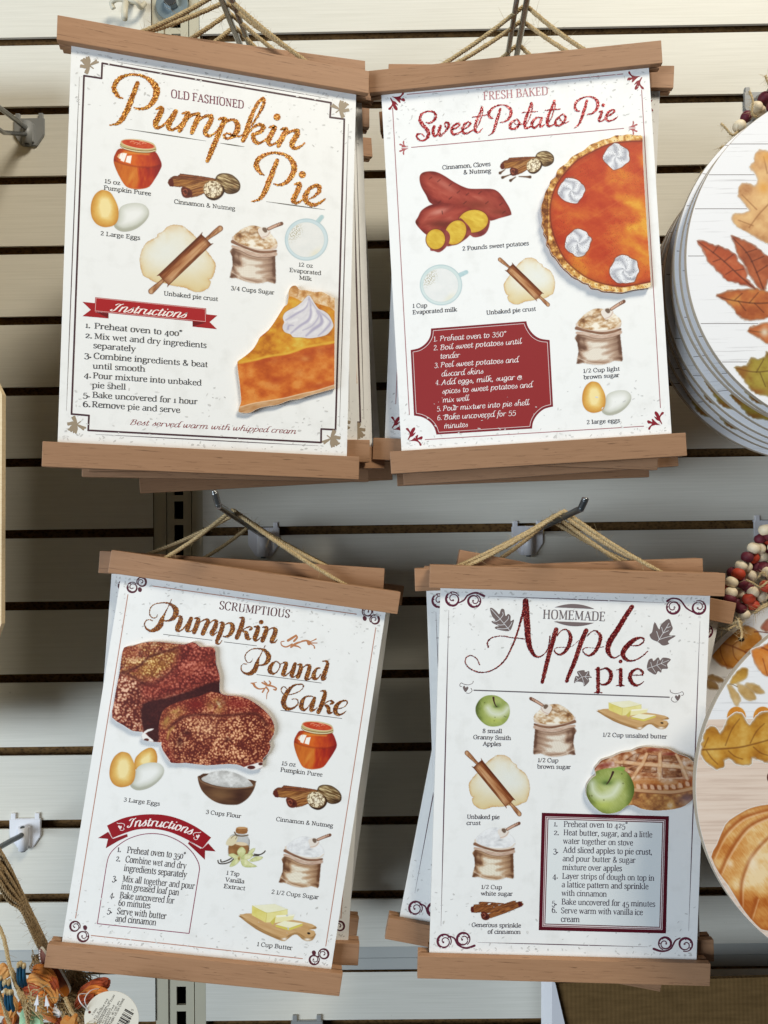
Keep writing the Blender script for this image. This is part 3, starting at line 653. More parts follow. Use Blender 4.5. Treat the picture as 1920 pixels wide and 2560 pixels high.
# ---- jar of puree (drawn in frame FJ)
def draw_jar(s):
    body = s.poly([(402, 165), (350, 225), (337, 275), (345, 330), (385, 425), (440, 520), (480, 552), (560, 570), (640, 565), (690, 545), (740, 480), (790, 395), (815, 330), (800, 275), (755, 200), (700, 205), (560, 200)], smooth=4)
    n = s.fbm(60, 90, 3, 4)
    c = rampc(np.clip((s.U - 337) / 478 + (n - .5) * .5, 0, 1), (0, (150, 44, 22)), (.2, (205, 88, 26)), (.42, (214, 102, 32)), (.6, (200, 78, 28)), (.8, (176, 52, 28)), (1, (140, 28, 30)))
    s.over(c, body)
    lo = s.poly([(340, 300), (400, 310), (560, 350), (700, 355), (812, 330), (790, 400), (740, 480), (690, 545), (560, 572), (470, 550), (385, 425)], 6, 3)
    s.tint(rampc(np.clip((s.U - 350) / 440 + (s.fbm(40, 120, 8, 3) - .5) * .8, 0, 1), (0, (190, 96, 30)), (.3, (206, 116, 40)), (.55, (196, 78, 24)), (.8, (168, 40, 22)), (1, (138, 26, 24))), lo * .8)
    s.tint((228, 160, 70), s.blob(520, 440, 22, 70, .5) * .5); s.tint((110, 24, 16), s.line([(345, 280), (420, 315), (560, 345), (700, 352), (810, 328)], 10, 10) * .5)
    s.tint((120, 20, 24), np.clip(1 - np.abs(s.U - 800) / 60, 0, 1) * body * .5)
    s.tint((224, 150, 60), s.poly([(440, 195), (700, 215), (690, 232), (430, 212)], 8) * .7)
    for P in ([(405, 215), (425, 207), (415, 275), (385, 262)], [(428, 208), (470, 214), (440, 300), (405, 285)], [(470, 240), (518, 235), (505, 315), (455, 300)]): s.tint((250, 244, 236), s.poly(P, 3))
    s.tint((236, 190, 140), s.poly([(385, 225), (402, 215), (390, 262), (372, 250)], 3))
    s.over((196, 176, 120), s.poly([(402, 120), (420, 85), (480, 70), (600, 76), (720, 108), (755, 145), (762, 185), (745, 198), (650, 208), (560, 200), (440, 165), (405, 145)], smooth=4))
    s.tint((84, 60, 30), s.line([(405, 125), (440, 155), (560, 182), (680, 190), (758, 172)], 5)); s.tint((236, 226, 196), s.line([(408, 135), (450, 166), (570, 192), (690, 198), (755, 182)], 5))
    s.tint((90, 66, 34), s.line([(404, 142), (450, 176), (560, 203), (680, 208), (756, 192)], 4))
    m = s.ell(580, 122, 165, 38, .16); s.tint((228, 214, 176), s.ell(580, 122, 172, 45, .16)); s.tint(lerp((176, 40, 20), (216, 96, 52), s.fbm(30, 14, 4)), m)
    for x, y in ((520, 95), (560, 108), (610, 98), (585, 120), (640, 112)): s.tint((244, 190, 160), s.line([(x - 18, y + 6), (x, y - 4), (x + 20, y + 2)], 6, 4) * .8)
    s.tint((196, 120, 70), s.line([(470, 548), (560, 568), (650, 562), (700, 542)], 5) * .8)
# ---- eggs
EGGB = [(235, 580), (300, 602), (345, 668), (378, 745), (386, 810), (378, 880), (345, 928), (290, 948), (225, 948), (160, 915), (118, 850), (107, 770), (118, 690), (150, 625), (195, 588)]
EGGW = [(560, 709), (630, 722), (676, 762), (690, 810), (672, 865), (620, 925), (550, 972), (470, 995), (400, 990), (345, 950), (345, 900), (372, 850), (395, 770), (430, 735), (490, 715)]
def egg_brown(s, P, hx, hy, k=1):
    m = s.poly(P, smooth=4); d = np.clip(-s.sd / 110, 0, 1)
    c = rampc(np.clip(d * .9 + (s.fbm(40, 40, 5) - .5) * .28 + s.blob(hx, hy, 90 * k, 120 * k) * .42, 0, 1), (0, (196, 132, 52)), (.25, (212, 158, 74)), (.6, (226, 184, 100)), (1, (242, 222, 160)))
    s.over(c, m)
def egg_white(s, P):
    m = s.poly(P, smooth=4); d = np.clip(-s.sd / 100, 0, 1)
    c = rampc(np.clip(d + (.5 - np.clip((s.V - 720) / 260, 0, 1)) * .5 + (s.fbm(50, 50, 2) - .5) * .1, 0, 1), (0, (176, 176, 160)), (.3, (208, 209, 198)), (.7, (228, 228, 222)), (1, (238, 238, 234)))
    s.over(c, m)
def draw_eggs(s): egg_white(s, EGGW); egg_brown(s, EGGB, 280, 720)
def draw_eggs3(s):
    P = [(395, 700), (440, 640), (500, 600), (560, 585), (610, 610), (640, 670), (645, 740), (620, 800), (500, 820), (400, 800)]
    egg_brown(s, [(370 + (x - 395) * .95, y - 38) for x, y in P], 480, 660, .8); egg_white(s, [(x, y - 6) for x, y in EGGW]); egg_brown(s, EGGB, 280, 720)
# ---- cinnamon sticks and nutmeg (frame FJ)
def stick(s, P, seed, a=(92, 46, 24), b=(176, 112, 58)):
    m = s.poly(P, 3, 2, 2, seed); P = np.asarray(P, float); ang = math.atan2(*(P[1] - P[0])[::-1])
    s.over(lerp(a, b, np.clip(s.fbm(90, 9, seed, 4, ang) * 1.9 - .45, 0, 1)), m); s.tint((66, 26, 14), m * np.clip(1 + s.sd / 9, 0, 1) * .8)
def draw_spice(s, cloves=False):
    stick(s, [(1000, 424), (1040, 420), (1350, 466), (1330, 492), (1005, 450)], 3, (104, 54, 30), (170, 104, 62)); stick(s, [(930, 445), (1000, 440), (1330, 480), (1300, 505), (930, 475)], 8, (90, 44, 24), (160, 96, 56))
    stick(s, [(888, 478), (940, 465), (1150, 480), (1240, 492), (1100, 545), (900, 540)], 5, (112, 62, 28), (188, 130, 66)); s.tint((84, 24, 18), s.poly([(885, 480), (925, 468), (935, 540), (895, 542)], 5, 3) * .85)
    stick(s, [(1030, 545), (1290, 478), (1365, 470), (1360, 500), (1100, 600), (1040, 590)], 6, (120, 70, 34), (194, 142, 84)); stick(s, [(1100, 590), (1240, 545), (1250, 610), (1110, 655)], 7, (106, 56, 26), (190, 130, 70))
    s.over((96, 40, 26), s.poly([(1010, 570), (1040, 548), (1110, 580), (1120, 640), (1070, 660), (1025, 640)], 3, 3)); s.tint((170, 92, 66), s.line([(1030, 585), (1060, 575), (1075, 610), (1050, 630), (1035, 605)], 9, 4)); s.tint((60, 18, 12), s.blob(1085, 615, 20) * .9); s.tint((64, 20, 14), s.blob(1048, 590, 10) * .8)
    nm = s.poly([(1350, 475), (1375, 430), (1430, 412), (1510, 425), (1575, 475), (1602, 530), (1590, 585), (1540, 615), (1470, 615), (1400, 560), (1350, 510)], 3, 4)
    s.over(lerp((92, 62, 30), (226, 206, 158), np.clip(s.fbm(70, 11, 21, 4, .45) * 2.0 - .45 - (s.V - 430) / 500, 0, 1)), nm); s.tint((50, 28, 12), nm * np.clip(1 + s.sd / 22, 0, 1) * .9); s.tint((60, 36, 18), s.blob(1540, 585, 60, 26) * nm * .9); s.tint((170, 130, 88), s.blob(1548, 545, 14) * .9)
    hn = s.poly([(1236, 560), (1270, 510), (1330, 495), (1400, 515), (1440, 560), (1440, 610), (1400, 660), (1340, 684), (1280, 665), (1245, 620)], 3, 4)
    s.over((52, 30, 14), hn); f = s.ell(1328, 572, 96, 86, .2, 5); w = np.abs(s.fbm(26, 26, 33, 3) - .5) * 7
    s.over(lerp((86, 56, 28), (238, 224, 192), np.clip(w * 1.25 - .1, 0, 1)), f); s.tint((246, 238, 218), s.blob(1330, 578, 36) * .65); s.tint((140, 100, 56), np.clip(1 - np.abs(s.ell(1328, 572, 96, 86, .2, 12) - .5) * 4, 0, 1) * .6)
def draw_cloves(s):
    for x0, y0, x1, y1 in ((880, 250, 930, 215), (905, 295, 985, 265), (985, 325, 1035, 290), (1180, 290, 1070, 285)):
        s.over((104, 72, 50), s.line([(x0, y0, 26), (x0 + (x1 - x0) * .35, y0 + (y1 - y0) * .35, 16), (x1, y1, 8)], 5, 3, 3)); s.tint((60, 36, 24), s.blob(x0, y0, 14) * .7)
# ---- dough and rolling pin (frame FK)
DOUGH = [(80, 470), (78, 430), (92, 360), (128, 290), (160, 255), (250, 210), (255, 180), (310, 155), (350, 110), (420, 88), (500, 98), (560, 140), (640, 215), (700, 290), (770, 380), (820, 450), (836, 490), (825, 560), (800, 620), (770, 635), (785, 660), (770, 710), (720, 745), (650, 760), (580, 740), (530, 715), (400, 695), (330, 670), (240, 665), (170, 625), (110, 590)]
def draw_dough(s):
    m = s.poly(DOUGH, 3, 3, 3, 4); d = np.clip(-s.sd, 0, 400); n = s.fbm(90, 90, 6)
    s.over(lerp((226, 210, 170), (232, 229, 214), np.clip(d / 120 * .5 + n * .9 - (s.V - 350) / 700, 0, 1)), m)
    s.tint((218, 196, 138), m * np.clip((s.V - 420) / 350, 0, 1) * n * 1.0); s.tint((206, 158, 96), m * np.exp(-d / 16) * np.clip(s.fbm(60, 60, 9) * 2 - .45, 0, 1)); s.tint((170, 116, 66), m * np.exp(-d / 3.5) * .55)
    s.tint((212, 160, 90), s.blob(400, 130, 90, 40) * m * .5 * n); s.tint((230, 232, 226), s.blob(330, 350, 170, 130) * m * .7)
def draw_pin(s):
    a, b = np.array((740., 235.)), np.array((320., 635.)); t = (b - a) / np.linalg.norm(b - a); nn = np.array((-t[1], t[0]))
    for e, q in ((np.array((880., 125.)), a), (np.array((192., 752.)), b)):
        d = (e - q) / np.linalg.norm(e - q)
        P = [(*(q + d * 5), 36), (*(q + d * 60), 40), (*(q + (e - q) * .62), 52), (*(e), 58)]
        s.over((96, 46, 22), s.line(P, 1, 3)); s.over(lerp((122, 66, 34), (204, 160, 118), s.fbm(50, 10, 5, 3, math.atan2(*t[::-1])) * 1.5 - .25), s.line([(x, y, w - 9) for x, y, w in P], 1, 4)); s.tint((222, 184, 144), s.blob(*(e + nn * -2), 18, 24) * .7)
    u = (s.U - a[0]) * t[0] + (s.V - a[1]) * t[1]; v = (s.U - a[0]) * nn[0] + (s.V - a[1]) * nn[1]; L = np.linalg.norm(b - a)
    P = [a + nn * 66 + t * -2, a + nn * 74 + t * 22, b + nn * 74 - t * 18, b + nn * 62 + t * 6, b - nn * 62 + t * 6, b - nn * 74 - t * 18, a - nn * 74 + t * 22, a - nn * 64 - t * 4]
    m = s.poly(P, 3, 2); g = np.clip((v + 74) / 148, 0, 1); n = s.fbm(200, 14, 12, 4, math.atan2(*t[::-1]))
    if np.linalg.det(np.array([t, nn])) < 0: g = 1 - g
    s.over(rampc(np.clip(1 - g + (n - .5) * .65, 0, 1), (0, (96, 44, 18)), (.22, (134, 72, 36)), (.5, (186, 132, 88)), (.72, (202, 158, 116)), (.9, (152, 94, 54)), (1, (110, 58, 28))), m)
    s.tint((78, 34, 14), m * np.exp(np.minimum(s.sd, 0) / 7) * .8); s.tint((98, 46, 20), m * np.clip(1 - u / 40, 0, 1) * .6); s.tint((120, 60, 30), m * np.clip((u - L + 60) / 60, 0, 1) * .5)
# ---- sack of sugar with scoop (frame FL)
def draw_sack(s, white=False):
    br = [(225, 530), (215, 650), (222, 780), (185, 930), (260, 935), (330, 960), (420, 990), (520, 1008), (620, 1005), (690, 985), (790, 1012), (800, 930), (790, 660), (760, 560)]
    m = s.poly(br, 6, 2, 3, 4); n = s.fbm(120, 30, 31, 4, -.1); e = np.clip(np.abs(s.U - 505) / 290, 0, 1) ** 3
    A, B, Cc = ((104, 66, 42), (188, 152, 118), (238, 230, 210)) if white else ((104, 72, 56), (184, 154, 132), (234, 225, 210))
    tone = np.clip(.78 + (n - .5) * .5 - e * .42, 0, 1)
    for st, d in (('235,570,60 300,600,50 420,650,40 560,690,40 700,690,40 785,670,30', .55), ('225,620,40 240,700,70 300,750,50', .6), ('300,640,40 310,700,50 340,770,20', .45), ('540,775,14 640,765,34 790,745,44', .5), ('540,870,14 650,850,34 790,840,46', .5), ('600,800,12 700,800,24 790,795,30', .3), ('215,780,30 250,840,30 300,880,20', .5), ('330,930,16 420,960,36 540,985,36 600,985,16', .6), ('190,930,16 240,900,30 270,930,20', .6), ('690,960,16 760,960,36 795,1000,26', .6), ('770,640,20 785,760,34 780,900,30', .4), ('640,930,14 720,900,20 790,890,20', .35)):
        tone = tone - d * s.line(pts(st), 1, 26) * (.55 + n * .7)
    for st in ('380,690,30 470,720,40 600,730,20', '300,850,30 420,890,50 560,900,40', '420,800,40 500,820,40'): tone = tone + .25 * s.line(pts(st), 1, 30)
    s.over(rampc(np.clip(tone, 0, 1), (0, A), (.45, B), (.85, Cc), (1, Cc)), m)
    s.tint((120, 90, 70), m * (np.sin(s.U * .55) > .6) * .08); s.tint((120, 90, 70), m * (np.sin(s.V * .55) > .6) * .08)
    mo = s.poly([(225, 410), (250, 360), (300, 320), (350, 280), (430, 245), (500, 235), (570, 250), (680, 300), (760, 380), (815, 450), (815, 520), (760, 560), (600, 570), (450, 530), (300, 470)], 5, 3, 2, 8)
    g = s.fbm(60, 45, 41); top = (236, 234, 230) if white else None
    if white: s.over(lerp((206, 206, 208), (240, 240, 240), g * 1.6 - .1), mo); s.tint((150, 148, 150), s.blob(600, 430, 40, 18) * .5 + s.blob(380, 360, 30, 18) * .2)
    else:
        s.over(rampc(np.clip(g * 1.5 - .2 + s.blob(480, 470, 120, 50, .4) * .55 - s.blob(330, 380, 70, 40, .5) * .45, 0, 1), (0, (124, 84, 54)), (.4, (186, 146, 104)), (.75, (226, 206, 178)), (1, (244, 236, 220))), mo)
        s.tint((120, 80, 50), s.line([(300, 350), (400, 320), (480, 350), (560, 330), (640, 430)], 16, 14) * .7)
    rim = s.line([(228, 395, 26), (240, 440, 26), (330, 495, 24), (480, 545, 28), (640, 565, 28), (760, 550, 24), (815, 500, 14)], 20, 4); s.over((216, 196, 180) if not white else (226, 212, 196), rim)
    s.over(lerp((104, 66, 48), (160, 120, 94), s.fbm(80, 20, 51)), s.line([(222, 450, 46), (300, 490, 34), (420, 540, 30), (560, 585, 34), (700, 590, 34), (800, 575, 30)], 30, 5))
    s.over(lerp((176, 140, 120), (226, 206, 188), s.fbm(50, 18, 55)), s.line([(222, 515, 34), (320, 540, 36), (430, 595, 42), (560, 630, 46), (680, 635, 44), (795, 615, 50)], 40, 5)); s.tint((96, 60, 42), s.line([(230, 545), (330, 575), (440, 630), (560, 660), (680, 664), (780, 652)], 8, 6) * .7)
    s.tint((70, 44, 32), s.line([(228, 660), (235, 740), (268, 770)], 10, 8) * .5); s.tint((232, 216, 200), s.line([(215, 860), (280, 900), (380, 960), (520, 1000)], 12, 6) * .6)
    sc = s.poly([(560, 290), (630, 255), (700, 262), (722, 310), (715, 365), (640, 410), (600, 390)], 4, 3); s.over((232, 222, 212), sc); s.tint((96, 72, 56), s.poly([(630, 262), (675, 270), (685, 315), (655, 330), (620, 290)], 6, 3) * .85); s.tint((196, 160, 140), s.line([(600, 395), (680, 375), (722, 320)], 10, 6) * .8)
    s.over((112, 74, 54), s.line([(705, 280, 44), (780, 245, 46), (875, 210, 48)], 40, 3)); s.over((206, 168, 146), s.line([(708, 277, 30), (800, 235, 30), (850, 212, 28)], 30, 6)); s.tint((96, 58, 42), s.line([(812, 205), (826, 245)], 5)); s.tint((96, 58, 42), s.line([(836, 196), (850, 236)], 5)); s.tint((120, 78, 60), s.blob(880, 205, 18) * .8)
# ---- cup of milk (frame FL)
def draw_cup(s, green=False, hb=(1345, 205), he=(1415, 120)):
    a, b = ((194, 214, 220), (212, 224, 228)) if not green else ((200, 216, 214), (216, 226, 224))
    h = s.line([(*hb, 62), (*he, 56)], 50, 4); s.over(lerp((164, 194, 198), (196, 216, 218), s.fbm(40, 40, 3)), h)
    s.over(lerp(a, b, s.fbm(80, 80, 4)), s.ell(1210, 422, 287, 280)); s.tint((160, 186, 192), np.clip(1 - np.abs(s.ell(1210, 422, 283, 276, 0, 16) - .5) * 3, 0, 1) * .6)
    m = s.ell(1206, 424, 242, 234); s.tint(lerp((222, 224, 222), (236, 235, 232), s.fbm(90, 90, 7)), m); s.tint((178, 196, 196), np.clip(1 - np.abs(s.ell(1206, 424, 243, 235, 0, 9) - .5) * 3, 0, 1) * .5)
    k = s.blob(1030, 320, 110, 150, .8) * s.ell(1206, 424, 236, 228); sp = s.speck(22, 4); s.tint((160, 150, 112), (sp < .33) * np.clip(k * 1.6 - .35, 0, 1) * .75); s.tint((226, 220, 190), s.blob(1330, 600, 90, 40, -.7) * m * .5)
# ---- butter on a board (frame of region 520,2040 x5.027)
FB = (520, 2040, 5.027)
def draw_butter(s):
    side = [(405, 1250), (407, 1275), (600, 1420), (780, 1510), (930, 1570), (985, 1560), (1060, 1500), (1120, 1492), (1180, 1545), (1240, 1572), (1310, 1562), (1352, 1500), (1345, 1470), (1260, 1430), (1352, 1420), (1352, 1385), (1180, 1330), (600, 1230)]
    m = s.poly(side, 3, 2); s.over(lerp((140, 98, 54), (196, 156, 104), s.fbm(120, 14, 5, 3, .35)), m); s.tint((244, 236, 224), (s.blob(960, 1545, 34, 20) + s.blob(1250, 1552, 40, 18)) * m)
    top = [(405, 1246), (430, 1236), (600, 1225), (1180, 1325), (1350, 1385), (1250, 1422), (1330, 1440), (1345, 1480), (1300, 1520), (1230, 1525), (1180, 1490), (1120, 1462), (1040, 1480), (960, 1530), (900, 1520), (700, 1430), (560, 1350)]
    s.over(lerp((192, 148, 96), (216, 180, 130), s.fbm(160, 20, 9, 3, .3)), s.poly(top, 3, 2)); s.tint((30, 22, 18), s.ell(1266, 1474, 20, 13, .2))
    s.over(lerp((214, 200, 100), (236, 226, 150), s.fbm(60, 60, 3)), s.poly([(555, 1125), (740, 1215), (725, 1340), (550, 1245)], 3)); s.over(lerp((226, 214, 130), (240, 234, 176), s.fbm(60, 60, 4)), s.poly([(740, 1215), (1000, 1175), (1000, 1245), (860, 1275), (780, 1335), (725, 1338)], 3))
    s.over(lerp((232, 228, 190), (242, 240, 214), s.fbm(60, 60, 5)), s.poly([(555, 1125), (840, 1105), (1002, 1172), (740, 1217)], 3))
    s.over((206, 190, 92), s.poly([(780, 1335), (850, 1262), (880, 1275), (815, 1372)], 3)); s.over((238, 230, 176), s.poly([(850, 1258), (1088, 1240), (1065, 1305), (840, 1345)], 3)); s.over((246, 243, 220), s.poly([(852, 1258), (870, 1246), (1092, 1238), (1080, 1256), (870, 1275)], 3))
    s.over((214, 200, 96), s.poly([(848, 1368), (1020, 1408), (1190, 1352), (1188, 1378), (1020, 1440), (850, 1392)], 3)); s.over((242, 238, 206), s.poly([(850, 1362), (960, 1318), (1190, 1348), (1018, 1408)], 3))
    s.tint((170, 150, 50), s.line([(740, 1217), (725, 1338)], 5, 4) * .5); s.tint((190, 176, 90), s.line([(555, 1125), (740, 1215), (1000, 1173)], 5, 4) * .5)
# ---- bowl of flour (frame 240,1840 x4)
def draw_bowl(s):
    s.over(lerp((66, 38, 22), (112, 74, 46), s.fbm(160, 40, 3, 3)), s.poly([(1018, 410), (1040, 395), (1130, 375), (1560, 440), (1592, 475), (1575, 540), (1520, 620), (1440, 675), (1380, 688), (1260, 680), (1160, 640), (1070, 560), (1030, 480)], 3, 3)); s.tint((170, 130, 84), s.blob(1230, 580, 110, 60) * .4); s.tint((50, 20, 14), s.blob(1440, 600, 60, 80) * .5)
    s.tint((124, 90, 64), s.line([(1022, 412), (1060, 460), (1200, 510), (1400, 525), (1560, 505), (1590, 478)], 14, 4)); s.tint((48, 28, 16), s.line([(1035, 408), (1080, 452), (1220, 498), (1400, 512), (1555, 495)], 6, 4))
    f = s.poly([(1052, 425), (1110, 390), (1150, 362), (1260, 345), (1340, 355), (1420, 380), (1500, 420), (1555, 470), (1558, 500), (1400, 516), (1220, 500), (1090, 458)], 4, 3, 2, 3); s.over(lerp((178, 176, 172), (228, 227, 224), s.fbm(50, 40, 8) * 1.7 - .35), f); s.tint((160, 158, 154), s.line([(1070, 440), (1220, 492), (1400, 508), (1550, 494)], 12, 10) * .5)
# ---- vanilla bottle and flower (frame FB)
def draw_vanilla(s):
    for P in ([(125, 560), (140, 595), (210, 598), (280, 575), (320, 540)], [(160, 550), (170, 578), (240, 560), (310, 520)], [(580, 480), (650, 485), (700, 460), (718, 440)], [(570, 500), (640, 495)]): s.over((56, 46, 36), s.line([(*p, 14) for p in P], 14, 3))
    b = s.poly([(275, 260), (330, 225), (470, 230), (515, 290), (520, 350), (500, 480), (420, 500), (290, 500), (250, 470), (262, 330)], 3, 3); s.over(lerp((170, 170, 166), (206, 206, 204), s.fbm(60, 90, 3)), b)
    s.tint(lerp((120, 76, 36), (176, 128, 80), s.fbm(60, 90, 6)), s.poly([(345, 350), (510, 370), (495, 480), (300, 490), (258, 460), (265, 360)], 6, 2)); s.tint((226, 206, 172), s.ell(420, 350, 78, 22, .1)); s.tint((80, 60, 44), np.clip(1 + np.where(b > 0, -20, 0) + 0 * s.U, 0, 0)); s.tint((96, 88, 80), s.line([(515, 290), (520, 350), (500, 470)], 8, 5) * .7)
    s.over(lerp((128, 80, 40), (176, 120, 70), s.fbm(40, 20, 4)), s.poly([(358, 150), (420, 138), (495, 152), (488, 215), (420, 225), (352, 210)], 3, 2)); s.tint((196, 150, 100), s.ell(427, 150, 66, 14)); s.over((112, 92, 70), s.line([(335, 205), (360, 240), (430, 252), (500, 240)], 16, 4)); s.over((222, 210, 176), s.poly([(250, 290), (310, 245), (375, 265), (340, 350), (290, 375), (225, 355)], 5, 2)); s.tint((90, 70, 50), s.line([(290, 280), (330, 245), (365, 250), (345, 290)], 6, 3))
    for P in ([(400, 520), (365, 450), (410, 390), (450, 400), (475, 450), (440, 510)], [(395, 520), (320, 470), (255, 490), (300, 520), (360, 545)], [(410, 530), (470, 480), (540, 470), (570, 490), (520, 540), (440, 550)], [(390, 530), (320, 550), (270, 635), (340, 620), (400, 560)], [(410, 545), (430, 620), (490, 645), (615, 635), (540, 590), (470, 540)], [(500, 480), (540, 420), (590, 405), (575, 450), (540, 480)], [(520, 560), (600, 510), (690, 515), (650, 555), (560, 575)]):
        m = s.poly(P, 3, 3); s.over(lerp((190, 196, 128), (232, 230, 186), s.fbm(40, 40, 11) * 1.6 - .3), m); s.tint((140, 146, 84), m * np.exp(np.minimum(s.sd, 0) / 6) * .5)
    s.tint((170, 140, 60), s.blob(392, 530, 16, 24)); s.tint((120, 90, 40), s.blob(388, 540, 7, 12))
# ---- apples
def apple_skin(s, m, cx, cy, r, hx, hy):
    d = np.hypot(s.U - cx, s.V - cy) / r; n = s.fbm(r * .5, r * .5, 5); fl = s.fbm(r * .16, r * .02, 9, 3, .9)
    s.over(rampc(np.clip(d * .85 + (n - .5) * .5 + (s.U - cx) / r * -.12, 0, 1), (0, (198, 206, 150)), (.35, (172, 182, 108)), (.7, (142, 156, 78)), (1, (86, 98, 44))), m)
    s.tint((214, 222, 160), m * np.clip(fl * 2 - 1, 0, 1) * .35)
def draw_apple(s):                      # frame 1140,1710 x5.027
    m = s.poly([(245, 320), (258, 260), (300, 195), (370, 150), (460, 140), (540, 160), (610, 210), (660, 260), (676, 330), (668, 400), (630, 470), (560, 520), (460, 535), (380, 515), (310, 460), (260, 390)], 3, 4)
    apple_skin(s, m, 480, 330, 250, 0, 0); s.tint((226, 230, 220), (s.line([(400, 300), (440, 360), (520, 385), (600, 360), (650, 300)], 70, 34) * .75) * m); s.tint((120, 140, 70), s.blob(520, 270, 60, 36) * m * .8); s.tint((70, 90, 40), s.blob(510, 285, 30, 14) * .7); s.tint((46, 58, 20), m * np.clip((330 - s.U) / 120, 0, 1) * .45); s.tint((190, 200, 90), s.blob(480, 460, 100, 40) * m * .5)
    s.over((64, 34, 30), s.line([(470, 172, 26), (478, 220, 18), (495, 265, 12), (515, 288, 8)], 14, 3))
    for x, y in ((490, 418), (608, 405), (625, 412), (360, 235), (480, 462)): s.tint((60, 60, 30), s.blob(x, y, 6) * .8)
# ================================================================ artwork of the four signs
def lines(ink, fr, rows, h, col, **k):
    for t, a, b in rows: ink.text(t, fpt(fr, a), fpt(fr, b), h, col, **k)
SLAB = dict(font='slab', wt=(9.4, 6.8), old=False)
def taper(ink, p0, p1, w, col, ends=0.5):
    P = [(p0[0] + (p1[0] - p0[0]) * t, p0[1] + (p1[1] - p0[1]) * t, max(ends, w * (1 - abs(2 * t - 1) ** 2.2))) for t in np.linspace(0, 1, 9)]
    ink.stroke(P, col, caps=False, smooth=1)
def title(n, mat, data, rough, name='glitter_title'):
    ink = Ink(PL[n], -0.0002); sd = 0
    for fr, strokes in data:
        for st in strokes.strip().split('\n'):
            P = pts(st); sd += 1
            ink.stroke(P, (200, 120, 40), mat=mat, fr=fr, rough=rough, seed=sd, smooth=8)
    return ink.g.build(name, BOARD[n])
A_ = (260, 160, 3.998); B_ = (460, 220, 3.998); C_ = (1020, 220, 3.998); D_ = (1200, 200, 3.998); E_ = (340, 1470, 3.998); F_ = (580, 1590, 3.998); G_ = (1140, 1480, 3.998); H_ = (1380, 1480, 3.998)
title(1, M['gold'], [(A_, '''190,343,10 150,330,30 110,280,48 100,230,46 125,175,45 180,130,36 260,108,24 340,110,24 420,135,34 480,180,52 520,240,64 522,300,66 500,360,56 455,415,42 400,445,32 350,450,22 300,435,12
335,190,40 290,310,50 240,440,58 195,530,52 150,585,40 100,605,22 55,612,8
520,452,14 560,440,36 580,455,48 550,520,56 515,590,56 515,620,46 545,638,30 600,605,24 650,550,22 715,480,24
715,475,48 680,540,56 645,610,54 645,640,42 680,658,28 740,630,24 790,580,20
780,495,14 820,488,34 840,495,46 810,560,52 775,630,50 755,668,40
800,590,20 850,530,26 910,500,32 945,512,46 925,570,52 895,640,48 878,688,40
920,600,20 970,545,26 1030,518,32 1075,532,46 1050,600,54 1015,660,52 1012,695,44 1050,720,28 1110,690,22 1160,630,20
1145,555,16 1180,545,34 1205,555,46 1170,640,52 1120,760,52 1070,880,50 1032,970,38
1185,620,20 1230,570,24 1290,558,32 1330,595,50 1335,650,56 1300,710,46 1250,742,28 1208,740,26 1200,712,24 1235,694,20 1290,715,24 1350,725,20 1400,700,18'''),
 (B_, '''590,525,44 620,450,56 650,350,48 690,240,40 740,150,36 785,105,36 800,140,36 775,210,32 730,290,24 680,375,20
650,440,22 700,388,26 760,365,34 795,388,44 770,430,44 720,458,36 690,462,30
690,465,40 695,510,44 720,542,40 760,550,28 815,515,20 850,470,16
850,395,14 885,388,36 908,395,46 880,450,52 845,520,52 845,555,42 875,570,30 930,540,20 970,500,16
965,415,14 1000,408,34 1020,415,46 995,470,52 960,540,50 942,582,36
985,500,20 1030,455,26 1090,428,32 1138,436,46 1115,490,54 1080,550,54 1085,592,44 1120,604,30 1170,580,22 1205,550,14
928,290,70 930,292,70
800,872,12 765,850,34 730,800,50 722,760,48 745,710,46 800,672,36 870,650,26 950,652,26 1030,682,38 1085,740,54 1100,800,58 1085,860,54 1040,925,44 990,960,32 940,970,22 895,958,10
930,725,42 890,830,50 850,930,54 810,1030,52 770,1095,40 720,1125,24 672,1135,8
1105,965,14 1140,958,36 1158,968,46 1130,1040,54 1095,1110,54 1095,1138,42 1130,1148,26 1185,1115,18
1180,865,70 1183,866,70
1255,1108,16 1310,1075,26 1350,1030,40 1348,988,44 1310,978,36 1255,1008,38 1215,1070,54 1215,1120,52 1250,1158,44 1310,1168,36 1370,1140,26 1410,1108,12''')], 1.3)
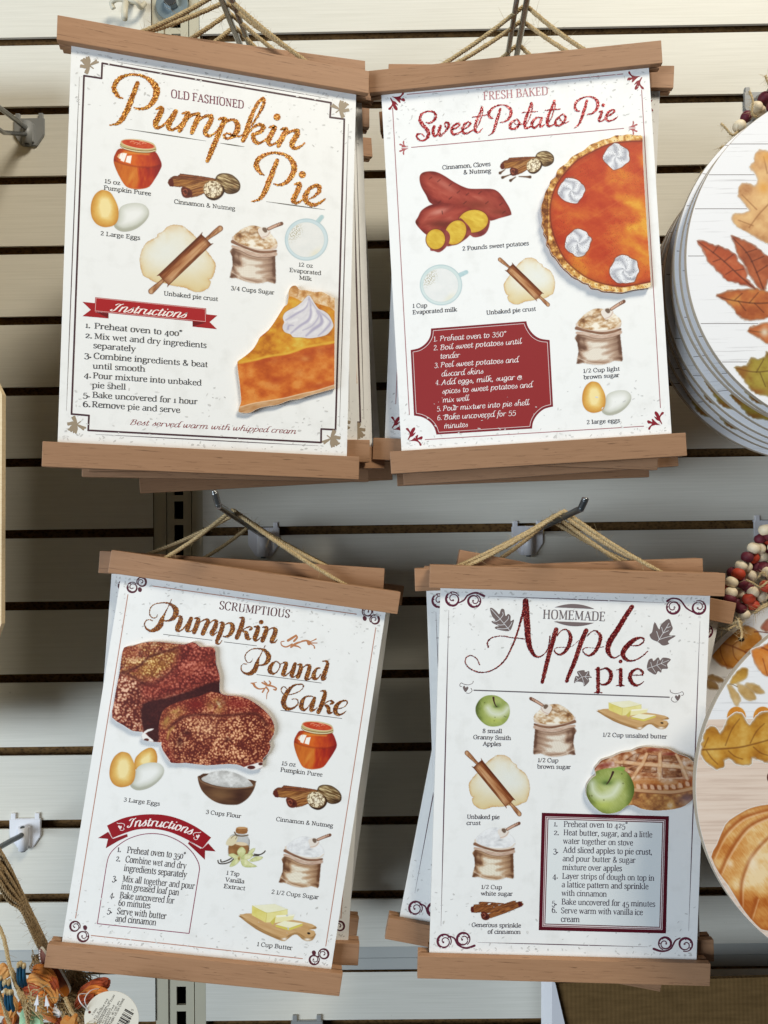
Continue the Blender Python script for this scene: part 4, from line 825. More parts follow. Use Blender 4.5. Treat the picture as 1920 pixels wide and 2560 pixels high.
title(2, M['red'], [(C_, '''180,345,10 220,350,18 270,310,26 275,265,26 240,235,18 190,235,16 140,260,22 118,310,28 140,360,34 185,410,36 205,455,34 190,500,26 150,527,18 105,515,20 85,485,18 100,460,16 140,462,14 160,485,12
262,385,28 250,430,30 260,478,26 290,470,16 320,410,12
325,380,26 310,430,30 320,478,28 355,455,16 400,400,22 405,352,22 375,345,14 368,370,12 395,415,12
430,420,14 480,400,16 515,370,20 500,355,18 460,375,24 435,425,30 455,463,24 500,455,16 540,430,12
540,420,14 590,395,16 625,357,20 605,342,18 565,365,24 545,415,30 560,453,24 610,445,16 650,420,12
740,195,24 720,250,24 685,330,28 670,400,30 680,438,26 710,440,16 745,405,8
742,198,16 740,265,12 708,360,12 690,395,10
642,293,8 720,280,12 800,268,10
850,305,8 820,295,24 805,260,28 830,217,24 890,178,16 960,172,14 1015,200,28 1030,250,32 1010,300,26 970,335,16 920,345,8
922,210,22 905,270,28 880,350,30 860,420,24 835,458,14 805,475,6
1075,320,14 1035,345,24 1018,390,30 1050,412,20 1095,388,22 1112,345,22 1085,315,14 1062,340,10 1085,368,8 1150,360,10
1232,150,22 1210,220,24 1175,310,28 1165,378,30 1185,403,22 1230,385,12
1240,155,14 1240,215,12 1215,300,10 1185,360,8
1140,248,8 1210,240,14 1295,235,8
1325,300,14 1290,297,16 1250,330,26 1238,380,28 1268,398,20 1310,355,14 1340,300,12
1338,300,22 1320,350,26 1328,388,22 1362,368,12
1462,125,22 1440,190,24 1400,285,28 1390,355,30 1410,383,22 1455,365,12
1468,130,14 1468,185,12 1440,280,10 1410,340,8
1370,225,8 1440,218,14 1520,210,8
1520,280,14 1478,325,24 1475,368,26 1518,375,18 1558,340,24 1573,292,22 1545,264,14 1515,292,12 1530,330,12 1570,350,10 1610,330,6'''),
 (D_, '''1000,315,8 965,305,24 945,265,26 965,217,24 1030,177,14 1100,167,14 1160,195,28 1178,245,32 1160,295,26 1120,335,16 1070,347,8
1068,208,24 1045,290,30 1015,380,28 985,445,20 940,482,6
1190,320,10 1218,314,22 1205,360,28 1187,403,26 1212,413,16 1250,390,10
1230,252,34 1233,253,34
1260,370,12 1310,345,16 1345,308,20 1318,300,18 1278,330,26 1260,385,28 1290,410,20 1340,395,14 1380,362,6''')], 1.1)
title(3, M['copper'], [(E_, '''358,110,5 325,180,6 285,260,16 260,310,42 240,370,58 200,410,50 150,428,28 105,405,16 85,365,10 100,325,8 140,315,7 165,330,6
215,265,5 200,295,6 160,295,7 135,255,8 145,200,8 190,160,9 260,148,10 330,155,20 385,195,46 400,240,58 380,290,48 330,325,22 275,325,10
420,282,8 445,290,34 440,340,48 415,400,50 417,428,28 450,425,14 500,370,9 540,310,8
550,305,40 525,370,48 512,420,44 540,433,14 590,400,8
585,302,8 615,305,30 620,335,46 595,400,46 582,440,44
635,345,8 690,313,16 720,330,40 695,390,46 668,455,44
730,355,8 775,322,16 803,340,40 785,400,48 757,448,44 770,468,22 810,440,8
835,347,8 865,350,34 860,400,46 830,480,44 806,540,34 830,558,12 858,525,8
880,372,10 930,348,18 962,372,44 962,420,48 935,468,36 890,488,14 870,478,8
1035,297,10 1068,300,30 1063,350,46 1035,430,46 1008,495,44
1055,430,8 1100,397,12 1140,387,14 1158,402,18 1140,415,24
1070,432,16 1098,442,34 1110,490,46 1130,513,24 1150,503,8
1180,387,10 1218,390,34 1213,430,46 1188,505,46 1210,522,18 1250,490,8
1250,340,44 1252,341,44
1265,392,10 1303,395,34 1293,450,46 1264,525,42
1310,432,8 1360,398,16 1393,418,40 1380,475,48 1357,530,44 1385,543,14 1410,515,7'''),
 (F_, '''328,97,5 300,160,6 265,225,16 250,270,38 230,330,50 190,370,44 140,375,24 100,350,12 90,310,8 110,280,7 150,280,6
205,230,6 190,258,6 155,262,7 130,220,8 140,175,8 190,135,9 260,125,12 320,140,26 358,180,44 366,220,50 345,265,38 300,290,16 260,290,8
440,252,10 400,282,34 377,330,44 392,368,34 430,373,14 468,330,10 478,282,10 445,252,9
478,282,8 520,265,8
512,262,10 540,272,34 530,320,44 512,378,44 535,393,18 585,350,8 615,300,8
630,278,34 610,340,44 597,395,40 622,407,14 650,380,7
655,287,10 688,290,34 680,350,44 657,408,40
700,322,8 745,288,16 773,305,38 760,365,44 742,422,42 770,433,14 800,405,7
880,320,10 845,327,22 817,380,42 822,422,38 855,423,16 890,380,8
905,252,10 942,250,22 953,285,36 925,370,44 907,430,42 935,428,10 942,410,6
545,525,8 520,505,8 492,525,8 500,565,8 540,588,8 620,575,8 690,540,9 713,500,10 690,482,12 620,492,18 560,550,42 517,640,50 522,700,46 560,728,36 620,715,18 660,670,10 645,630,9 600,630,8
830,612,9 780,600,12 735,608,18 702,650,40 692,708,44 720,738,26 760,710,9 805,630,8
825,622,30 802,690,44 792,742,34 830,733,12 850,712,7
885,550,10 928,555,30 918,620,44 885,710,42 863,760,40
910,690,8 960,652,12 990,647,16 1008,665,28 985,678,18
930,690,18 960,712,38 970,765,34 1000,763,12
1055,728,8 1110,713,8 1148,680,10 1143,648,12 1092,652,22 1042,700,44 1032,758,44 1070,787,26 1110,773,12 1138,750,7''')], 0.8)
title(4, M['maroon'], [(G_, '''235,725,12 205,665,10 150,635,9 100,655,10 95,710,11 140,765,11 220,800,11 320,795,11 420,745,13 500,660,15 570,520,17 620,380,19 665,220,22 690,110,26
695,90,58 700,200,66 712,350,62 725,500,54 760,600,40 810,648,20 870,628,12 920,560,12 940,440,11
322,550,16 315,500,14 360,457,10 460,439,9 560,456,9 690,468,10
1000,375,46 970,480,46 930,620,44 890,780,40 862,900,34
1010,440,8 1050,387,11 1100,374,14 1138,420,32 1142,480,40 1108,570,36 1050,623,24 1002,613,13 982,580,10 1010,555,7 1090,550,4 1160,540,4 1230,480,5
1300,385,46 1250,500,46 1190,680,42 1140,800,38 1105,890,34
1310,440,8 1360,392,11 1400,389,16 1438,430,32 1438,490,38 1398,580,34 1340,633,22 1287,618,13 1267,580,10 1300,555,7 1400,560,4 1480,545,5'''),
 (H_, '''798,148,44 730,250,48 650,380,52 580,490,56 557,570,50 577,628,36 620,658,16 680,630,9
790,535,10 860,532,13 910,502,15 913,468,17 870,457,22 800,492,46 732,560,52 707,620,48 732,668,36 790,688,20 860,668,14 920,625,12 955,592,10
460,765,38 460,880,38 460,1000,34
422,1005,9 460,1001,14 500,1006,9
430,772,8 462,766,18
480,777,9 540,763,20 583,800,38 588,850,40 563,903,32 510,928,18 480,913,9
685,775,38 685,850,38 685,930,36
642,936,9 685,932,14 722,937,9
645,779,8 685,770,18
683,693,36 685,694,36
780,829,9 840,830,9 905,828,11
903,830,16 903,795,26 860,768,18 802,792,32 777,850,40 797,903,38 840,933,26 880,923,15 915,895,8''')], 0.9)
# ---------------- sign 1
i1 = Ink(PL[1]); DK = (72, 46, 52)
P = pts('255.5,158 827.5,257 825,293.3 860.7,298 838.8,1074.3 803,1072.5 802.5,1106.3 220.5,1075.8 222.5,1038.8 178.8,1035 210,189.2 254,196')
for a, b in zip(P, P[1:] + P[:1]): i1.stroke([a, b], DK, 4.6)
for a, b in (((292, 155), (820.6, 246)), ((198.5, 192), (166, 1027)), ((871, 310), (848.7, 1067)), ((240, 1086), (796, 1114.5))): taper(i1, a, b, 2.4, (80, 62, 66))
def flower(ink, c, fx, fy, col=(156, 140, 118)):
    for st in ('0,0,5 -14,-30,22 -38,-66,22 -40,-62,14', '0,0,5 -14,-30,22 -26,-76,18', '0,0,5 -40,-14,24 -84,0,18', '0,0,5 -40,-8,24 -92,-14,10', '0,0,5 -36,26,34 -70,50,20 -84,48,12', '0,0,5 -36,30,34 -56,66,16', '0,0,5 -12,44,32 -10,84,14', '0,0,5 -18,44,30 -32,80,12', '0,0,5 36,22,20 84,34,14', '0,0,5 36,22,18 66,52,12', '-4,2,8 36,-28,8'):
        ink.stroke([(c[0] + fx * x / 4, c[1] + fy * y / 4, w / 2.9) for x, y, w in pts(st)], col)
flower(i1, (192, 1061), 1, 1); flower(i1, (224, 164), 1, -1); flower(i1, (849, 274), -1, -1); flower(i1, (827, 1096), -1, 1)
def flecks(ink, n, seed, N=340):
    rr = np.random.RandomState(seed); hw, hh = SW / 2000, SH / 2000
    for _ in range(N):
        x = rr.uniform(-hw + .003, hw - .003); q = rr.random_sample() ** 2.4; z = (1 if rr.random_sample() < .5 else -1) * (hh - .003 - q * .048)
        if rr.random_sample() < .3: x = math.copysign(hw - .004 - rr.random_sample() ** 2 * .05, x)
        l = rr.uniform(.0005, .0019); w = l * rr.uniform(.3, .6); an = rr.normal(.15, .7); c, s = math.cos(an), math.sin(an); g = int(rr.uniform(198, 222))
        P = [(l * math.cos(t) * rr.uniform(.6, 1.1), w * math.sin(t) * rr.uniform(.6, 1.1)) for t in np.linspace(0, 6.28, 7)[:-1]]
        ink.tri([(x + a * c - b * s, z + a * s + b * c) for a, b in P], [list(range(6))], (g, g - 1, g - 4), None, True)
f1 = Ink(PL[1], -0.00003); flecks(f1, 1, 5); tag(f1.g.build('printed_flecks', BOARD[1]), kind='stuff')
o = i1.g.build('printed_border', BOARD[1])
i1 = Ink(PL[1], -0.0001)
for fr, a, b in ((A_, (210, 648), (1020, 770)), (A_, (1155, 790), (1405, 828)), (B_, (820, 1135), (1410, 1217))): taper(i1, fpt(fr, a), fpt(fr, b), 2.6, (104, 98, 88))
i1.text('OLD FASHIONED', fpt(A_, (670, 335)), fpt(A_, (1397, 447)), 20, (116, 40, 66), ref=70, wt=(11, 6.5))
lines(i1, FJ, [('15 oz', (247, 510), (402, 530)), ('Pumpkin Puree', (238, 575), (708, 637)), ('Cinnamon & Nutmeg', (942, 714), (1550, 785)), ('2 Large Eggs', (205, 1032), (600, 1078))], 7.4, (62, 62, 62), **SLAB)
lines(i1, FK, [('Unbaked pie crust', (318, 792), (857, 850)), ('3/4 Cups Sugar', (988, 740), (1422, 785))], 7.4, (62, 62, 62), **SLAB)
lines(i1, FL, [('12 oz', (1108, 782), (1295, 800)), ('Evaporated', (985, 854), (1405, 898)), ('Milk', (1115, 957), (1277, 974))], 7.2, (62, 62, 62), **SLAB)
I1 = (190, 730, 3.998)
lines(i1, I1, [('1.', (95, 357), (142, 362)), ('Preheat oven to 400°', (185, 366), (1058, 442)), ('2.', (92, 458), (160, 465)), ('Mix wet and dry ingredients', (185, 468), (1303, 560)), ('separately', (175, 560), (595, 596)), ('3.', (82, 653), (155, 658)), ('Combine ingredients & beat', (178, 665), (1315, 752)), ('until smooth', (170, 765), (690, 797)), ('4.', (80, 850), (150, 858)), ('Pour mixture into unbaked', (170, 862), (1253, 936)), ('pie shell', (163, 957), (497, 977)), ('5.', (68, 1047), (140, 1052)), ('Bake uncovered for 1 hour', (165, 1055), (1212, 1122)), ('6.', (70, 1148), (145, 1150)), ('Remove pie and serve', (160, 1150), (1038, 1208))], 10.3, (62, 62, 66), wt=(10.6, 5.2))
i1.text('Best served warm with whipped cream', (324, 1061.5), (738, 1084.5), 9.3, (134, 40, 52), font='script', slant=0.28, wt=(7.0, 3.2))
i1.g.build('printed_text', BOARD[1])
RB = (162, 28, 32)
ib = Ink(PL[1], -0.0001)
def fp(fr, sx): return [fpt(fr, p) for p in pts(sx)]
ib.poly(fp(I1, '65,98 190,112 190,200 325,212 325,264 65,241 148,178'), RB); ib.poly(fp(I1, '1165,292 1300,300 1300,222 1412,235 1335,300 1408,371 1165,346'), RB)
ib.poly(fp(I1, '198,200 325,212 325,262'), (108, 14, 20)); ib.poly(fp(I1, '1165,292 1300,306 1166,345'), (108, 14, 20)); ib.poly(fp(I1, '193,52 1300,164 1302,306 182,196'), (168, 30, 34))
q = fp(I1, '201,60 1292,171 1294,296 192,188')
for a, b in zip(q, q[1:] + q[:1]): ib.stroke([a, b], (226, 190, 184), 1.0)
ib.text('Instructions', fpt(I1, (352, 190)), fpt(I1, (1085, 260)), 14, (248, 238, 230), font='script', slant=0.45, wt=(10.5, 3.6)); ib.g.build('ribbon_banner', BOARD[1])
def pic(n, name, fn, src, fr, dst, box, step=0.85, gain=1.0, **k):
    M2 = mapto(src, fr, dst) if dst is not None else frame(*fr)
    s = Cv(bbox(M2, *box), step, M2); fn(s, **k); return s.build(name, PL[n], BOARD[n], gain=gain)
JAR = (330, 60, 820, 580); EGG = (100, 570, 700, 1005); SPI = (875, 400, 1615, 695); DGH = (70, 80, 845, 770); PIN = (150, 80, 915, 795); SAK = (165, 170, 915, 1030); CUP = (910, 80, 1510, 715)
def draw_crust(s): draw_dough(s); draw_pin(s)
CR = (70, 78, 920, 795)
pic(1, 'jar_picture', draw_jar, None, FJ, None, JAR); pic(1, 'egg_picture', draw_eggs, None, FJ, None, EGG); pic(1, 'spice_picture', draw_spice, None, FJ, None, SPI)
pic(1, 'pie_crust_picture', draw_crust, None, FK, None, CR); pic(1, 'sugar_sack_picture', draw_sack, None, FL, None, SAK); pic(1, 'milk_cup_picture', draw_cup, None, FL, None, CUP)
def raised(n, name, fr, outline, painter, th=0.0032, smooth=3, edge=(196, 150, 100), wob=0):
    "cut-out glued on the board: real thickness, painted front"
    P = crom(pts(outline), smooth, True) if smooth else np.array(pts(outline)); PX = np.array([fpt(fr, p) for p in P])
    x, z = PL[n].loc(PX[:, 0], PX[:, 1]); g = G(); N = len(P)
    em = bpy.data.materials.get('cutout_edge_%d' % n) or plain('cutout_edge_%d' % n, edge, 0.6, 0.3, 0, 0.15, 200)
    b = 0.0004; cx, cz = x.mean(), z.mean()
    vs = [(x[i], -0.00002, z[i]) for i in range(N)] + [(x[i], -th + b, z[i]) for i in range(N)] + [(x[i] + (cx - x[i]) * .006, -th, z[i] + (cz - z[i]) * .006) for i in range(N)]
    fs = [[i, (i + 1) % N, N + (i + 1) % N, N + i] for i in range(N)] + [[N + i, N + (i + 1) % N, 2 * N + (i + 1) % N, 2 * N + i] for i in range(N)]
    g.add(vs, fs, em)
    from mathutils.geometry import tessellate_polygon
    t = tessellate_polygon([[Vector((x[i], z[i], 0)) for i in range(N)]]); g.add(vs[2 * N:], [list(f) for f in t], em)
    bm = bmesh.new(); o = g.build(name, SIGN[n]); bm.from_mesh(o.data); bmesh.ops.recalc_face_normals(bm, faces=bm.faces); bm.to_mesh(o.data); bm.free()
    M2 = frame(*fr); s = Cv((PX[:, 0].min() - 2, PX[:, 1].min() - 2, PX[:, 0].max() + 2, PX[:, 1].max() + 2), 0.9, M2); m = s.poly(P, soft=s.aa * .4); s.out = m
    painter(s, m); s.a = (m > 0.5) * 1.0
    # keep only points inside the outline, lifted just above the front
    s.build('painted_front', PL[n], o, y=-th - 0.00012)
    return o
def paint_slice(s, m):
    n = s.fbm(170, 120, 3); n2 = s.fbm(60, 50, 8)
    s.over(rampc(np.clip(n * 1.5 - .3 + (s.V - 1000) / 2600, 0, 1), (0, (176, 74, 24)), (.4, (198, 96, 32)), (.7, (212, 118, 44)), (1, (222, 140, 64))), m)
    s.tint((168, 62, 26), s.line(pts('400,1250 640,1190 900,1180 1100,1120 1568,1010'), 90, 60) * .6 * m * n2 * 1.6); s.tint((150, 56, 22), np.clip(s.fbm(26, 26, 12) * 3 - 2.0, 0, 1) * m * .4); s.tint((160, 48, 20), s.blob(700, 1500, 110, 60) * .45); s.tint((160, 48, 20), s.blob(1330, 1580, 160, 40, -.15) * .5); s.tint((226, 160, 90), s.blob(1130, 1180, 70, 40) * .6 + s.blob(1050, 1390, 80, 60) * .35)
    top = s.poly(pts('135,1240 400,1205 600,1160 850,1120 1050,1060 1150,1020 1400,985 1580,950 1580,200 1000,200 880,240 860,370 780,480 600,760 440,900 360,1045 150,1200'), 10)
    s.tint(rampc(np.clip(s.fbm(150, 110, 21) * 1.4 - .25 + s.blob(960, 940, 260, 120) * .35 - s.blob(1500, 800, 160, 140) * .5 - s.blob(560, 860, 160, 160, .6) * .25, 0, 1), (0, (176, 96, 22)), (.35, (206, 134, 36)), (.65, (216, 156, 46)), (1, (222, 190, 80))), top * m)
    s.tint((226, 180, 64), s.line(pts('160,1245 400,1195 600,1140 850,1105 1000,1060 1120,1010 1560,930'), 30, 10) * .7 * m); s.tint((230, 196, 90), s.line(pts('880,330 1000,345 1080,360'), 30, 20) * .4 * m)
    cr = s.poly(pts('880,262 930,262 1000,288 1080,335 1180,330 1270,352 1400,392 1500,422 1570,475 1580,100 900,80 880,180'), 6); s.tint(rampc(np.clip(s.fbm(70, 60, 31) * 1.7 - .35 + (s.V - 250) / 600, 0, 1), (0, (176, 118, 62)), (.4, (206, 156, 98)), (.8, (224, 190, 148)), (1, (232, 212, 180))), cr * m)
    s.tint((140, 80, 36), (s.line(pts('1020,130 1030,200 1015,260'), 14, 9) * .5 + s.line(pts('1480,250 1500,300 1490,350'), 12, 9) * .5) * m)
    bt = s.poly(pts('100,1900 170,1890 400,1832 800,1765 1100,1690 1300,1648 1580,1562 1580,2100 100,2100'), 5); s.tint(lerp((176, 120, 70), (220, 186, 146), s.fbm(120, 26, 41, 3, -.2)), bt * m); s.tint((240, 226, 204), s.line(pts('180,1888 400,1830 800,1764 1100,1690 1300,1648 1570,1562'), 12, 6) * .7 * m)
    w = s.poly(pts('1200,250 1260,340 1330,440 1400,470 1480,530 1530,620 1550,700 1500,780 1440,830 1330,860 1200,878 1080,865 960,860 920,820 840,790 805,740 805,690 825,640 805,580 830,510 900,460 1000,410 1090,340 1150,270'), 5, 3)
    s.tint((120, 70, 40), np.clip(1 - np.abs(s.sd) / 14, 0, 1) * .35 * m); s.tint(lerp((204, 200, 208), (232, 229, 230), s.fbm(120, 60, 51, 3, -.7)), w)
    for st in ('1190,270,6 1150,420,20 1000,520,26 850,610,14', '1195,280,6 1220,450,26 1190,600,36 1050,700,30 930,800,20', '1200,300,6 1300,450,14 1370,560,34 1370,660,46 1250,750,36 1150,840,24', '1330,470,8 1480,600,20 1500,660,30 1420,760,26 1330,840,16', '880,740,26 900,690,20 960,690,12', '1300,480,8 1330,560,16 1240,690,14 1100,760,10'): s.tint((164, 158, 186), s.line(pts(st), 1, 12) * .75 * w)
    for st in ('1170,330,10 1100,430,20 980,480,16', '1230,420,10 1270,520,26 1220,640,26', '1400,560,10 1440,640,24 1400,720,22', '1010,600,30 900,640,26'): s.tint((244, 242, 242), s.line(pts(st), 1, 18) * .7 * w)
    s.tint((236, 200, 140), np.exp(np.minimum(s.poly(pts('0,0 1,0 1,1')) * 0 - 9, 0)) * 0)
SL = (570, 700, 5.925)
raised(1, 'raised_pie_slice', SL, '890,260 895,180 930,120 980,100 1010,115 1060,165 1150,170 1280,200 1340,190 1400,200 1480,245 1560,290 1568,330 1568,960 1566,1560 1562,1612 1480,1640 1300,1690 1160,1730 1050,1770 900,1790 730,1855 560,1880 420,1920 330,1970 230,1975 155,1955 165,1890 190,1800 178,1620 165,1500 148,1380 135,1240 165,1200 250,1140 360,1045 430,940 470,860 590,760 680,640 780,480 830,405 870,375', paint_slice, edge=(206, 166, 110))
# ---------------- sign 2
LN = (168, 112, 116); RD = (134, 28, 42); PK = (178, 100, 100)
i2 = Ink(PL[2])
for a, b in (((1018, 236), (1557, 185)), ((981.5, 270), (1023.4, 1036.5)), ((1604, 225), (1651, 1019)), ((1063, 1099), (1609, 1065.5)), ((1028.8, 368.5), (1559, 321))): i2.stroke([a, b], LN, 2.1)
FA = pts('290,620 420,625 520,590 560,510 595,510 595,560 510,655 600,660 630,720 600,745 520,710 500,700 515,775 480,770 420,710 350,650')
FB2 = pts('250,660 275,655 320,720 390,750 450,830 440,840 390,815 440,910 435,960 400,965 350,920 320,860 300,890 260,950 210,945 215,910 280,850 300,780')
SA = pts('720,1885 640,1850 615,1800 615,1735 590,1730 575,1780 590,1830 520,1800 490,1815 500,1840 560,1860 540,1885 570,1895 650,1893')
def fleur(c, fx, fy, swap=False):
    for P in (FA, FB2):
        Q = []
        for x, y in P:
            dx, dy = (x - 265) / 10.06, (y - 640) / 10.06
            if swap: dx, dy = dy, dx
            Q.append((c[0] + fx * dx, c[1] + fy * dy))
        i2.poly(Q, RD, 3)
fleur((976.5, 243.5), 1, 1); fleur((1604, 192), -1, 1); fleur((1020.5, 1101), 1, -1); fleur((1654, 1061), -1, -1)
for c, f in (((1021, 369.5), 1), ((1571, 320), -1)):
    for g_ in (1, -1): i2.poly([(c[0] + f * (x - 720) / 10.06, c[1] + g_ * (y - 1905) / 10.06) for x, y in SA], PK, 3)
FP = (1010, 790, 3.998)
q = crom(pts('1222,52 1240,110 1290,180 1360,225 1455,240'), 4).tolist() + crom(pts('1490,905 1400,930 1330,990 1290,1060 1280,1125'), 4).tolist() + crom(pts('325,1185 300,1110 250,1050 180,1010 100,995'), 4).tolist() + crom(pts('67,340 150,320 220,270 262,200 270,125'), 4).tolist()
q = np.array(q); ctr = np.array((765, 615))
i2.poly([fpt(FP, p) for p in q], (124, 32, 40)); 
q2 = crom(pts('1200,76 1222,130 1275,205 1350,250 1433,262'), 4).tolist() + crom(pts('1467,885 1385,910 1310,975 1270,1045 1258,1103'), 4).tolist() + crom(pts('347,1162 322,1095 265,1030 190,988 122,972'), 4).tolist() + crom(pts('90,360 165,342 238,288 283,215 293,147'), 4).tolist()
q2 = [fpt(FP, p) for p in q2]; i2.poly(q2, (144, 42, 44))
for a, b in zip(q2, q2[1:] + q2[:1]): i2.stroke([a, b], (226, 206, 204), 1.3, caps=False)
i2.g.build('printed_border', BOARD[2])
i2 = Ink(PL[2], -0.00018); BK = (62, 58, 64)
i2.text('FRESH BAKED', fpt(C_, (755, 122)), fpt(C_, (1400, 67)), 20.5, (186, 124, 128), ref=70, wt=(10.5, 3.4))
FS = (1030, 370, 3.998); F3 = (1010, 620, 3.998); F4 = (1400, 730, 5.53)
lines(i2, FS, [('Cinnamon, Cloves', (305, 215), (785, 178)), ('& Nutmeg', (517, 262), (790, 246)), ('2 Pounds sweet potatoes', (505, 1026), (1168, 970))], 7.3, BK, **SLAB)
lines(i2, F3, [('1 Cup', (88, 598), (232, 592)), ('Evaporated milk', (88, 663), (530, 632)), ('Unbaked pie crust', (825, 666), (1318, 626))], 7.2, BK, **SLAB)
lines(i2, F4, [('1/2 Cup light', (325, 1118), (825, 1085)), ('brown sugar', (330, 1206), (820, 1172)), ('2 large eggs', (370, 1826), (830, 1798))], 7.0, BK, **SLAB)
lines(i2, FP, [('1.', (298, 258), (335, 252)), ('Preheat oven to 350°', (358, 252), (1018, 205)), ('2.', (295, 345), (340, 342)), ('Boil sweet potatoes until', (362, 340), (1170, 278)), ('tender', (362, 428), (555, 415)), ('3.', (303, 520), (348, 518)), ('Peel sweet potatoes and', (365, 515), (1140, 462)), ('discard skins', (375, 605), (790, 575)), ('4.', (315, 690), (355, 690)), ('Add eggs, milk, sugar &', (372, 690), (1178, 632)), ('spices to sweet potatoes and', (382, 778), (1280, 712)), ('mix well', (388, 866), (645, 845)), ('5.', (330, 955), (372, 950)), ('Pour mixture into pie shell', (388, 950), (1245, 890)), ('6.', (332, 1042), (378, 1040)), ('Bake uncovered for 55', (400, 1037), (1115, 995)), ('minutes', (402, 1125), (635, 1108))], 9.2, (246, 236, 234), font='script', slant=0.12, wt=(7.2, 4.6), old=False)
i2.g.build('printed_text', BOARD[2])
pic(2, 'spice_picture', lambda s: (draw_spice(s)), [(890, 500), (1600, 530), (1340, 685)], FS, [(888, 180), (1418, 100), (1225, 258)], SPI)
s_ = Cv((1030 + 860 / 3.998, 370 + 200 / 3.998, 1030 + 1210 / 3.998, 370 + 350 / 3.998), 0.85, frame(*FS)); draw_cloves(s_); s_.build('clove_picture', PL[2], BOARD[2])
def draw_potatoes(s):
    def skin(P, seed, rot):
        m = s.poly(P, 3, 4); n = s.fbm(160, 60, seed, 4, rot); d = np.clip(-s.sd / 80, 0, 1)
        s.over(rampc(np.clip(d * .55 + (n - .5) * .9 + .12, 0, 1), (0, (112, 36, 32)), (.35, (146, 54, 44)), (.7, (168, 72, 58)), (1, (190, 100, 82))), m); return m
    P1 = pts('75,300 95,255 150,235 230,237 310,270 420,340 520,390 600,408 780,408 850,430 900,480 940,540 975,600 993,655 980,672 880,700 760,725 600,640 400,600 200,560 140,470 90,380')
    m = skin(P1, 3, .5); s.tint((206, 130, 112), (s.blob(330, 370, 120, 34, .6) * .55) * m); s.tint((96, 34, 26), s.blob(110, 250, 30, 20) * m * .8); s.tint((120, 50, 34), (s.blob(640, 570, 160, 50) + s.blob(860, 640, 90, 30)) * m * .6)
    for x, y in ((185, 300), (270, 325), (385, 365), (465, 438), (385, 500), (555, 460), (680, 445), (750, 545), (890, 560), (920, 640), (530, 545), (275, 540)): s.tint((78, 26, 22), s.line([(x - 14, y + 12), (x + 12, y - 10)], 7, 5) * .75)
    m = skin(pts('35,745 60,690 100,620 200,565 350,553 480,570 600,615 500,720 400,800 200,870 150,870 90,820'), 9, -.3); s.tint((214, 150, 134), s.blob(270, 635, 90, 28, -.3) * .7 * m); s.tint((90, 34, 24), (s.blob(300, 760, 140, 40) * .7 + s.blob(45, 750, 26)) * m); s.tint((60, 24, 20), s.line([(300, 630), (305, 660)], 8, 4) * .7)
    for side, cx, cy, rx, ry, ro in (('460,700 600,620 760,700 776,760 740,850 660,890 580,870', 612, 732, 148, 112, -.15), ('460,712 530,740 585,810 580,870 480,950 400,975 350,960', 435, 845, 98, 128, .55), ('250,812 320,810 370,850 380,910 350,980 280,1040 220,1030 180,1005', 236, 912, 94, 100, .1)):
        m = s.poly(pts(side), 3, 3); s.over(lerp((104, 34, 36), (168, 84, 74), s.fbm(50, 50, 5)), m)
        e = s.ell(cx, cy, rx + 7, ry + 7, ro); s.over((120, 56, 30), e); e = s.ell(cx, cy, rx, ry, ro); s.over(lerp((196, 152, 40), (232, 204, 84), s.fbm(70, 30, 7, 3, .4)), e); s.tint((206, 128, 40), np.clip(1 - np.abs(s.ell(cx, cy, rx - 8, ry - 8, ro, 7) - .5) * 3, 0, 1) * .4)
pic(2, 'sweet_potato_picture', draw_potatoes, None, FS, None, (25, 225, 1000, 1050))
pic(2, 'milk_cup_picture', lambda s: draw_cup(s, True, (1470, 285), (1555, 245)), [(1210, 422), (925, 422), (1210, 702)], F3, [(370, 369), (162, 369), (370, 571)], (910, 120, 1620, 715))
pic(2, 'pie_crust_picture', draw_crust, [(885, 110), (190, 765), (835, 490)], F3, [(955, 105), (1440, 575), (997, 372)], CR)
pic(2, 'sugar_sack_picture', draw_sack, [(880, 200), (185, 930), (790, 1010)], F4, [(885, 122), (230, 990), (858, 955)], SAK)
pic(2, 'egg_picture', draw_eggs, [(235, 580), (265, 950), (690, 800)], F4, [(455, 1237), (490, 1668), (985, 1452)], EGG)
def cream_rosette(s, cx, cy, r, m, ph):
    wz = s.fbm(r * .7, r * .7, int(ph * 20), 2) - .5; th = np.arctan2(s.V - cy, s.U - cx) + wz * 1.3; d = np.hypot(s.U - cx, s.V - cy) / r + wz * .08; e = np.clip((1.0 + .07 * np.cos(4 * th + ph) - d) * r / 4, 0, 1)
    sw = np.sin(4 * (th + d * 1.6) + ph); s.tint((110, 76, 60), np.clip((1.10 + .07 * np.cos(4 * th + ph) - d) * r / 14, 0, 1) * .55)
    s.tint(rampc(np.clip(.62 + sw * .34 + (s.fbm(60, 60, 77) - .5) * .25 - d * .1, 0, 1), (0, (158, 158, 168)), (.45, (204, 205, 210)), (1, (240, 240, 242))), e)
    s.tint((56, 54, 58), ((s.speck(17, int(ph * 10)) < .2) * np.clip(s.fbm(70, 70, 5) * 2.4 - .8, 0, 1) * e * .85))
